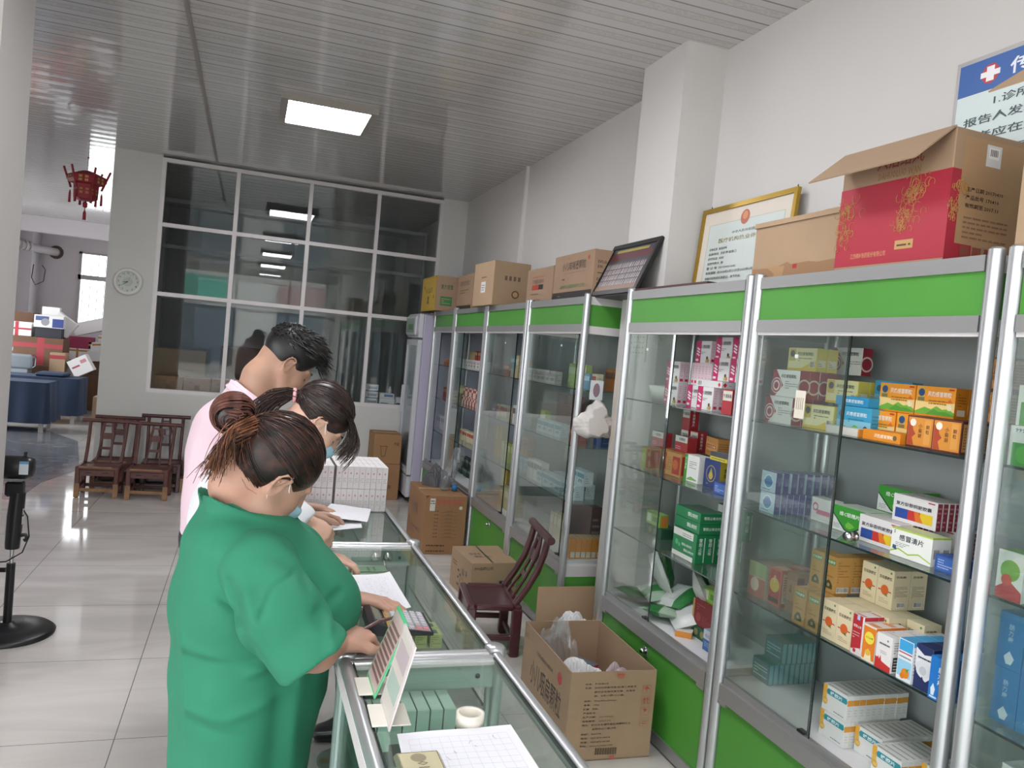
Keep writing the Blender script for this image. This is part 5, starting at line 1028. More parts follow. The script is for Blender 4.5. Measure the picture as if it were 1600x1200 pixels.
put(bcn, 1.86, 2.70, Z2, 'yellow edged dark box squeezed beside the post, second shelf', None)
# ---- cabinet A, third shelf
g = 'dark green cough mixture boxes'
put(grn, 1.860, 2.875, Z3, 'dark green and white box, large front one under the two flat trays', g, 5, rest='dark green box with white lettered spine behind the large one')
put(grt, 1.865, 2.870, Z3+.127, 'flat dark green box, lower one on top of the large green box', g)
put(grt, 1.865, 2.870, Z3+.173, 'flat dark green open tray, upper one on the large green box', g)
put(grt, 1.99, 2.835, Z3+.173, 'dark green box with grey lid standing highest at the back', g) if False else put(grn, 2.0, 2.76, Z3+.127, 'dark green box standing high at the back beside the post', g)
put(lim, 1.93, 3.31, Z3+.052, 'lime green flat box behind the pane on the third shelf', None)
put(dkg, 1.93, 3.29, Z3, 'dark green flat box under the lime one behind the pane', None)
# ---- cabinet A, floor
put(drd, 1.93, 2.80, Z0+.052, 'dark red carton on the cabinet floor by the post', None)
put(dkg, 1.925, 2.80, Z0, 'dark green flat box under the dark red carton', None)
put(lim, 1.95, 2.79, Z0+.161, 'bright green box lying on the dark red carton', None)
put(whf, 1.835, 2.93, Z0, 'flat yellow and white packet lying slanted at the front of the cabinet floor', None, ang=-38) 
put(xeb, 1.88, 2.665, Z0, 'blue and green box peeking beside the post on the cabinet floor', None)
# ---- cabinet C
g = 'green and white cold boxes'
put(n99, 1.815, 1.372, Z1, 'green and white cold box, lower one in the rightmost cabinet', g, 4, rest='green and white cold box behind the lower one in the rightmost cabinet')
put(n99, 1.820, 1.365, Z1+.101, 'green and white cold box, upper one in the rightmost cabinet', g, 4, rest='green and white cold box behind the upper one in the rightmost cabinet')
put(n99, 1.815, 1.272, Z1, 'green and white cold box cut by the picture edge, lower', g); put(tan, 2.02, 1.36, Z1+.202, 'tan box on top of the green and white ones at the picture edge', None)
g = 'blue children granule boxes'
put(xeb, 1.92, 1.345, Z2, 'blue and grey children granule box, lowest one', g, 2, rest='blue children granule box behind the lowest one')
put(xeb, 1.92, 1.345, Z2+.086, 'blue and grey children granule box with a bear, middle one', g, 2, rest='blue children granule box behind the middle one')
put(xeb, 1.95, 1.325, Z2+.172, 'blue and grey children granule box, topmost one', g, 2, rest='blue children granule box behind the topmost one')
put(hul, 1.815, 1.385, Z2, 'white carton with red and green fruit at the picture edge', None)
g = 'blue lined up cartons'
for k in range(3):
    put(blp, 1.87, 1.405-.072*k, Z3, 'tall blue carton, %s one of the lower front row' % ('first', 'second', 'third')[k], g, 4, rest='tall blue carton in the lower rows behind')
    put(blp, 1.87, 1.405-.072*k, Z3+.141, 'tall blue carton, %s one of the upper front row' % ('first', 'second', 'third')[k], g, 4, rest='tall blue carton in the upper rows behind')
put(gmz, 1.84, 1.22, Z0, 'white and lime green cough box on the floor of the rightmost cabinet', 'white and lime cough boxes', 5, rest='white and lime cough box behind the front one') if False else None
put(gmz, 1.85, 1.24, Z0+.0, 'white cough box with lime lower edge, lower one, rightmost cabinet', 'white and lime cough boxes', 3, rest='white and lime cough box in the lower row behind')
put(fjp, 1.93, 1.40, Z0+.0, 'white and orange box at the floor of the rightmost cabinet', None, 5, rest='white and orange box behind on the floor of the rightmost cabinet')
put(gmz, 1.845, 1.235, Z0+.126, 'white cough box with lime lower edge, upper one, rightmost cabinet', 'white and lime cough boxes', 4, rest='white and lime cough box in the upper row behind')

# ---- far cabinets: smaller, simpler cartons
def fm_(nm, w, h, d, c, band=None, lab=None): 
    F = []
    if band: F.append(('r', 0, .55, 1, .85, band))
    if lab: F.append(('t', lab, .2, .2, .25, '4a4a4a', .6))
    return med(nm, w, h, d, c, F, [('l', .15, .2, .85, .8, 4, '888888')], [])
F_or = fm_('f_or', .09, .055, .05, 'b96a3a', 'd98a4a'); F_rd = fm_('f_rd', .07, .085, .05, '9a3a2c', 'c9a07a'); F_wh = fm_('f_wh', .085, .08, .05, 'd3d1cc', 'b9a9b0', '感冒'); F_tn = fm_('f_tn', .09, .075, .05, 'b9a070')
F_yg = fm_('f_yg', .07, .15, .04, 'a9b070', 'c9cf9a'); F_wr = fm_('f_wr', .042, .078, .05, 'd6cfc2', 'a83c34'); F_rw = fm_('f_rw', .042, .078, .05, 'b03a30', 'd9cfc0'); F_lv = fm_('f_lv', .05, .135, .05, 'b7b5c0', '8f8d9c')
F_bo = fm_('f_bo', .04, .10, .04, '8a3226', 'c08a5a'); F_bk = fm_('f_bk', .06, .055, .06, 'b9b8a8'); F_dg = fm_('f_dg', .035, .075, .06, '2c4038', '8a9c94'); F_cr = fm_('f_cr', .055, .095, .045, 'cfc6a6', 'b0403a')
F_bl = fm_('f_bl', .09, .09, .05, '5f93b0', 'a9c9d9'); F_ye = fm_('f_ye', .05, .25, .05, 'b99a4a', 'c9ab5a'); F_og = fm_('f_og', .06, .13, .05, 'b56a26', '6a3c20'); F_yb = fm_('f_yb', .05, .16, .05, 'bfb38a', 'd8d0b0'); F_pp = fm_('f_pp', .06, .07, .05, '8a5f9c', 'cbb5d6')
F_wt = fm_('f_wt', .05, .13, .05, 'd3d3d3', '55585c'); F_bb = fm_('f_bb', .028, .10, .08, '2a4a8c', '3f66ad'); F_tl = fm_('f_tl', .10, .085, .06, 'b5c9cf', '4f8f9c', '药'); F_gw = fm_('f_gw', .09, .14, .04, 'a9c26a', 'd3dcae'); F_mr = fm_('f_mr', .16, .26, .07, '5c2a30'); F_ol = fm_('f_ol', .032, .10, .10, 'cf8a30', 'd9993c')
def row(D, x, y0, z, n, label, group, dy=None, x2=None):
    for k in range(n): put(D, x+(random.uniform(-.006, .006)), y0+k*(dy or D['w']+.004), z, label, group)
row(F_or, 1.93, 7.68, Z1, 3, 'orange packet on the top shelf of the cabinet next to the fridge', 'orange packets beside the fridge')
row(F_bo, 1.92, 7.70, Z2, 4, 'brown red bottle box on the second shelf of the cabinet next to the fridge', 'brown red bottle boxes')
row(F_lv, 1.90, 7.62, Z3, 6, 'lavender grey carton in the cabinet next to the fridge, third shelf', 'lavender grey cartons')
row(F_tn, 1.97, 6.95, Z1+.081, 2, 'tan box in the upper layer of the shelf with red boxes', 'tan boxes on the far top shelf')
row(F_rd, 1.96, 6.56, Z1+.081, 5, 'red box in the upper layer on the far top shelf', 'red boxes on the far top shelf')
row(F_wh, 1.93, 6.50, Z1, 8, 'white box in the lower layer on the far top shelf', 'white boxes on the far top shelf', .088)
row(F_yg, 1.97, 7.0, Z2, 6, 'yellow green pack on the second shelf behind the white and red boxes', 'yellow green packs')
for k in range(14): put(F_wr if k % 2 else F_rw, 1.91, 6.42+.046*k, Z2, 'small white and red box of the lower layer, second far shelf', 'white and red boxes, lower layer')
for k in range(13): put(F_wr if k % 3 else F_rw, 1.915, 6.45+.046*k, Z2+.079, 'small white and red box of the upper layer, second far shelf', 'white and red boxes, upper layer')
row(F_cr, 1.91, 6.50, Z3, 9, 'cream box on the third far shelf', 'cream boxes on the third far shelf')
row(F_dg, 1.96, 6.60, Z0+.0, 16, 'dark green spine box on the floor of the far cabinet', 'dark green spine boxes', .040)
row(F_dg, 1.98, 6.62, Z0+.076, 14, 'dark green spine box in the upper layer on the far cabinet floor', 'dark green spine boxes, upper layer', .040)
row(F_bk, 1.93, 6.02-.55, Z1, 5, 'small beige box on the top shelf of the third far cabinet', 'small beige boxes') 
row(F_bl, 1.95, 5.58, Z1+.056, 3, 'pale blue box behind the pane on the top shelf', 'pale blue boxes behind the pane')
put(F_yb, 1.90, 5.52, Z1, 'tall beige and orange box at the pane edge, third far cabinet', None); put(F_og, 1.93, 5.44, Z1, 'tall orange brown box right of the beige one, third far cabinet', None)
row(F_wh, 1.90, 5.12, Z1, 3, 'white box by the post on the top shelf of the third far cabinet', 'white boxes by the far post')
row(F_pp, 1.88, 5.95-.02, Z2, 1, 'violet packet on the second shelf of the third far cabinet', None)
row(F_rd, 1.95, 5.60, Z2, 4, 'dull red box on the second shelf of the third far cabinet', 'dull red boxes, third far cabinet'); row(F_wt, 1.85, 5.28, Z2-.0, 2, 'tall white box at the pane edge, second shelf', 'tall white boxes at the pane edge')
row(F_ye, 1.93, 5.86, Z3, 3, 'tall ochre box on the third shelf of the third far cabinet', 'tall ochre boxes'); row(F_og, 1.93, 5.25, Z3+.101, 5, 'orange box in the upper layer, third shelf', 'orange boxes, upper layer'); row(F_tl, 1.93, 5.2, Z3, 4, 'white and teal box under the orange ones, third shelf', 'white and teal boxes, third shelf')
row(F_yb, 1.88, 5.20, Z0, 8, 'beige bottle box on the floor of the third far cabinet', 'beige bottle boxes'); row(F_ye, 1.96, 5.72, Z0, 3, 'tall ochre box on the floor of the third far cabinet', 'tall ochre boxes on the floor')
row(F_wh, 1.88, 4.72, Z1, 4, 'white box on the top shelf of the cabinet with the side bag', 'white boxes near the side bag'); row(F_gw, 1.95, 4.40, Z1, 3, 'lime and white box behind the wide pane reflection', 'lime and white boxes'); row(F_rd, 1.96, 4.92, Z1+.0, 1, 'dull red box behind the white ones, fourth far cabinet', None)
row(F_mr, 2.03, 4.70, Z2, 2, 'large dark red carton at the back of the second shelf', 'large dark red cartons'); row(F_tl, 1.88, 4.55, Z2, 4, 'white and teal box on the second shelf of the cabinet with the side bag', 'white and teal boxes, second shelf'); row(F_bb, 1.99, 4.16, Z2, 4, 'blue spine box by the end pane, second shelf', 'blue spine boxes', .031)
row(F_tl, 1.86, 4.20, Z3, 7, 'white and teal box of the front row, third shelf by the end pane', 'white and teal boxes by the end pane'); row(F_tl, 1.95, 4.25, Z3+.0, 5, 'white and teal box of the back row, third shelf', 'white and teal boxes of the back row'); row(F_tl, 1.90, 4.18, Z3+.086, 2, 'white and teal box lying on the others by the end pane', 'white and teal boxes lying on the others')
row(F_wt, 1.86, 4.74, Z3, 5, 'tall grey white spine box on the third shelf', 'tall grey white spine boxes')
for k in range(7): put(F_ol, 1.845+.034*k, 4.15, Z0, 'orange box with pale window row, on the floor of the cabinet with the side bag', 'orange boxes with pale windows') if False else None
op = med('op', .12, .115, .031, 'cf8a30', [], [('r', .08, .06, .92, .34, 'cfccc0')], [('r', .1, .1, .9, .9, 'b5a78a')])
for k in range(8): put(op, 1.85+.0335*k, 4.15, Z0, 'orange box with pale window, in the row on the floor by the end pane', 'orange boxes with pale windows')
row(F_mr, 2.06, 4.35, Z0, 3, 'large dark red carton standing on the floor of the end cabinet', 'large dark red cartons on the floor'); row(F_bk, 1.90, 4.8, Z0, 3, 'beige box on the floor of the end cabinet', 'beige boxes on the floor')
row(F_rd, 1.93, 5.82, Z1, 2, 'dull red box at the far end of the top shelf, third far cabinet', 'dull red boxes, top shelf'); row(F_tl, 1.90, 5.30, Z2, 2, 'white and teal box by the post on the second shelf, third far cabinet', 'white and teal boxes, third far cabinet')
row(F_cr, 1.90, 5.70, Z2, 4, 'cream box behind the pane on the second shelf, third far cabinet', 'cream boxes, third far cabinet'); row(F_yg, 1.92, 5.50, Z3, 4, 'yellow green pack on the third shelf, third far cabinet', 'yellow green packs, third shelf')
row(F_tn, 1.90, 5.62, Z0, 1, 'tan box on the floor of the third far cabinet', None); row(F_bl, 1.90, 4.22, Z1, 2, 'pale blue box by the end pane on the top shelf', 'pale blue boxes by the end pane'); row(F_mr, 2.04, 4.14, Z1, 1, 'brown red carton by the end pane at the back of the top shelf', None) if False else None
row(F_cr, 1.90, 4.14, Z1, 1, 'cream box nearest to the end pane on the top shelf', None); row(F_og, 2.04, 4.13, Z1, 3, 'orange brown box at the back of the top shelf by the end pane', 'orange brown boxes by the end pane')
row(F_gw, 1.90, 4.88, Z2, 1, 'lime and white box beside the post on the second shelf', None); row(F_rd, 1.90, 4.30, Z2, 2, 'dull red box between the teal ones and the end pane', 'dull red boxes near the end pane'); row(F_yb, 1.95, 4.52, Z0, 4, 'beige bottle box on the floor of the end cabinet', 'beige bottle boxes, end cabinet')
row(F_wh, 1.90, 7.14, Z1, 2, 'white box left of the post, cabinet next to the fridge', 'white boxes next to the fridge'); row(F_tn, 1.92, 7.15, Z2, 5, 'tan box on the second shelf, cabinet next to the fridge', 'tan boxes next to the fridge')
# price tag stuck on the pane of cabinet B
mb = MB().box((XF-.006, 2.195, 1.505), (XF-.004, 2.245, 1.60), mat('d8d2c4', .7, key='tag_paper'))
for k in range(4): mb.box((XF-.0065, 2.203+.01*k, 1.535), (XF-.006, 2.207+.01*k, 1.575), pm('a89a88'))
tag(mb.build('price_tag'), 'small cream price tag stuck on the glass before the red diamond boxes', 'tag')
# ------------------------------------------------------------------ boxes inside the glass counters
CK = 'a3bfae'
cg1 = med('cg1', .06, .045, .13, 'a9b98a', [('r', 0, .0, 1, .5, '8f8a3a')], [('r', .05, .5, .95, .95, 'c5d0b8'), ('bar', .2, .1, .6, .6)], [('r', .05, .05, .95, .95, 'b5c7a0'), ('l', .2, .2, .8, .8, 3, '6f8a68')])
cg2 = med('cg2', .10, .10, .028, 'b7cabd', [('l', .1, .2, .9, .8, 4, '7f9a8c')], [('r', .1, .1, .9, .9, 'a5bdb0')], [('r', .1, .1, .9, .9, '8fab9c')])
cg3 = med('cg3', .13, .05, .09, '9fb8a8', [('l', .1, .2, .9, .8, 2, '6f8a7c')], [('r', 0, 0, 1, 1, '7a4a3a')], [('o', .5, .5, .2, 'a79a4a'), ('l', .1, .1, .9, .35, 1, '6f8a7c')])
cg4 = med('cg4', .05, .04, .035, 'c3cf86', [('l', .1, .1, .9, .9, 5, '8a9450')], [('l', .1, .1, .9, .9, 5, '8a9450')], [('r', .2, .3, .8, .7, '4a5a58')])
def cput(D, x, y, z, lab, grp, ang=-90): put(D, x, y, z, lab, grp, ang=ang)
ZS = .7565
cgo = med('cgo', .08, .036, .105, 'a9b796', [('r', 0, 0, 1, .5, '7f7a3a')], [('r', 0, 0, 1, .55, '7d7836'), ('bar', .1, .1, .42, .9), ('r', .1, .6, .9, .95, 'b9c7ac')], [('r', .03, .03, .97, .97, 'a9c0a4'), ('l', .3, .3, .9, .7, 2, '5f7a60')])
for i, yy in enumerate((2.725, 2.63, 2.50)):
    for j in range(2):
        for k in range(2): put(cgo, .310+.110*j, yy, ZS+.037*k, 'pale green box with olive lower edge under the glass, %s' % (('far row, left', 'far row, right'), ('second row, left', 'second row, right'), ('third row, left', 'third row, right'))[i][j], 'olive edged boxes in the middle counter', jit=0)
for i in range(3):
    for j in range(2): put(cg4, .475+.045*i, 2.20+.055*j, ZS, 'small yellow green box under the glass beyond the calculator', 'small yellow green boxes')
cgu = med('cgu', .10, .072, .027, 'a9c6b6', [('l', .1, .2, .9, .8, 4, '7f9a8c')], [('r', .06, .03, .94, .97, '9fc0b0')], [('r', .08, .05, .92, .95, 'b5cdbf')])
for i in range(7): put(cgu, .292+.0305*i, 1.665-(.0 if i > 1 else .03), ZS, 'upright pale green box at the far end of the nearest counter', 'upright boxes in the nearest counter', jit=0)
put(med('cgb', .09, .04, .085, '9fb8a8', [('r', 0, 0, 1, 1, '6f4a40')], [('r', 0, 0, .12, 1, '6f4a40'), ('r', .12, 0, 1, 1, '93b5a5')], [('r', 0, 0, 1, .12, '6f4a40'), ('o', .5, .6, .2, 'a79a4a')]), .40, 1.545, ZS, 'flat pale green box with brown end near the upright ones', None)
cgp = med('cgp', .085, .032, .05, 'a9c3b3', [('l', .1, .2, .9, .8, 2, '7f9a8c')], [('r', .05, .1, .95, .9, '9fbcae')], [('r', .04, .04, .96, .96, 'aecabb'), ('r', .3, .15, .7, .3, '6f8f82'), ('l', .2, .4, .9, .9, 3, '86a596')])
for i in range(4):
    for j in range(4): put(cgp, .285+.053*j, 1.43-.09*i, ZS, 'pale green printed box lying under the glass of the nearest counter', 'printed boxes in the nearest counter', jit=0)
for i in range(4): put(cgp, .285+.053*(i % 2), 1.06+.09*(i//2)-.09, ZS, 'pale green printed box at the near end of the nearest counter', 'printed boxes at the near end')
for i in range(5): put(cg3, .29, .92+.14*i, .2015, 'pale green box on the floor of the nearest counter', 'boxes on the nearest counter floor')
for i in range(4): put(cg3, .29, 1.95+.18*i, .2015, 'pale green box on the floor of the middle counter', 'boxes on the middle counter floor')
for i in range(5): put(cgp, .30, 2.95+.16*i, ZS, 'pale printed box inside the farthest counter', 'boxes in the farthest counter')
# ------------------------------------------------------------------ things on the counters
mstk = med('mstk', .100, .095, .0235, 'd6d2d2', [('r', .0, .55, 1, .58, 'cabfc2'), ('p', [(.4, .75), (.5, .85), (.6, .75), (.5, .65)], 'c4404a')], [('p', [(.3, .70), (.5, .76), (.7, .70), (.5, .64)], 'cc8f96'), ('l', .2, .2, .8, .5, 4, 'a9a3a5')], [('r', .05, .05, .95, .95, 'dddada')])
# shrink-wrapped blocks of thin white cartons: spines towards the viewer
for bi, (bx, by, bz, nx, ny, lab) in enumerate(((.395, 3.385, CZ, 9, 3, 'lower right'), (.395, 3.385, CZ+.0965, 9, 3, 'upper right'), (.262, 3.385, CZ, 5, 3, 'lower left'), (.262, 3.385, CZ+.0965, 5, 3, 'upper left'))):
    for j in range(ny if bz > CZ+.01 else 1):
        for i in range(nx):
            put(mstk, bx+.0245*i, by+.103*j, bz, 'thin white carton with red diamonds in the %s wrapped block on the far counter' % lab, 'thin white cartons, %s block' % lab, jit=0)
wrap = MB().box((.391, 3.380, CZ+.001), (.391+.0245*9+.004, 3.70, CZ+.195), glass('shrink_film', (.95, .95, .96), rough=.12, film=.06, filmcol=(.8, .8, .82), ior=1.35))
tag(wrap.build('shrink_wrap'), 'clear shrink film round the right block of white cartons', 'plastic film') if False else None
PAP = mat('dcdde2', .75, key='paper_white')
def sheet(name, pts, z, label, cat='paper', lines=(10, 14), ink='6a6c80', writing=0, curl=0.0, nxy=(10, 10), dark=None):
    """sheet of paper laid between four corners (a,b,c,d going round)"""
    a, b, c, d = [Vector(p) for p in pts]; mb = MB(); nx, ny = nxy; v = []
    P = lambda u, t: (a.lerp(b, u)).lerp(d.lerp(c, u), t)
    for j in range(ny+1):
        for i in range(nx+1):
            u, t = i/nx, j/ny; p = P(u, t); p = Vector((p[0], p[1], z+ (p[2] if len(p) > 2 else 0) + curl*(max(0, u-.8)/.2)**2 + .0006*math.sin(9*u+5*t))); v.append(p)
    f = [(j*(nx+1)+i, j*(nx+1)+i+1, (j+1)*(nx+1)+i+1, (j+1)*(nx+1)+i) for j in range(ny) for i in range(nx)]
    m = mb; m.add(v, f, PAP, True); m.add([p+Vector((0, 0, -.0006)) for p in v], [q[::-1] for q in f], PAP, True)
    def Q(u, t, e_=.0006):
        p = P(u, t); return Vector((p[0], p[1], z+(p[2] if len(p) > 2 else 0)+curl*(max(0, u-.8)/.2)**2+.0006*math.sin(9*u+5*t)+e_))
    lm = pm(ink); n1, n2 = lines
    for i in range(n1+1):
        u = .08+.84*i/max(n1, 1)
        for q in range(8): m.quad(Q(u-.0012, .08+.105*q), Q(u+.0012, .08+.105*q), Q(u+.0012, .08+.105*(q+1)), Q(u-.0012, .08+.105*(q+1)), pm('b9bac6'))
    for i in range(n2+1):
        t = .08+.84*i/max(n2, 1)
        for q in range(8): m.quad(Q(.08+.105*q, t-.0012), Q(.08+.105*(q+1), t-.0012), Q(.08+.105*(q+1), t+.0012), Q(.08+.105*q, t+.0012), pm('b9bac6'))
    rg = random.Random(3)
    for k in range(writing):
        u, t = rg.uniform(.1, .88), rg.uniform(.1, .9); 
        for s_ in range(3):
            u2, t2 = u+rg.uniform(-.015, .02), t+rg.uniform(-.02, .02); m.quad(Q(u, t, .0009), Q(u+.003, t, .0009), Q(u2+.003, t2, .0009), Q(u2, t2, .0009), lm); u, t = u2, t2
    o = m.build(name); return tag(o, label, cat)
sheet('paper_sheet', [(.300, 2.105, 0), (.480, 2.115, 0), (.478, 2.455, 0), (.285, 2.43, 0)], CZ+.003, 'handwritten sheet of paper between the calculator and the green-shirted person', writing=130, curl=.006)
sheet('paper_sheet', [(.295, 1.09, 0), (.545, 1.075, 0), (.545, 1.430, 0), (.318, 1.425, 0)], CZ+.003, 'printed table sheet lying at the near end of the nearest counter', writing=12)
sheet('paper_sheet', [(.26, 2.93, .012), (.46, 2.98, .02), (.50, 3.36, .004), (.28, 3.34, .03)], CZ+.004, 'papers with a printed form under the hands of the person in the mask', writing=40, lines=(3, 4))
sheet('paper_sheet', [(.30, 3.05, .03), (.49, 3.06, .006), (.545, 3.33, .0), (.38, 3.37, .012)], CZ+.022, 'loose white sheet sliding over the form before the carton block', writing=8, lines=(0, 0))
# tape roll and coin tin
tp = MB(); TPW = mat('d5d0c3', .5, key='masking_tape')
tp.lathe([(.020, 0), (.028, 0), (.028, .024), (.020, .024), (.020, 0)], TPW, n=32, caps=False); tag(tp.build('tape_roll', loc=(.468, 1.455, CZ-.003)), 'white roll of tape standing flat beside the printed table sheet', 'tape')
t = thing('tin_box', (.335, 1.285, CZ+.0045), 'small metal tin holding a ten yuan note at the bottom edge', 'tin')
MB().box((-.042, -.05, 0), (.042, .05, .012), mat('b9b09a', .25, .8, key='tin_metal'), bev=.006).build('tin', t)
n_ = MB().box((-.034, -.04, .0122), (.034, .04, .013), pm('b5ad8c')); n_.text('10', (.012, -.012, .0133), (0, 1, 0), (-1, 0, 0), .02, pm('6a5f48')); n_.add([(-.002+.014*math.cos(a), .022+.014*math.sin(a), .0133) for a in [k*math.pi/9 for k in range(18)]], [tuple(range(18))], pm('8a8068')); n_.build('banknote', t)
# calculator: display end raised
def calculator():
    c = thing('calculator', (.335, 1.925, CZ+.001), 'black desk calculator with grey and orange keys beside the writing hand', 'calculator', rot=(0, 0, R(-2)))
    L, W = .165, .150       # along +x, along +y
    body = MB(); prof = [(0, .030), (.012, .036), (.045, .022), (.165, .008)]
    v = []
    for y in (0, W):
        for x, z in prof: v.append((x, y, z))
        for x, z in ((.165, .0), (.0, .0)): v.append((x, y, z))
    f = [tuple(range(6))[::-1], tuple(range(6, 12))] + [(i, (i+1) % 6, 6+(i+1) % 6, 6+i) for i in range(6)]
    body.add(v, f, mat('1b1c20', .35, key='calculator_black')); body.build('body', c)
    def top(x): 
        for (x0, z0), (x1, z1) in zip(prof[:-1], prof[1:]):
            if x0 <= x <= x1: return z0+(z1-z0)*(x-x0)/(x1-x0)
        return .008
    def slab(name, x0, y0, x1, y1, e0, e1, m):
        v = [(x0, y0, top(x0)+e0), (x1, y0, top(x1)+e0), (x1, y1, top(x1)+e0), (x0, y1, top(x0)+e0), (x0+.001, y0+.001, top(x0)+e1), (x1-.001, y0+.001, top(x1)+e1), (x1-.001, y1-.001, top(x1)+e1), (x0+.001, y1-.001, top(x0)+e1)]
        return MB().add(v, [(0, 1, 2, 3)[::-1], (4, 5, 6, 7), (0, 1, 5, 4), (1, 2, 6, 5), (2, 3, 7, 6), (3, 0, 4, 7)], m).build(name, c)
    slab('screen_bezel', .014, .018, .042, .134, -.001, .0015, mat('4c4f52', .15, key='display_bezel')); slab('screen', .018, .03, .038, .122, .001, .002, mat('6f7a6c', .15, key='lcd'))
    slab('key_plate', .048, .006, .160, .144, -.001, .0008, mat('8e8a86', .45, key='key_plate_grey')); slab('key_plate', .048, .006, .062, .144, .0008, .0012, mat('b0935c', .5, key='orange_plate'))
    for i in range(8):
        col = 'c98f3e' if i in (0, 3, 7) else 'a98a5a'
        slab('key', .050, .010+.0167*i, .060, .022+.0167*i, .001, .004, pm(col))
    for r_ in range(5):
        for i in range(7):
            x0 = .066+.0185*r_; col = 'bdbec4' if 1 < i else ('a8a5ad'); 
            if i == 0: col = 'c77f86' if r_ in (3, 4) else 'b5b4ba'
            slab('key', x0, .010+.0190*i, x0+.0145, .024+.0190*i, .0005, .0045, pm(col))
calculator()
# two acrylic sign stands, leaning
def stand(loc, rz, tilt, w, h, colF, colB, label, edge, green=False):
    s_ = thing('sign_stand', loc, label, 'sign stand', rot=(0, 0, rz)); 
    T_ = Matrix.Rotation(tilt, 4, 'Y')
    p = MB(); p.box((-.0015, -w/2, 0), (.0015, w/2, h), mat(edge, .2, key='acrylic_'+edge), T=T_); p.build('panel', s_)
    q = MB(); q.box((-.0022, -w/2+.006, .008), (-.0016, w/2-.006, h-.008), pm(colF), T=T_); q.box((.0016, -w/2+.006, .008), (.0022, w/2-.006, h-.008), pm(colB), T=T_)
    if green:
        q.box((-.0026, -w/2+.008, .02), (-.0023, w/2-.008, h-.02), pm('b9a5a0'), T=T_)
        for k in range(9): q.box((-.003, -w/2+.012, .025+k*(h-.05)/9), (-.0027, w/2-.012, .032+k*(h-.05)/9), pm('7a5f5c'), T=T_)
    else:
        for k, c_ in enumerate(('9fb0a6', 'b0a3a8')): q.box((.0023, -w/2+.015, .04+.06*k), (.0027, w/2-.015, .08+.06*k), pm(c_), T=T_); q.box((-.0027, -w/2+.015, .04+.06*k), (-.0023, w/2-.015, .08+.06*k), pm(c_), T=T_)
    q.build('insert', s_)
    MB().box((-.03, -w*.36, 0), (.045, w*.36, .003), mat('d4cfc4', .35, key='stand_foot_white'), bev=.001).build('foot', s_)
stand((.300, 1.640, CZ), R(-1), R(20), .12, .165, 'b9aaa4', '3f9a64', 'green and clear sign stand on the counter beside the writing hand', '5fc08a', True)
stand((.308, 1.505, CZ), R(-2), R(13), .13, .165, 'c3bdb6', 'bdb5b2', 'pale framed sign stand on the nearest counter before the green one', 'd9cfd0')
# ------------------------------------------------------------------ cardboard cartons
CIN = mat('8d6f50', .85, key='cardboard_inside', var=(5, .05)); CARD2 = mat('a68c70', .78, key='cardboard_light', var=(6, .04), bump=(60, .05)); TAPE = glass('packing_tape', (.93, .88, .78), rough=.15, film=.1, filmcol=(.6, .5, .35))
def carton(loc, w, d, h, label, rz=0, m=CARD, open_=False, F=(), L=(), T=(), Rt=(), flaps=(), group=None, name='cardboard_box', seam=True, cat='cardboard box'):
    """local: x right (w), y away (d). F = near face ops, L = left face ops, Rt = right face, T = top; flaps: (side, length, angle)"""
    c = thing(name, loc, label, cat, group, rz); b = MB(); t = .005
    if open_:
        for p, q in (((0, 0, 0), (w, d, t)), ((0, 0, 0), (w, t, h)), ((0, d-t, 0), (w, d, h)), ((0, t, 0), (t, d-t, h)), ((w-t, t, 0), (w, d-t, h))): b.box(p, q, m)
        b.box((t, t, t), (w-t, d-t, t+.001), CIN)
    else:
        b.box((0, 0, 0), (w, d, h), m, bev=.003)
        if seam and not T: b.box((.01, d/2-.025, h), (w-.01, d/2+.025, h+.0008), mat('bb9c72', .3, key='brown_tape')).box((w/2-w*.48, d/2-.001, h+.0008), (w/2+w*.48, d/2+.001, h+.001), CIN)
    face_ops(b, F, (0, 0, 0), (1, 0, 0), (0, 0, 1), (0, -1, 0), w, h); face_ops(b, L, (0, d, 0), (0, -1, 0), (0, 0, 1), (-1, 0, 0), d, h)
    face_ops(b, Rt, (w, 0, 0), (0, 1, 0), (0, 0, 1), (1, 0, 0), d, h); face_ops(b, T, (0, 0, h), (1, 0, 0), (0, 1, 0), (0, 0, 1), w, d)
    b.build('carton_body', c)
    for side, ln, an in flaps:
        a = R(an); f = MB(); hl = {'n': ((0, 0), (w, 0), (0, -1)), 'f': ((w, d), (0, d), (0, 1)), 'l': ((0, d), (0, 0), (-1, 0)), 'r': ((w, 0), (w, d), (1, 0))}[side]
        (ax_, ay), (bx_, by_), (nx, ny) = hl; o = Vector((nx*math.cos(a)*ln, ny*math.cos(a)*ln, math.sin(a)*ln)); nn = Vector((-nx*math.sin(a), -ny*math.sin(a), math.cos(a)))*.004
        A, B = Vector((ax_, ay, h)), Vector((bx_, by_, h)); v = [A, B, B+o, A+o]; v += [p+nn for p in v]
        f.add(v, [(0, 1, 2, 3), (7, 6, 5, 4), (0, 4, 5, 1), (1, 5, 6, 2), (2, 6, 7, 3), (3, 7, 4, 0)], m); f.build('flap', c)
    return c
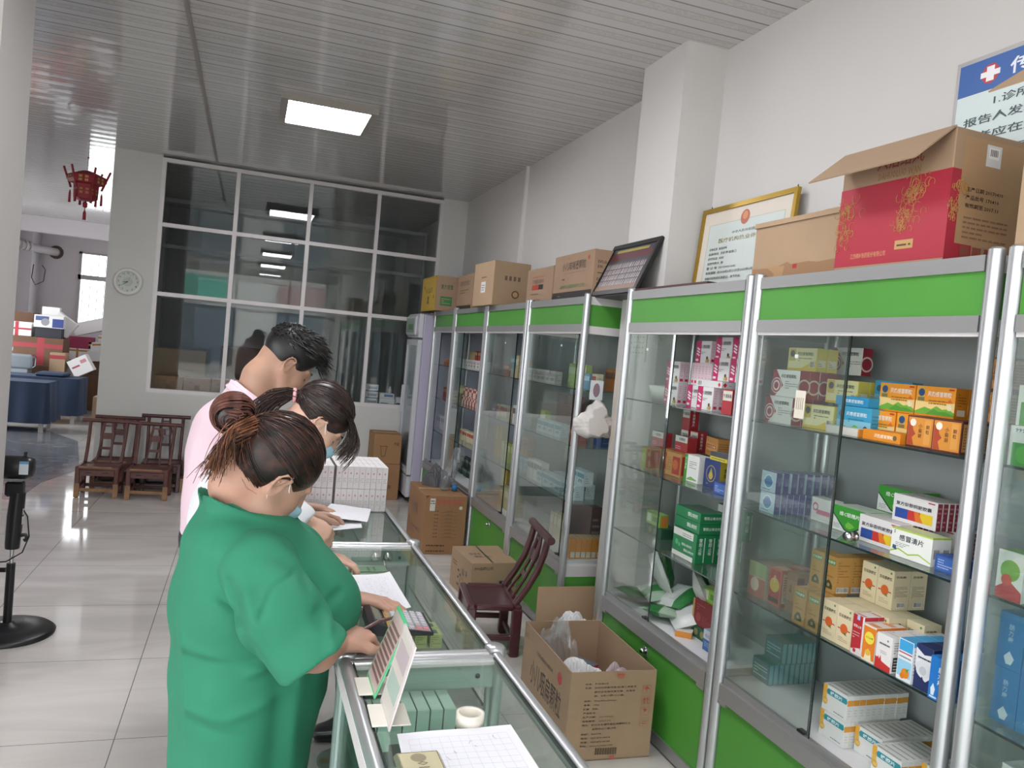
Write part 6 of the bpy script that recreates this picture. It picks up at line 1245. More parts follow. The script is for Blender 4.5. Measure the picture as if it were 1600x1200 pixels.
def crumple(w, d, h, m, seed, name, loc, label=None, cat=None, parent=None, n=22, amp=.4, rot=0):
    """crumpled film or bag: a lumpy folded dome"""
    rg = np.random.default_rng(seed); mb = MB(); ph = rg.uniform(0, 6.28, 12); fq = rg.uniform(3, 14, (12, 2)); v = []
    for j in range(n+1):
        for i in range(n+1):
            u, t = i/n*2-1, j/n*2-1; r_ = max(abs(u), abs(t)); z = h*max(0, 1-r_**2.5)
            q = sum(math.sin(fq[k, 0]*u+fq[k, 1]*t+ph[k])/(k+2) for k in range(12)); z = max(0, z*(1+amp*abs(q))+.12*h*abs(math.sin(7*u+3*t+ph[0]))*(1-r_)); 
            v.append((u*math.sqrt(1-t*t/2)*w/2*(1+.04*math.sin(5*t+ph[1])), t*math.sqrt(1-u*u/2)*d/2*(1+.04*math.sin(6*u+ph[2])), z))
    f = [(j*(n+1)+i, j*(n+1)+i+1, (j+1)*(n+1)+i+1, (j+1)*(n+1)+i) for j in range(n) for i in range(n)]
    mb.add(v, f, m, False); mb.add([(x, y, 0) for x, y, z in v], [q[::-1] for q in f], m, False)
    return tag(mb.build(name, parent, loc=loc, rot=(0, 0, rot)), label, cat)
def pouch(w, h, t, m, seed, ops=()):
    """flat sachet standing or lying: pillow shape with sealed edges"""
    rg = np.random.default_rng(seed); ph = rg.uniform(0, 6.28, 6); n = 16; vs_ = []
    for s_ in (1, -1):
        for j in range(n+1):
            for i in range(n+1):
                u, q = i/n, j/n; e_ = min(1, 7*min(u, 1-u))*min(1, 7*min(q, 1-q)); b = (math.sin(math.pi*u)*math.sin(math.pi*q))**.5
                z = s_*t/2*b*e_+.004*e_*math.sin(9*u+ph[0]+5*q)*math.sin(11*q+ph[1]); vs_.append(((u-.5)*w, (q-.5)*h, z))
    N_ = (n+1)**2; mb = MB(); f = [(j*(n+1)+i, j*(n+1)+i+1, (j+1)*(n+1)+i+1, (j+1)*(n+1)+i) for j in range(n) for i in range(n)]
    idx = []
    if ops:
        for k, q in enumerate(f):
            i, j = k % n, k//n; mm = m
            for (u0, v0, u1, v1, m2) in ops:
                if u0 <= (i+.5)/n <= u1 and v0 <= (j+.5)/n <= v1: mm = m2
            mb.add([vs_[x] for x in q], [(0, 1, 2, 3)], mm, True); mb.add([vs_[x+N_] for x in q][::-1], [(0, 1, 2, 3)], mm, True)
    else: mb.add(vs_, f+[tuple(x+N_ for x in q[::-1]) for q in f], m, True)
    return mb
K4 = '4a3a2c'
big = carton((1.335, 2.865, 0), .385, .60, .372, 'large open brown carton on the floor in front of the near cabinets, filled with packaging', rz=R(-1.5), m=mat('9e846a', .78, key='cardboard_big', var=(6, .04), bump=(60, .05)), open_=True,
    F=[('t', '规格：每袋装8克', .17, .855, .022, K4, .27), ('t', '包装：双向拉伸聚丙烯/铝/聚乙烯复合', .17, .81, .024, K4, .60), ('t', '膜药品包装用复合膜、纸盒包', .28, .765, .022, K4, .48), ('t', '装、8克×9袋×200盒。', .28, .72, .022, K4, .36), ('t', '体积：700x490x380mm', .17, .665, .022, K4, .38), ('t', '重量：18kg', .17, .62, .022, K4, .18), ('t', '贮藏：密封。', .17, .575, .022, K4, .18),
       ('t', '产品批号：', .17, .53, .022, K4, .16), ('t', '生产日期：', .17, .485, .022, K4, .16), ('t', '有效期至：', .17, .44, .022, K4, .16), ('t', '20190402', .36, .485, .018, '6a5a48', .17), ('t', '202103', .36, .44, .018, '6a5a48', .14), ('t', '地址：武汉市东湖开发区关南科技工', .17, .395, .024, K4, .57), ('t', '业园关山二路18号', .29, .35, .022, K4, .28), ('t', '邮编：430074', .17, .295, .022, K4, .23), ('t', '电话：027-87514498', .17, .25, .022, K4, .34), ('t', '传真：027-87014188', .17, .205, .022, K4, .34), ('t', '网址：www.huquan.com', .17, .16, .022, K4, .38),
       *[('r', .35+.25*k/26, .07, .35+.25*k/26+(.004 if k % 3 else .007), .145, K4) for k in range(26)], *[x for j in range(4) for x in (('r', .835, .75-.125*j, .935, .752-.125*j, 'b04a38'), ('r', .835, .84-.125*j, .935, .842-.125*j, 'b04a38'), ('r', .835, .75-.125*j, .838, .84-.125*j, 'b04a38'), ('r', .932, .75-.125*j, .935, .84-.125*j, 'b04a38'))],
       ('p', [(.85, .80), (.885, .83), (.92, .80)], 'b04a38'), ('r', .882, .765, .887, .80, 'b04a38'), ('p', [(.855, .68), (.868, .705), (.88, .68)], 'b04a38'), ('p', [(.89, .68), (.903, .705), (.916, .68)], 'b04a38'), ('r', .863, .635, .873, .68, 'b04a38'), ('r', .898, .635, .908, .68, 'b04a38'), ('p', [(.86, .575), (.91, .575), (.885, .535)], 'b04a38'), ('r', .86, .40, .91, .406, 'b04a38'), ('r', .86, .425, .91, .431, 'b04a38'), ('r', .52, .945, .6, .985, 'b05a48'), ('r', .52, .02, .57, .055, 'b05a48')],
    L=[('t', '小儿咽扁颗粒', .20, .36, .30, '3a2e24', .66), ('t', '健民药业集团股份有限公司', .30, .76, .05, '5a4a3a', .36), ('o', .80, .80, .07, 'b0403a'), ('t', '小儿', .02, .82, .08, '5a4a3a', .09), ('r', .0, .0, .003, 1, '8a6a48')])
CLR = glass('clear_film', (.93, .94, .94), rough=.05, film=.10, filmcol=(.85, .85, .85), ior=1.45); WPL = mat('dadada', .35, key='white_plastic', bump=(40, .3)); WB = mat('e2e0de', .7, key='white_box_card')
tag(MB().box((0, 0, 0), (.30, .40, .18), WB).box((.004, .004, .18), (.296, .396, .181), mat('cfcdcb', .8, key='white_card_top')).build('white_carton', loc=(1.37, 2.90, .006)), 'white carton lying inside the large open brown carton', 'carton')
crumple(.20, .26, .13, WPL, 3, 'white_bag', (1.46, 3.02, .187), 'crumpled white bag on top inside the large open brown carton', 'bag', rot=.4)
crumple(.17, .20, .10, mat('b9a9ac', .4, key='pinkish_wrapper', bump=(40, .3)), 8, 'wrapper', (1.60, 2.98, .187), 'pinkish crumpled wrapper in the near corner of the large open carton', 'wrapper', rot=.9)
crumple(.20, .22, .15, CLR, 5, 'plastic_film', (1.455, 3.31, .187), 'clear crumpled plastic film standing up in the large open brown carton', 'plastic film', rot=.2, n=18, amp=.8)
put(rdl, 1.575, 3.17, .187, 'small red and grey medicine carton sticking out among the packaging', None, ang=30)
sm = carton((1.585, 3.60, 0), .34, .33, .20, 'open brown carton with its rear flap raised, behind the large one', m=CARD2, open_=True, flaps=(('f', .19, 88), ('r', .15, 60), ('l', .10, -70)))
tag(MB().box((0, 0, 0), (.29, .28, .175), WB, bev=.004).build('white_carton', loc=(1.61, 3.62, .006)), 'white box filling the open carton with the raised flap', 'carton')
crumple(.20, .18, .09, WPL, 11, 'white_bag', (1.74, 3.78, .182), 'crumpled white bag with printing in the carton with the raised flap', 'bag')
crumple(.12, .10, .05, mat('1a1a1c', .5, key='black_bag'), 12, 'black_bag', (1.87, 3.72, .182), 'small black crumpled bag beside the white one in the open carton', 'bag')
# carton behind the small chair and the far ones
carton((1.475, 4.83, 0), .34, .44, .265, 'brown carton with black handwriting behind the small dark chair', rz=R(3), m=CARD2,
    F=[('t', '999品牌公司', .05, .82, .08, K4, .38), ('p', [(.3, .5), (.36, .5), (.33, .4)], K4), ('r', .58, .3, .68, .55, '2a2a34'), ('r', .75, .4, .9, .43, K4), ('r', .8, .3, .84, .55, K4)],
    L=[('t', '999', .55, .35, .35, '2f2a26', .12), ('t', '三九', .35, .12, .5, '2f2a26', .2), ('t', '冲', .72, .5, .2, '2f2a26', .08), ('l', .1, .6, .3, .75, 2, '4a3a2c')], T=[('p', [(.40, 0), (.44, 0), (.52, 1), (.48, 1)], '4a4436'), ('t', '感冒灵', .15, .45, .12, '4a4034', .25), ('t', '颗粒冲剂', .2, .30, .10, '4a4034', .35)])
carton((1.405, 6.02, 0), .345, .62, .47, 'large brown carton with a printed table and white label, in the aisle behind the counter', m=mat('97714f', .8, key='cardboard_dark', var=(6, .04), bump=(60, .05)),
    F=[('r', .12, .74, .24, .95, 'd3cfc8'), ('l', .13, .85, .23, .93, 2, '3a3a3a'), *[('r', .28+.125*k, .84, .37+.125*k, .94, 'a85f4c') for k in range(5)], *[x for k in range(8) for x in (('r', .40, .72-.062*k, .80, .723-.062*k, '4a3628'), ('l', .24, .725-.062*k, .36, .755-.062*k, 1, '4a3628'), ('l', .50, .728-.062*k, .68, .755-.062*k, 1, '6a5240'))], ('l', .1, .13, .95, .19, 1, '4a3628'), ('l', .1, .04, .8, .09, 1, '4a3628'), ('o', .85, .80, .03, 'd0ccc4'), ('p', [(.03, .95), (.0, 1), (.1, 1)], '6a4a34')],
    L=[('t', '小儿感冒', .1, .55, .2, '5f4a38', .5), ('l', .1, .2, .8, .45, 3, '5f4a38')])
bag = thing('plastic_bag', (1.66, 6.25, .472), 'tall limp clear grey plastic bag standing on the large aisle carton', 'bag')
q = SDF((-.14, -.12, -.01), (.16, .12, .36), .009); q.path([(-.05, 0, .03), (-.03, 0, .12), (.03, 0, .24), (.05, 0, .32)], [.045, .055, .045, .05], .02); q.wav(lambda x, y, z: .006*np.sin(60*x+40*z)*np.sin(45*y+30*z)); q.cut((0, 0, 0), (0, 0, -1), .003)
q.build('bag_film', glass('grey_film', (.82, .84, .85), rough=.15, film=.13, filmcol=(.6, .63, .65)), bag)
MB().lathe([(0, 0), (.02, .002), (.022, .05), (0, .055)], mat('2f7ab5', .5, key='blue_cap'), (.03, -.02, .002), 12).build('blue_packet', bag)
crumple(.26, .24, .12, mat('4e4f52', .5, key='dark_grey_bag', bump=(40, .3)), 21, 'grey_bag', (1.66, 6.50, .472) if False else (1.60, 6.50, .472), 'dark grey crumpled bag behind the limp bag on the aisle carton', 'bag')
crumple(.22, .20, .07, glass('milky_film', (.8, .82, .82), rough=.2, film=.4, filmcol=(.7, .72, .73)), 22, 'clear_bag', (1.62, 6.14, .472) if False else (1.70, 6.13, .472), 'flat milky plastic bag at the right edge of the aisle carton', 'bag') if False else None
carton((1.26, 8.15, 0), .34, .42, .375, 'brown carton on the floor beneath the cup carton beside the fridge', m=mat('97714f', .8, key='cardboard_dark'), F=[('l', .15, .55, .8, .7, 1, '5a4030'), ('t', '商用', .55, .3, .12, '5a4030', .2)])
carton((1.31, 8.17, .376), .29, .38, .31, 'brown carton with a printed cup outline, upper one beside the fridge', m=mat('9c7752', .8, key='cardboard_mid', var=(6, .04)), F=[('r', .22, .58, .5, .6, '5a4030'), ('p', [(.24, .58), (.26, .58), (.31, .25), (.29, .25)], '5a4030'), ('p', [(.46, .58), (.48, .58), (.43, .25), (.41, .25)], '5a4030'), ('r', .29, .24, .43, .26, '5a4030'), ('t', '每箱', .72, .62, .12, '5a4030', .18), ('l', .2, .1, .6, .16, 1, '5a4030')])
g = 'small cartons stacked by the partition wall'
for k, (h0, h1, x0, lb) in enumerate(((0, .13, -.54, 'bottom one'), (.131, .26, -.53, 'middle one'), (.261, .44, -.535, 'topmost, with torn top edge'))):
    carton((x0+(.03 if k else 0), 8.22, h0), .34, .32, h1-h0, 'small brown carton right of the low chairs, %s of the stack' % lb, m=CARD2, F=[('l', .1, .7, .6, .9, 1, K4), ('o', .18, .35, .15, '5a4634'), ('o', .18, .35, .11, 'b38f66'), ('r', .35, .15, .65, .7, 'd3cfc8' if k < 2 else '9a7a58')], group=g)
# cartons on top of the cabinets
TZ = 2.001
carton((1.70, 7.62, TZ), .24, .66, .345, 'yellow fronted carton at the far end of the cabinet tops, over the fridge', m=CARD, F=[('t', '复方感冒', .2, .62, .14, '2f5a3c', .5), ('r', .2, .15, .7, .42, '3f7a4a'), ('l', .25, .2, .65, .38, 3, 'a98763')], L=[('r', 0, 0, 1, 1, 'c9a43a'), ('r', .04, .06, .96, .94, 'd2b04a'), ('t', '小儿白贝', .25, .52, .16, '3a3a26', .5), ('o', .2, .7, .06, '9a5a2a'), ('o', .85, .4, .06, '9a5a2a'), ('p', [(.42, .2), (.46, .2), (.56, .42), (.52, .42)], '3a3a26'), ('p', [(.56, .2), (.52, .2), (.44, .42), (.48, .42)], '3a3a26')])
carton((1.82, 6.72, TZ), .26, .52, .32, 'brown carton with dark print between the yellow one and the tilted one', m=CARD, L=[('t', '感冒清热颗粒', .2, .68, .14, '4a3a2c', .6), ('l', .2, .45, .8, .6, 2, '4a3a2c'), ('r', .02, .0, .98, .12, '3a2a20')])
carton((1.74, 5.82, TZ), .30, .50, .345, 'tan carton with a white sticker jutting over the cabinet edge, brown recycling mark', m=CARD2, rz=R(2), L=[('r', .40, .30, .62, .55, 'd6d6d4'), ('l', .43, .34, .58, .5, 3, '5a6a7a'), ('l', .40, .62, .66, .70, 1, '5a4a3a')], F=[('r', .3, .58, .37, .68, '6a5240'), ('r', .42, .58, .49, .68, '6a5240'), ('r', .54, .58, .61, .68, '6a5240'), ('r', .66, .58, .73, .68, '6a5240'), ('o', .62, .28, .09, '5a4634'), ('o', .62, .28, .06, 'b38f66')])
carton((1.835, 4.80, TZ), .28, .50, .235, 'low brown carton with a red and black stripe on the cabinet top', m=CARD, L=[('l', .2, .72, .7, .8, 1, 'a04a30'), ('t', '蒲地蓝消炎片', .22, .55, .13, '4a3a2c', .45), ('r', .22, .38, .48, .52, 'b0402c'), ('r', .48, .38, .66, .52, '2f2a26'), ('l', .2, .22, .5, .3, 1, '5a4634'), ('l', .2, .06, .6, .12, 1, '5a4634')])
carton((1.83, 4.16, TZ), .34, .61, .28, 'brown carton with black lower stripe, nearest of the cabinet-top row beside the photo frame', m=CARD, L=[('l', .35, .90, .75, .94, 1, 'a04a30'), ('t', '小儿咳喘灵颗粒', .22, .64, .19, '3a3026', .60), ('r', .25, .58, .8, .585, '3a3026'), ('l', .24, .42, .75, .5, 1, '4a3a2c'), ('t', '湖南方盛制药公司', .2, .24, .09, '5f7a4a', .62), ('r', .0, .02, 1, .17, '2c2724'), ('l', .15, .07, .85, .11, 1, '8a7a66'), ('o', .88, .85, .05, 'b0402c')], F=[('t', '【药品名称】', .08, .72, .06, K4, .34), ('l', .5, .73, .9, .77, 1, K4), ('t', '【批', .08, .62, .06, K4, .1), ('l', .5, .62, .8, .66, 1, K4), ('l', .08, .5, .8, .55, 1, K4), ('t', '【产品批号】', .08, .36, .06, K4, .34), ('t', '【生产日期】', .08, .26, .06, K4, .34), ('t', '【有 效 期】', .08, .16, .06, K4, .34)])
# black framed group photo leaning above the gap
ph = thing('picture_frame', (1.835, 4.185, 2.006), 'black framed group photo leaning at the gap between the cabinets', 'picture frame', rot=(0, R(24), 0))
f_ = MB(); W_, H_ = .56, .33; t_ = .028; BK = mat('1a1718', .35, key='black_frame')
for a, b in (((-.008, 0, 0), (.010, -W_, t_)), ((-.008, 0, H_-t_), (.010, -W_, H_)), ((-.008, 0, t_), (.010, -t_, H_-t_)), ((-.008, -W_+t_, t_), (.010, -W_, H_-t_))): f_.box(a, b, BK)
f_.build('frame', ph)
p_ = MB().box((-.001, -t_, t_), (.008, -W_+t_, H_-t_), pm('3a4048')); face_ops(p_, [('r', 0, .0, 1, .12, '8a7262'), ('r', 0, .72, 1, .88, '5a2a30'), ('r', 0, .88, 1, 1, '33363e'), ('r', .1, .90, .85, .96, 'a3923c')], (-.001, -t_, t_), (0, -1, 0), (0, 0, 1), (-1, 0, 0), W_-2*t_, H_-2*t_)
rg = random.Random(4)
for r_ in range(4):     # rows of people in white
    for k in range(22):
        u = .04+.042*k+rg.uniform(-.006, .006); v = .20+.13*r_; x = -.0022-.0003*r_; y0 = -t_-u*(W_-2*t_); z0 = t_+v*(H_-2*t_)
        p_.quad((x, y0, z0-.022), (x, y0-.013, z0-.022), (x, y0-.011, z0+.008), (x, y0-.002, z0+.008), pm('b9aeb0')); p_.quad((x, y0-.004, z0+.009), (x, y0-.010, z0+.009), (x, y0-.010, z0+.017), (x, y0-.004, z0+.017), pm('8a6a5c'))
p_.build('photograph', ph)
MB().box((.012, -.26, .02), (.018, -.30, .22), BK).build('prop', ph)
tag(MB().box((1.80, 2.90, TZ), (2.12, 3.60, TZ+.014), mat('4a2a28', .5, key='dark_red_frame')).box((1.86, 2.95, TZ+.014), (2.08, 3.56, TZ+.0145), mat('5a3a34', .5, key='frame_back')).build('wooden_frame'), 'flat dark reddish frame lying on the cabinet before the gold framed certificate', 'frame')
tag(MB().box((1.83, 3.62, TZ-.005), (2.15, 4.14, TZ+.004), BK).build('black_board'), 'black board bridging the gap under the black framed group photo', 'board')
cf = thing('certificate_frame', (2.135, 3.575, TZ+.016), 'gold framed medical licence certificate leaning on the wall above the cabinets', 'certificate', rot=(0, R(4), 0))
GOLD = mat('a98a35', .35, .7, key='gold_frame'); W_, H_, t_ = .74, .44, .022; f_ = MB()
for a, b in (((-.01, 0, 0), (.008, -W_, t_)), ((-.01, 0, H_-t_), (.008, -W_, H_)), ((-.01, 0, t_), (.008, -t_, H_-t_)), ((-.01, -W_+t_, t_), (.008, -W_, H_-t_))): f_.box(a, b, GOLD)
for y in (-.06, -W_+.02): f_.tube([(.0, y, H_), (.0, y-.004, H_+.012), (.0, y-.008, H_)], .002, BK, 5)
f_.build('frame', cf)
d_ = MB().box((-.001, -t_, t_), (.006, -W_+t_, H_-t_), pm('d3cabd')); RC = 'a8685c'
face_ops(d_, [('r', .07, .03, .93, .84, 'b5b9a9'), ('r', .08, .04, .92, .83, 'c3cdc9'), ('o', .5, .86, .09, 'b0604c'), ('o', .5, .88, .05, 'c98a5a'), ('t', '中华人民共和国', .37, .68, .035, '5a5a50', .26), ('t', '医疗机构执业许可证', .22, .585, .06, '8a7f52', .56), ('t', '机构名称  张氏诊所', .12, .50, .035, '5a5a50', .22), ('t', '机构地址  古城街道路口', .12, .44, .035, '5a5a50', .34), ('t', '诊疗科目  内科', .12, .38, .035, '5a5a50', .2), ('t', '法定代表人  张', .12, .32, .035, '5a5a50', .2), ('t', '登 记 号  PDY0001642', .12, .26, .035, '5a5a50', .36), ('t', '有效期限  自2018年6月21日至2023年6月20日', .12, .20, .035, '5a5a50', .62), ('t', '该医疗机构经核准登记，准予执业。', .12, .13, .035, '5a5a50', .44), ('o', .22, .05, .05, 'c08a80'), ('o', .70, .06, .05, 'cfa89f')], (-.001, -t_, t_), (0, -1, 0), (0, 0, 1), (-1, 0, 0), W_-2*t_, H_-2*t_)
d_.build('certificate', cf)
tc_ = carton((1.875, 2.225, TZ), .26, .475, .235, 'torn brown carton between the certificate and the red carton', m=CARD2, L=[('p', [(0, 0), (1, 0), (1, .26), (.8, .24), (.7, .27), (.5, .25), (.45, .3), (.3, .22), (0, .24)], '94704e'), ('p', [(.2, .24), (.42, .24), (.4, .05), (.28, 0), (.3, .12)], 'a8845c'), ('r', .52, .18, .57, .25, 'a02a2c')], flaps=(('l', .02, -80), ('r', .12, 60)))
rb = carton((1.835, 1.745, TZ), .29, .425, .385, 'big red and brown carton with gold flower print and an open flap', m=mat('a0866c', .78, key='cardboard_flower_box', bump=(60, .05)), rz=R(1.5), seam=False,
    L=[('r', 0, .04, 1, .70, 'a62c3c'), ('t', '大活络丸', .34, .80, .15, '8a3c34', .42), ('t', 'DAHUOLUO WAN', .36, .72, .06, '8a6a4a', .38), ('t', '江西樟树制药股份有限公司', .16, .10, .045, 'c98a6a', .34), ('r', .58, .14, .74, .21, 'b99560'), ('l', .6, .155, .72, .195, 1, '5a3a24')],
    F=[('r', 0, .04, .35, .70, 'a62c3c'), ('r', .12, .16, 1, .95, 'a98763'), ('r', 0, .0, 1, .06, 'a62c3c'), ('r', .42, .76, .62, .92, 'd3d3d3'), ('bar', .45, .82, .59, .90), ('t', '生产日期 20170410', .2, .55, .035, '4a3628', .5), ('t', '产品批号 170410', .2, .49, .035, '4a3628', .45), ('t', '有效期至 2017.11', .2, .43, .035, '4a3628', .45), ('l', .2, .20, .8, .38, 5, '8a6a50'), ('r', .2, .07, .32, .15, '8a4a3c'), ('r', .36, .07, .48, .15, '8a4a3c'), ('r', .52, .07, .64, .15, '8a4a3c')],
    flaps=(('l', .178, -39),))
def flower(cu, cv, s, face='L'):        # gold line peony on the red band
    def P(u, v):
        return (-.0012, .425*(1-u), .385*v) if face == 'L' else (.29*u, -.0012, .385*v)
    gl_ = MB(); rg = random.Random(int(cu*100))
    for k in range(26):
        a = rg.uniform(0, 6.28); r0 = s*rg.uniform(.1, .85); c = (cu+r0*math.cos(a)*.9, cv+r0*math.sin(a)); rr = s*rg.uniform(.10, .24); p0 = rg.uniform(0, 6.28)
        gl_.tube([P(c[0]+rr*.85*math.cos(p0+t), c[1]+rr*math.sin(p0+t)*1.1) for t in [j*.7 for j in range(7)]], .0011, pm('bb8a52'), 3, caps=False)
    gl_.build('flower_print', rb)
flower(.10, .50, .19); flower(.07, .30, .14); flower(.66, .50, .22); flower(.62, .33, .12); flower(.74, .62, .14); flower(.12, .55, .12, 'F'); flower(.06, .40, .10, 'F')
carton((1.80, 1.00, TZ), .30, .50, .47, 'brown carton with drooping flap at the upper right picture edge', m=CARD2, flaps=(('l', .167, -35),), seam=False)
# health notice board on the wall
nb = MB().box((XR-.012, .9, 2.18), (XR-.002, 2.115, 2.745), mat('9c9a98', .4, .5, key='board_edge')); nb.box((XR-.014, .92, 2.20), (XR-.011, 2.10, 2.73), pm('cbdad8'))
face_ops(nb, [('r', 0, .80, 1, 1, '2a5aa0'), ('o', .10, .90, .06, 'b03038'), ('r', .088, .855, .112, .945, 'e8e8ea'), ('r', .07, .883, .13, .917, 'e8e8ea'), ('t', '传染病疫情报告制度', .16, .85, .10, 'dfe6ee', .62), ('t', '1.诊所负责人为责任报告人', .12, .70, .055, '3c4a4e', .50), ('t', '报告人发现法定传染病病人', .03, .60, .055, '3c4a4e', .55), ('t', '患者应在规定的时限内', .03, .50, .055, '3c4a4e', .47), ('t', '2.人员要认真学习', .12, .38, .055, '3c4a4e', .36), ('t', '传染病应急处理', .03, .28, .055, '3c4a4e', .34), ('l', .03, .05, .9, .2, 2, '3c4a4e')], (XR-.014, 2.10, 2.20), (0, -1, 0), (0, 0, 1), (-1, 0, 0), 1.18, .53)
tag(nb.build('notice_board'), 'blue headed health notice board on the right wall above the red carton', 'notice board')
# ------------------------------------------------------------------ low bamboo-style chairs
DW = mat('4a2024', .32, key='dark_red_lacquer', var=(8, .12), coat=.3); DWW = mat('5a3630', .5, key='worn_lacquer', var=(10, .3)); WORN = mat('8a6848', .6, key='worn_edge', var=(14, .3))
def low_chair(loc, rz, label, group=None, worn=False, w=.36, d=.30, sh=.285, top=.655, lean=.20, thick=1.0):
    """local: front towards -y, back at +y"""
    c = thing('low_chair', loc, label, 'chair', group, rz); m = DWW if worn else DW
    s_ = MB(); s_.box((-w/2+.02, .02, sh-.022), (w/2-.02, d-.02, sh-.010), m)
    for a, b in (((-w/2, 0, sh-.034), (w/2, .04, sh)), ((-w/2, d-.04, sh-.034), (w/2, d, sh)), ((-w/2, .04, sh-.034), (-w/2+.038, d-.04, sh)), ((w/2-.038, .04, sh-.034), (w/2, d-.04, sh))): s_.box(a, b, m, bev=.009)
    if worn: s_.box((-w/2+.03, -.001, sh-.012), (w/2-.06, .012, sh+.001), WORN)
    s_.build('seat', c)
    for x in (-1, 1):
        for y in (.022, d-.022):
            q_ = .021*thick; lg = MB().box((x*(w/2-.022)-q_, y-q_, 0), (x*(w/2-.022)+q_, y+q_, sh-.02), m, bev=.008)
            if worn and y < .1: lg.box((x*(w/2-.022)-.0215, y-.0215, .005), (x*(w/2-.022)+.0215, y-.012, .13), WORN)
            lg.build('leg', c)
    a = MB().box((-w/2+.03, .008, sh-.085), (w/2-.03, .022, sh-.03), m)
    for x in (-.07, .07): a.add([(x-.03, .0075, sh-.062), (x+.03, .0075, sh-.062), (x+.018, .0075, sh-.050), (x-.018, .0075, sh-.050)], [(0, 1, 2, 3)], BLACK)
    a.build('apron', c)
    for y in (.02, d-.02): MB().box((-w/2+.03, y-.011, .055), (w/2-.03, y+.011, .085), WORN if (worn and y < .1) else m, bev=.004).build('stretcher', c)
    for x in (-1, 1): MB().box((x*(w/2-.022)-.010, .03, .085), (x*(w/2-.022)+.010, d-.03, .115), m, bev=.004).build('stretcher', c)
    P = lambda t, x: (x, d-.035+lean*t+.03*math.sin(math.pi*t), sh+(top-sh)*t)
    for x in (-1, 1): MB().tube([P(t, x*(w/2-.03+.008*t)) for t in (0, .25, .5, .75, 1)], .0155*thick, m, 10).build('back_post', c)
    MB().tube([P(1, x) for x in (-w/2-.045, -w/4, 0, w/4, w/2+.045)], .0185*thick, m, 10).build('top_rail', c)
    sp_ = MB()
    for x in (-1, 1): sp_.tube([P(t, x*xx) for t, xx in ((0, .062), (.3, .052), (.55, .045), (.65, .052), (.8, .038), (1, .034))], [.009, .010, .012, .016, .012, .008], m, 8)
    for t0, t1, ww in ((.30, .36, .05), (.55, .70, .045), (.86, .90, .036)):
        p0, p1 = P(t0, 0), P(t1, 0); sp_.add([(-ww, p0[1]-.006, p0[2]), (ww, p0[1]-.006, p0[2]), (ww, p1[1]-.006, p1[2]), (-ww, p1[1]-.006, p1[2]), (-ww, p0[1]+.006, p0[2]), (ww, p0[1]+.006, p0[2]), (ww, p1[1]+.006, p1[2]), (-ww, p1[1]+.006, p1[2])], [(0, 1, 2, 3), (7, 6, 5, 4), (0, 4, 5, 1), (3, 2, 6, 7), (0, 3, 7, 4), (1, 5, 6, 2)], m)
    sp_.build('back_splat', c); return c
low_chair((1.240, 4.175, 0), R(-90-8), 'dark red low wooden chair standing alone beside the middle counter', w=.40, d=.295, lean=.15, thick=1.25)
g = 'low wooden chairs by the clock wall'
low_chair((-1.205, 7.84, 0), R(-1), 'low wooden chair, front left of the four by the clock wall', g, True, lean=.17)
low_chair((-.785, 7.79, 0), R(-2), 'low wooden chair with worn pale legs, front right of the four', g, True, lean=.17)
low_chair((-1.14, 8.20, 0), R(0), 'low wooden chair behind the front left one, touching the clock wall side', g, True, lean=.10, top=.66)
low_chair((-.71, 8.18, 0), R(2), 'low wooden chair behind the front right one with higher rail', g, False, lean=.10, top=.70)
# ------------------------------------------------------------------ clock
ck = thing('wall_clock', (-1.175, YP-.001, 2.004), 'round white wall clock left of the glazed partition', 'clock')
MB().lathe([(.104, -.030), (.112, -.034), (.128, -.030), (.136, -.012), (.136, 0)], mat('d6d6d2', .35, key='clock_white'), n=40, ax='y', caps=False).build('case', ck)
dl = MB().lathe([(.106, -.012), (0, -.012)], pm('c3cbc2'), n=40, ax='y', smooth=False, caps=False)
for k in range(12):
    a = R(90-30*(k+1)); dl.text(str(k+1), (.085*math.cos(a), -.0135, .085*math.sin(a)-.009), (1, 0, 0), (0, 0, 1), .018, pm('2a2c2a'), align='c')
dl.lathe([(.045, -.0128), (0, -.0128)], pm('b3bbb2'), n=24, ax='y', smooth=False, caps=False); dl.build('dial', ck)
for nm, an, ln, wd in (('hour_hand', 262, .05, .004), ('minute_hand', 235, .075, .003), ('second_hand', 20, .08, .001)):
    a = R(90-an); d = Vector((math.cos(a), 0, math.sin(a))); n_ = Vector((-d.z, 0, d.x))*wd; o = Vector((0, -.016, 0)); MB().add([o-n_, o+n_, o+d*ln+n_*.4, o+d*ln-n_*.4], [(0, 1, 2, 3)], pm('222422')).build(nm, ck)
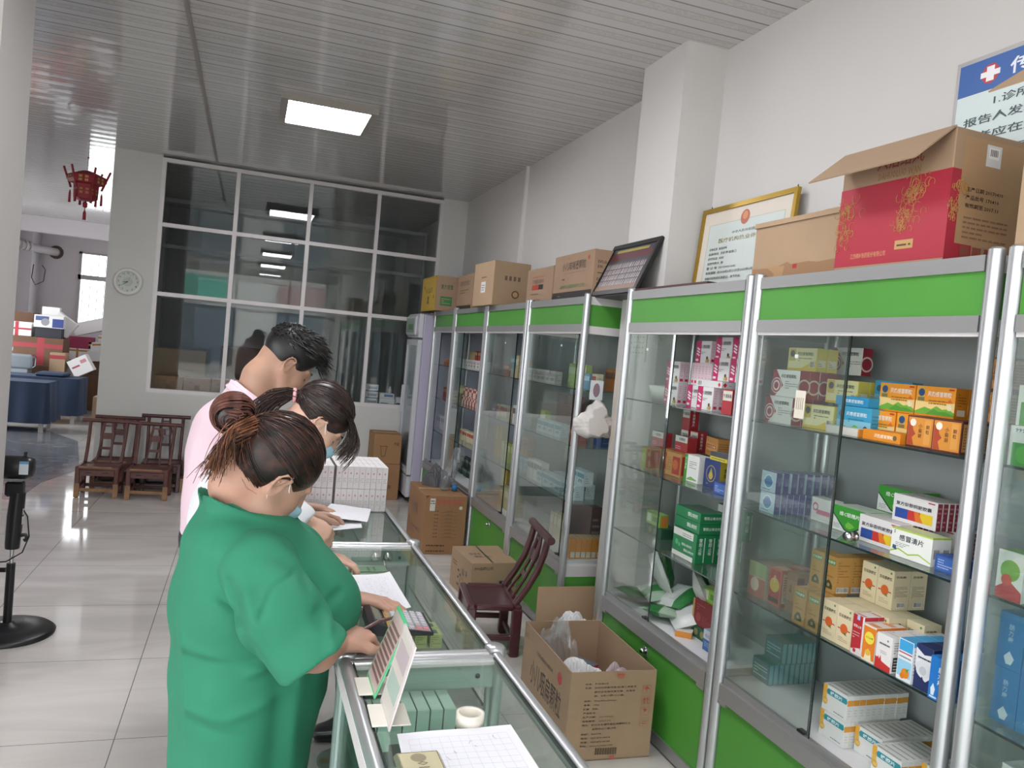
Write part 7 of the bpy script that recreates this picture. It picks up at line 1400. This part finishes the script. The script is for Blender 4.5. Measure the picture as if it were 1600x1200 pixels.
# ------------------------------------------------------------------ paper lantern
RED = mat('8e2430', .6, key='lantern_red'); RPAP = mat('8a3f30', .6, key='lantern_gold_pattern')
ln_ = thing('hanging_lantern', (-1.575, 8.50, 2.88), 'red festive lantern with tassels hanging in the passage by the clock wall', 'lantern')
MB().tube([(0, 0, ZC-2.88), (0, 0, .11)], .0022, mat('5a2a2a', .7, key='cord_red'), 5).lathe([(0, -.012), (.012, 0), (0, .012)], RED, (0, 0, .25), 8).build('cord', ln_)
b_ = MB(); b_.lathe([(.0, .13), (.05, .12), (.165, .075), (.175, .03), (.15, .0), (.11, -.01), (.105, -.14), (.06, -.16), (0, -.16)], RED, n=6, smooth=False)
for k in range(6):
    a = R(60*k+30)
    for j in (-1, 1):
        for i in (0, 1):
            c = Vector((.140*math.cos(a), .140*math.sin(a), .018+.032*i)); tt = Vector((-math.sin(a), math.cos(a), 0)); c += tt*.026*j+Vector((math.cos(a), math.sin(a), 0))*.012
            b_.quad(c-tt*.015+Vector((0, 0, -.011)), c+tt*.015+Vector((0, 0, -.011)), c+tt*.015+Vector((0, 0, .011)), c-tt*.015+Vector((0, 0, .011)), pm('b0864a'))
            c2 = Vector((.094*math.cos(a), .094*math.sin(a), -.09+.035*i))+tt*.026*j; b_.quad(c2-tt*.013+Vector((0, 0, -.011)), c2+tt*.013+Vector((0, 0, -.011)), c2+tt*.013+Vector((0, 0, .011)), c2-tt*.013+Vector((0, 0, .011)), pm('a06a3c'))
b_.build('lantern_body', ln_)
for k in range(6):
    a = R(60*k); r0 = .13; d = Vector((math.cos(a), math.sin(a), 0)); MB().tube([d*.13+Vector((0, 0, -.05)), d*.20+Vector((0, 0, .14))], .010, RED, 4).build('frame_arm', ln_)
    MB().lathe([(.002, 0), (.010, -.03), (.012, -.12), (.0, -.12)], RED, tuple(d*.135+Vector((0, 0, -.07))), 6).build('tassel', ln_)
MB().lathe([(.004, -.16), (.022, -.18), (.020, -.22), (.004, -.225), (.004, -.25), (.014, -.27), (.016, -.34), (0, -.34)], RED, n=8).build('center_tassel', ln_)
# ------------------------------------------------------------------ pedestal fan
fn = thing('pedestal_fan', (-1.045, 4.48, 0), 'black pedestal fan beside the left pillar, seen from behind its motor', 'fan')
BL = mat('17181b', .35, key='fan_black'); MB().lathe([(.215, 0), (.218, .012), (.20, .026), (.12, .038), (.04, .046), (.03, .06), (0, .06)], BL, n=40).build('base', fn)
MB().tube([(0, 0, .05), (0, 0, .36)], .020, BL, 14).build('pole', fn); MB().tube([(0, 0, .34), (0, 0, .47)], .011, CH, 12).build('inner_pole', fn)
MB().tube([(-.022, 0, .325), (-.05, 0, .325)], .012, BL, 10).build('height_knob', fn)
MB().tube([(0, 0, .435), (.0, 0, .46), (.004, 0, .60), (.010, 0, .72)], [.032, .034, .037, .034], BL, 14).box((.038, -.02, .56), (.040, .02, .60), pm('c9c9c6')).box((.039, -.02, .61), (.041, .02, .64), pm('b9b9b6')).build('control_box', fn)
MB().tube([(.03, 0, .50), (.055, 0, .505), (.062, 0, .485), (.05, 0, .475)], .010, BL, 8).build('cord_clip', fn)
MB().box((-.045, -.03, .70), (.035, .03, .775), BL, bev=.01).build('tilt_joint', fn)
MB().lathe([(0, .085), (.045, .08), (.058, .05), (.060, -.04), (.05, -.09), (0, -.09)][::-1], BL, (-.01, 0, .845), 20, 'x').box((.03-.01, -.0605, .82), (.08-.01-.01, -.059, .885), pm('c3ccd2')).box((.02, -.0608, .872), (.06, -.0606, .885), pm('5a9ac0')).tube([(.03, 0, .90), (.03, 0, .925)], .008, BL, 8).build('motor_housing', fn)
gd = MB(); gx = -.10
for k in range(36):
    a = 2*math.pi*k/36; gd.tube([(gx-.0, .03*math.cos(a), .845+.03*math.sin(a)), (gx-.01, .13*math.cos(a), .845+.13*math.sin(a)), (gx-.05, .20*math.cos(a), .845+.20*math.sin(a))], .0016, BL, 4); gd.tube([(gx-.12, .03*math.cos(a), .845+.03*math.sin(a)), (gx-.10, .15*math.cos(a), .845+.15*math.sin(a)), (gx-.05, .20*math.cos(a), .845+.20*math.sin(a))], .0016, BL, 4)
gd.tube([(gx-.05, .203*math.cos(t), .845+.203*math.sin(t)) for t in [2*math.pi*k/32 for k in range(33)]], .005, mat('5a2f34', .4, key='guard_ring'), 6); gd.build('guard', fn)
for k in range(5):
    a = 2*math.pi*k/5; v = []
    for r_ in (.03, .17):
        for o in (-.5, .5): v.append((gx-.05+.02*o, r_*math.cos(a+o*(.9 if r_ < .1 else .8)), .845+r_*math.sin(a+o*(.9 if r_ < .1 else .8))))
    MB().add(v+[(x-.003, y, z) for x, y, z in v], [(0, 1, 3, 2), (6, 7, 5, 4)], mat('6a6a6e', .3, key='fan_blade')).build('blade', fn)
MB().tube([(.02, 0, .66), (.06, -.01, .60), (.075, -.02, .50), (.05, -.02, .42), (-.02, -.01, .37), (-.12, .0, .36)], .0035, BL, 6).build('power_cord', fn)
# ------------------------------------------------------------------ upright fridge
fg = thing('upright_fridge', (1.64, 7.99, 0), 'tall lavender sided glass door fridge at the end of the cabinet row', 'fridge')
LV = mat('b5b0c6', .45, key='fridge_lavender'); FW = mat('c9cbd0', .4, key='fridge_white')
MB().box((.05, 0, .06), (.53, .60, 1.97), LV, bev=.01).build('cabinet_body', fg)
MB().box((.0, .0, 1.72), (.05, .60, 1.97), FW, bev=.008).box((-.03, .05, 1.74), (.0, .55, 1.95), FW, bev=.02).box((-.032, .12, 1.77), (-.0305, .50, 1.92), pm('8fa69a')).box((-.033, .16, 1.80), (-.0322, .40, 1.86), pm('5f8a5a')).build('lamp_header', fg)
dr = MB()
for a, b in (((.0, .0, .30), (.045, .05, 1.70)), ((.0, .55, .30), (.045, .60, 1.70)), ((.0, .05, 1.64), (.045, .55, 1.70)), ((.0, .05, .30), (.045, .55, .36))): dr.box(a, b, FW)
dr.build('door_frame', fg); MB().box((.015, .05, .36), (.025, .55, 1.64), glass('fridge_glass', (.8, .85, .86), film=.1, filmcol=(.6, .62, .65))).build('door_glass', fg)
MB().box((-.02, .55, .9), (.0, .575, 1.2), FW, bev=.005).build('door_handle', fg); MB().box((.01, .02, .06), (.05, .58, .28), FW, bev=.005).build('lower_panel', fg); MB().box((.02, .1, 1.66), (.022, .3, 1.69), BLACK).build('door_lock', fg)
for k in range(4):
    MB().box((.06, -.0, .0), (.10, .04, .06), BLACK).build('foot', fg, loc=(.40*(k % 2), .54*(k//2), 0)) 
# ------------------------------------------------------------------ things on the wall column and on the end pane
ns = MB().box((1.970, 3.70, 1.66), (1.9745, 3.93, 1.93), pm('c9cac4'))
for r_ in range(7):
    for c_ in range(6): ns.box((1.9692, 3.73+.033*c_, 1.70+.028*r_), (1.97, 3.745+.033*c_, 1.708+.028*r_), pm('8f938c'))
tag(ns.build('wall_calendar'), 'white printed sheet pinned on the wall column in the gap', 'calendar')
tag(MB().box((1.955, 3.86, 1.10), (1.9745, 3.99, 1.60), mat('c9beb0', .6, key='beige_duct'), bev=.004).tube([(1.965, 3.92, 2.0), (1.96, 3.9, 1.85), (1.965, 3.86, 1.75)], .003, BLACK, 5).build('cable_trunking'), 'beige cable trunking on the wall column under the printed sheet', 'cable trunking')
pb = thing('white_bag', (1.895, 4.072, 1.415), 'white plastic bag hanging on the end pane of the far cabinet row', 'bag')
q = SDF((-.17, -.085, -.25), (.16, .02, .05), .005); q.path([(0, -.02, 0), (-.01, -.03, -.06), (-.02, -.035, -.13)], [.012, .055, .075], .03); q.ell((.045, -.03, -.14), (.10, .04, .065), k=.03); q.ell((-.065, -.03, -.14), (.09, .04, .065), k=.03)
q.wav(lambda x, y, z: .005*np.abs(np.sin(38*x/(.12-z*.9)*.12+6*np.sin(25*z)))*np.sin(50*z-20*x)+.004*np.sin(90*x+70*z)); q.cut((0, -.004, 0), (0, 1, 0), .003); q.build('bag_film', mat('d0cbc6', .3, key='white_bag_film', bump=(30, .3)), pb)
st_ = MB().box((1.845, 4.078, 1.42), (1.925, 4.080, 1.53), pm('cdd3d6')); st_.add([(1.885+.03*math.cos(a)*.7, 4.0775, 1.475+.04*math.sin(a)) for a in [k*math.pi/8 for k in range(16)]], [tuple(range(16))], pm('8a6f7a')); tag(st_.build('sticker'), 'small pale sticker above the hanging white bag', 'sticker')
tag(st_, None) if False else None
tag(MB().tube([(2.0, 3.70, 1.3), (2.0, 3.70, 1.1)], .02, WPL, 8).build('paper_roll'), 'white rolled paper tucked behind the near cabinet', 'paper roll') if False else None
# ------------------------------------------------------------------ pouches and bags on the floor of cabinet A
GPL = mat('2f7a3c', .3, key='green_pouch', bump=(50, .2)); WPO = mat('cfd2cf', .3, key='white_pouch', bump=(50, .2)); LGP = mat('9fb59f', .3, key='pale_green_pouch', bump=(50, .2)); TX = pm('3a3c40')
def place_pouch(x, y, z, rx, ry, rz, w, h, t, m, seed, label, ops=(), text=None):
    b = pouch(w, h, t, m, seed, ops)
    if text: b.text(text, (-.01, -h*.35, t*.5+.003), (0, 1, 0), (-1, 0, 0), w*.16, TX, wmax=h*.7)
    return tag(b.build('medicine_pouch', loc=(x, y, z), rot=(R(rx), R(ry), R(rz))), label, 'pouch', 'pouches on the floor of the cabinet beside the column')
O = [(0, .3, 1, .62, GPL)]
place_pouch(1.90, 3.42, Z0+.035, 0, 8, 20, .16, .18, .05, GPL, 1, 'dark green pouch lying at the far corner of the cabinet floor')
place_pouch(1.95, 3.28, Z0+.085, 5, -10, -10, .18, .20, .05, LGP, 2, 'pale green pouch on top of the heap by the column', O)
place_pouch(1.90, 3.14, Z0+.035, 0, 10, 40, .18, .20, .05, LGP, 3, 'pale green pouch lying flat at the heap front', [(0, .5, 1, .9, GPL)])
place_pouch(1.98, 3.16, Z0+.10, -10, -25, 15, .18, .20, .05, WPO, 4, 'white pouch with green band leaning high on the heap', [(0, .0, 1, .3, GPL)])
place_pouch(1.93, 3.27, Z0+.175, 70, 20, 80, .14, .20, .04, WPO, 5, 'white pouch with grey lettering standing upright behind the pane', (), '金银花颗粒')
place_pouch(2.03, 3.36, Z0+.16, 75, 0, 60, .16, .18, .05, GPL, 6, 'round green pouch standing at the back of the heap')
place_pouch(1.97, 3.02, Z0+.055, 0, -20, -20, .20, .22, .08, WPO, 7, 'plump white pouch at the pane edge, lower one')
place_pouch(2.00, 2.98, Z0+.15, 60, -18, 75, .18, .24, .07, WPO, 8, 'large white pouch with black vertical lettering', (), '阿莫西林颗粒')
place_pouch(2.05, 3.08, Z0+.21, 55, 10, 85, .16, .20, .05, GPL, 9, 'green and silver pouch topmost of the heap', [(.5, 0, 1, 1, mat('b9bcc0', .25, .6, key='silver_foil'))])
place_pouch(2.07, 2.96, Z0+.20, 60, 0, 95, .17, .22, .06, WPO, 10, 'white pouch behind the lettered one')
# basket of the top shelf, behind the pane
bk = MB().lathe([(.075, 0), (.095, .075), (.098, .075), (.078, -.0), (.0, .002)], mat('cfd0cc', .5, key='white_tub'), n=24); tag(bk.build('plastic_tub', loc=(1.99, 3.46, Z1+.001)), 'white plastic tub behind the pane on the top shelf by the column', 'tub')
tag(MB().lathe([(.0, -.022), (.014, -.02), (.017, 0), (.006, .004), (.006, .016), (.016, .018), (.0, .02)], CH, n=16, ax='x').build('cabinet_lock', loc=(1.842, 1.985, Z2+.0178)), 'small chrome cabinet lock lying on the second shelf before the capsule boxes', 'lock')
# ------------------------------------------------------------------ back room
NAVY = mat('27364e', .85, key='navy_cloth', var=(3, .1), bump=(60, .15)); LEGM = mat('b9b4ae', .5, key='bed_leg')
def bed(x0, x1, y0, y1, h, label):
    b = thing('treatment_bed', (x0, y0, 0), label, 'bed', 'navy covered beds in the back room'); W, D = x1-x0, y1-y0
    mb = MB(); pts = []
    per = 2*(W+D); n = 140
    for k in range(n):      # pleated skirt following the outline
        s_ = per*k/n
        if s_ < W: p = (s_, 0); nr = (0, -1)
        elif s_ < W+D: p = (W, s_-W); nr = (1, 0)
        elif s_ < 2*W+D: p = (W-(s_-W-D), D); nr = (0, 1)
        else: p = (0, D-(s_-2*W-D)); nr = (-1, 0)
        q = .018*math.sin(s_*22)+.01*math.sin(s_*9); pts.append((p, nr, q))
    v = [(p[0]+nr[0]*.002, p[1]+nr[1]*.002, h) for p, nr, q in pts]+[(p[0]+nr[0]*(.015+q*.5), p[1]+nr[1]*(.015+q*.5), h*.6) for p, nr, q in pts]+[(p[0]+nr[0]*(.03+q), p[1]+nr[1]*(.03+q), .13) for p, nr, q in pts]
    mb.add(v, [(r_*n+k, r_*n+(k+1) % n, (r_+1)*n+(k+1) % n, (r_+1)*n+k) for r_ in range(2) for k in range(n)], NAVY, True); mb.build('bed_skirt', b)
    MB().box((0, 0, h-.06), (W, D, h), NAVY, bev=.02).build('mattress_cover', b)
    for x in (.08, W-.08):
        for y in (.08, D-.08): MB().box((x-.025, y-.025, 0), (x+.025, y+.025, h-.06), LEGM).build('leg', b)
    return b
bed(-4.25, -2.50, 12.0, 12.62, .68, 'navy covered bed, nearer one in the back room'); bed(-4.25, -2.33, 13.1, 13.75, .68, 'navy covered bed, farther one in the back room')
tag(MB().box((-2.95, 13.2, .682), (-2.55, 13.65, .74), NAVY, bev=.025).build('pillow'), 'flat navy pillow on the farther bed', 'pillow')
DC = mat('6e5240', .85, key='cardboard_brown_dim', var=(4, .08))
def bc(x0, y0, z0, w, d, h, label, m=DC, F=(), rz=0, name='cardboard_box', cat='cardboard box', group='boxes heaped in the back room'):
    b = MB().box((0, 0, 0), (w, d, h), m, bev=.004); face_ops(b, F, (0, 0, 0), (1, 0, 0), (0, 0, 1), (0, -1, 0), w, h); o = b.build(name, loc=(x0, y0, z0), rot=rz if isinstance(rz, tuple) else (0, 0, rz)); return tag(o, label, cat, group)
RT = 'a03a40'
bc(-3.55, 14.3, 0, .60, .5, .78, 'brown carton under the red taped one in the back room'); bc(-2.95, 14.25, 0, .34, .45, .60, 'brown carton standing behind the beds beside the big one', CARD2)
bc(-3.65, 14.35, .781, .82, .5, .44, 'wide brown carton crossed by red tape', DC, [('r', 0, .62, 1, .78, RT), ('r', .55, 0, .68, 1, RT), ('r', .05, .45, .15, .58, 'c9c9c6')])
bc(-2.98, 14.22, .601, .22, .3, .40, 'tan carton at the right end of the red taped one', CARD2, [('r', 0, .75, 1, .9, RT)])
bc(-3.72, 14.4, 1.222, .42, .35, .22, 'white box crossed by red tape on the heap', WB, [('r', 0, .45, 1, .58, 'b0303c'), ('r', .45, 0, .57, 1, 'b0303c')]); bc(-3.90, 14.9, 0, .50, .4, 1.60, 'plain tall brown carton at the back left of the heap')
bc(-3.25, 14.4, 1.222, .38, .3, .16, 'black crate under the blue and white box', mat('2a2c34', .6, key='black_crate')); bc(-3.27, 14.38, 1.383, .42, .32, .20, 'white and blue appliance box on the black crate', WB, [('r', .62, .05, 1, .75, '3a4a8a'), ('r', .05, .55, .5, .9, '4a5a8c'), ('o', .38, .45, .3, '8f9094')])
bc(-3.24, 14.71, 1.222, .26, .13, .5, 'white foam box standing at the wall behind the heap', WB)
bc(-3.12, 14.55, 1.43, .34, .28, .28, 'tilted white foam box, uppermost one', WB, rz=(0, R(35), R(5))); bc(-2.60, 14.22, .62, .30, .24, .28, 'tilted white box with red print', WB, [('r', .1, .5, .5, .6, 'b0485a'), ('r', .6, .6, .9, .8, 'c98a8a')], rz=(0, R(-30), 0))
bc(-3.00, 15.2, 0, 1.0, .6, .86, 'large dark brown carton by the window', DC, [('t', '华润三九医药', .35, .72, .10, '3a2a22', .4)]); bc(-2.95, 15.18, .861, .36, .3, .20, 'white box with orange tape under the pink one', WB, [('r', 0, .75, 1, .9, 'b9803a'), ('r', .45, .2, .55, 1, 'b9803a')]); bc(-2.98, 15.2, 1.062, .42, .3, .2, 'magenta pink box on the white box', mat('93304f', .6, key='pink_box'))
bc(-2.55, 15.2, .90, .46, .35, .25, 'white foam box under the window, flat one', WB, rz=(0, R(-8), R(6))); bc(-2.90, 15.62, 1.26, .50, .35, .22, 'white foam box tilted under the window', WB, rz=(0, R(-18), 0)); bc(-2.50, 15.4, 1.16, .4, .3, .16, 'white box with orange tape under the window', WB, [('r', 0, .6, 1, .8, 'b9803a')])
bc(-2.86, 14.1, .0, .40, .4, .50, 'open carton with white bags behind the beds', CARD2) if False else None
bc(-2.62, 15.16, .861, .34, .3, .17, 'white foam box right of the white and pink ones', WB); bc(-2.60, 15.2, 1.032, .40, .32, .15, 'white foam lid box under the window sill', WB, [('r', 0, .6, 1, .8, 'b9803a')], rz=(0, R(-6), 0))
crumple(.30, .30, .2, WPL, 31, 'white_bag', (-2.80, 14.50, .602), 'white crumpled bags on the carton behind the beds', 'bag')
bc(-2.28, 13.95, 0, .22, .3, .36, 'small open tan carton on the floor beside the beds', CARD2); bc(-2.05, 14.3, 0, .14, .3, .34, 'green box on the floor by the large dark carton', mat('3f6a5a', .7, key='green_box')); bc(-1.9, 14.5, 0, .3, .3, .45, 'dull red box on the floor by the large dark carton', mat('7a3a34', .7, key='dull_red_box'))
ms = thing('steel_machine', (-3.55, 13.95, 0), 'steel and white machine behind the beds in the back room', 'machine'); MB().box((0, 0, .0), (.34, .25, .72), mat('8f979c', .4, key='machine_grey'), bev=.01).build('stand', ms)
MB().box((.02, -.02, .72), (.40, .26, .95), mat('9da6ac', .25, .7, key='machine_steel'), bev=.03).build('housing', ms); MB().tube([(.40, .0, .75), (.44, .0, .78), (.44, .0, .90), (.40, .0, .92)], .01, mat('7d858a', .3, .6, key='machine_handle'), 6).build('handle', ms)
wp = thing('drain_pipe', (-4.36, 16.4, 2.83), 'thick white pipe entering the far wall of the back room', 'pipe'); WPI = mat('d0cccd', .4, key='pvc_white')
MB().tube([(.09, -1.9, .10), (.20, .3, .02), (.36, .55, -.02), (.68, 1.08, -.02)], .075, WPI, 14).build('pipe', wp)
for k in range(3): MB().tube([(.24+.05*k, .36+.07*k, 0), (.265+.05*k, .39+.07*k, 0)], .092, WPI, 14).build('coupling', wp)
MB().lathe([(.075, 0), (.13, .0), (.12, -.01), (.075, -.01)], mat('5a4a42', .9, key='wall_hole_edge'), (.68, 1.09, -.02), 14, 'y', caps=False).build('hole_edge', wp)
tag(MB().tube([(-3.90, 16.85, 2.50), (-3.92, 16.85, 2.25), (-3.85, 16.84, 2.12), (-3.72, 16.84, 2.2), (-3.70, 16.84, 2.42), (-3.76, 16.84, 2.5)], .008, BLACK, 6).build('cable_loop'), 'black cable loop hanging under the white pipe', 'cable')
# ------------------------------------------------------------------ inner room behind the glazed partition
IC = mat('8a6a4c', .85, key='carton_inner', var=(5, .06))
for k, (x0, w_, h_) in enumerate(((-.90, .28, .16), (-.61, .26, .16), (-.34, .26, .16), (-.07, .32, .17))):
    bc(x0, YP+.20, .931, w_, .2, h_, 'small brown carton on the inner sill, %s from the clock wall' % ('first', 'second', 'third', 'fourth')[k], IC, [('r', .4, .2, .6, .5, '5a4634'), ('l', .2, .6, .7, .75, 1, '5a4634')], group='small cartons on the inner sill')
bc(-1.0, 9.6, 0, .55, .5, 1.35, 'tall pale carton in the room behind the partition', mat('9a8364', .85, key='carton_pale')); bc(-.30, 9.7, 0, .70, .5, 1.42, 'large dark brown carton in the room behind the partition', mat('5f4535', .85, key='carton_dark'))
for k in range(3): bc(1.27, YP+.17, .931+.078*k, .14, .18, .074, 'white medicine box with blue label on the inner sill, %s of the stack' % ('lowest', 'middle', 'topmost')[k], WB, [('r', .2, .3, .9, .7, '8f9ab0'), ('r', 0, 0, 1, .12, '4a5a8a')], name='medicine_box', cat='medicine box', group='white boxes stacked on the inner sill')
bc(1.43, YP+.17, .931, .17, .15, .085, 'white box with blue wave, lower one right of the stack', WB, [('r', .1, .2, .6, .4, '4a6aa0')], name='medicine_box', cat='medicine box', group='boxes beside the stack'); bc(1.43, YP+.17, 1.017, .165, .15, .055, 'white box with blue print, upper one right of the stack', WB, [('r', .3, .3, .9, .8, '5a7ab0')], name='medicine_box', cat='medicine box', group='boxes beside the stack')
bc(1.62, YP+.17, .931, .10, .12, .105, 'white and navy box on the inner sill next to the bottle box', WB, [('r', 0, 0, 1, .4, '3a5a9a')], name='medicine_box', cat='medicine box', group='boxes beside the stack'); bc(1.73, YP+.17, .931, .055, .1, .17, 'narrow green box on the inner sill by the fridge', mat('5f8a72', .6, key='sill_green_box'), name='medicine_box', cat='medicine box', group='boxes beside the stack')
tag(MB().lathe([(.022, 0), (.022, .045), (.010, .055), (.012, .075), (0, .075)], mat('c9ccc9', .3, key='bottle_white'), n=14).build('small_bottle', loc=(1.55, YP+.24, 1.073)), 'small white bottle standing on the blue printed box on the inner sill', 'bottle')
# far end of the farthest counter line: small low stand seen above the carton block
tag(MB().box((.30, 3.93, .0), (.62, 4.30, .86), mat('b9bcb9', .5, key='grey_cabinet')).box((.29, 3.92, .86), (.63, 4.31, .885), ALUW).build('low_cabinet'), 'low grey cabinet behind the wrapped carton block', 'cabinet')
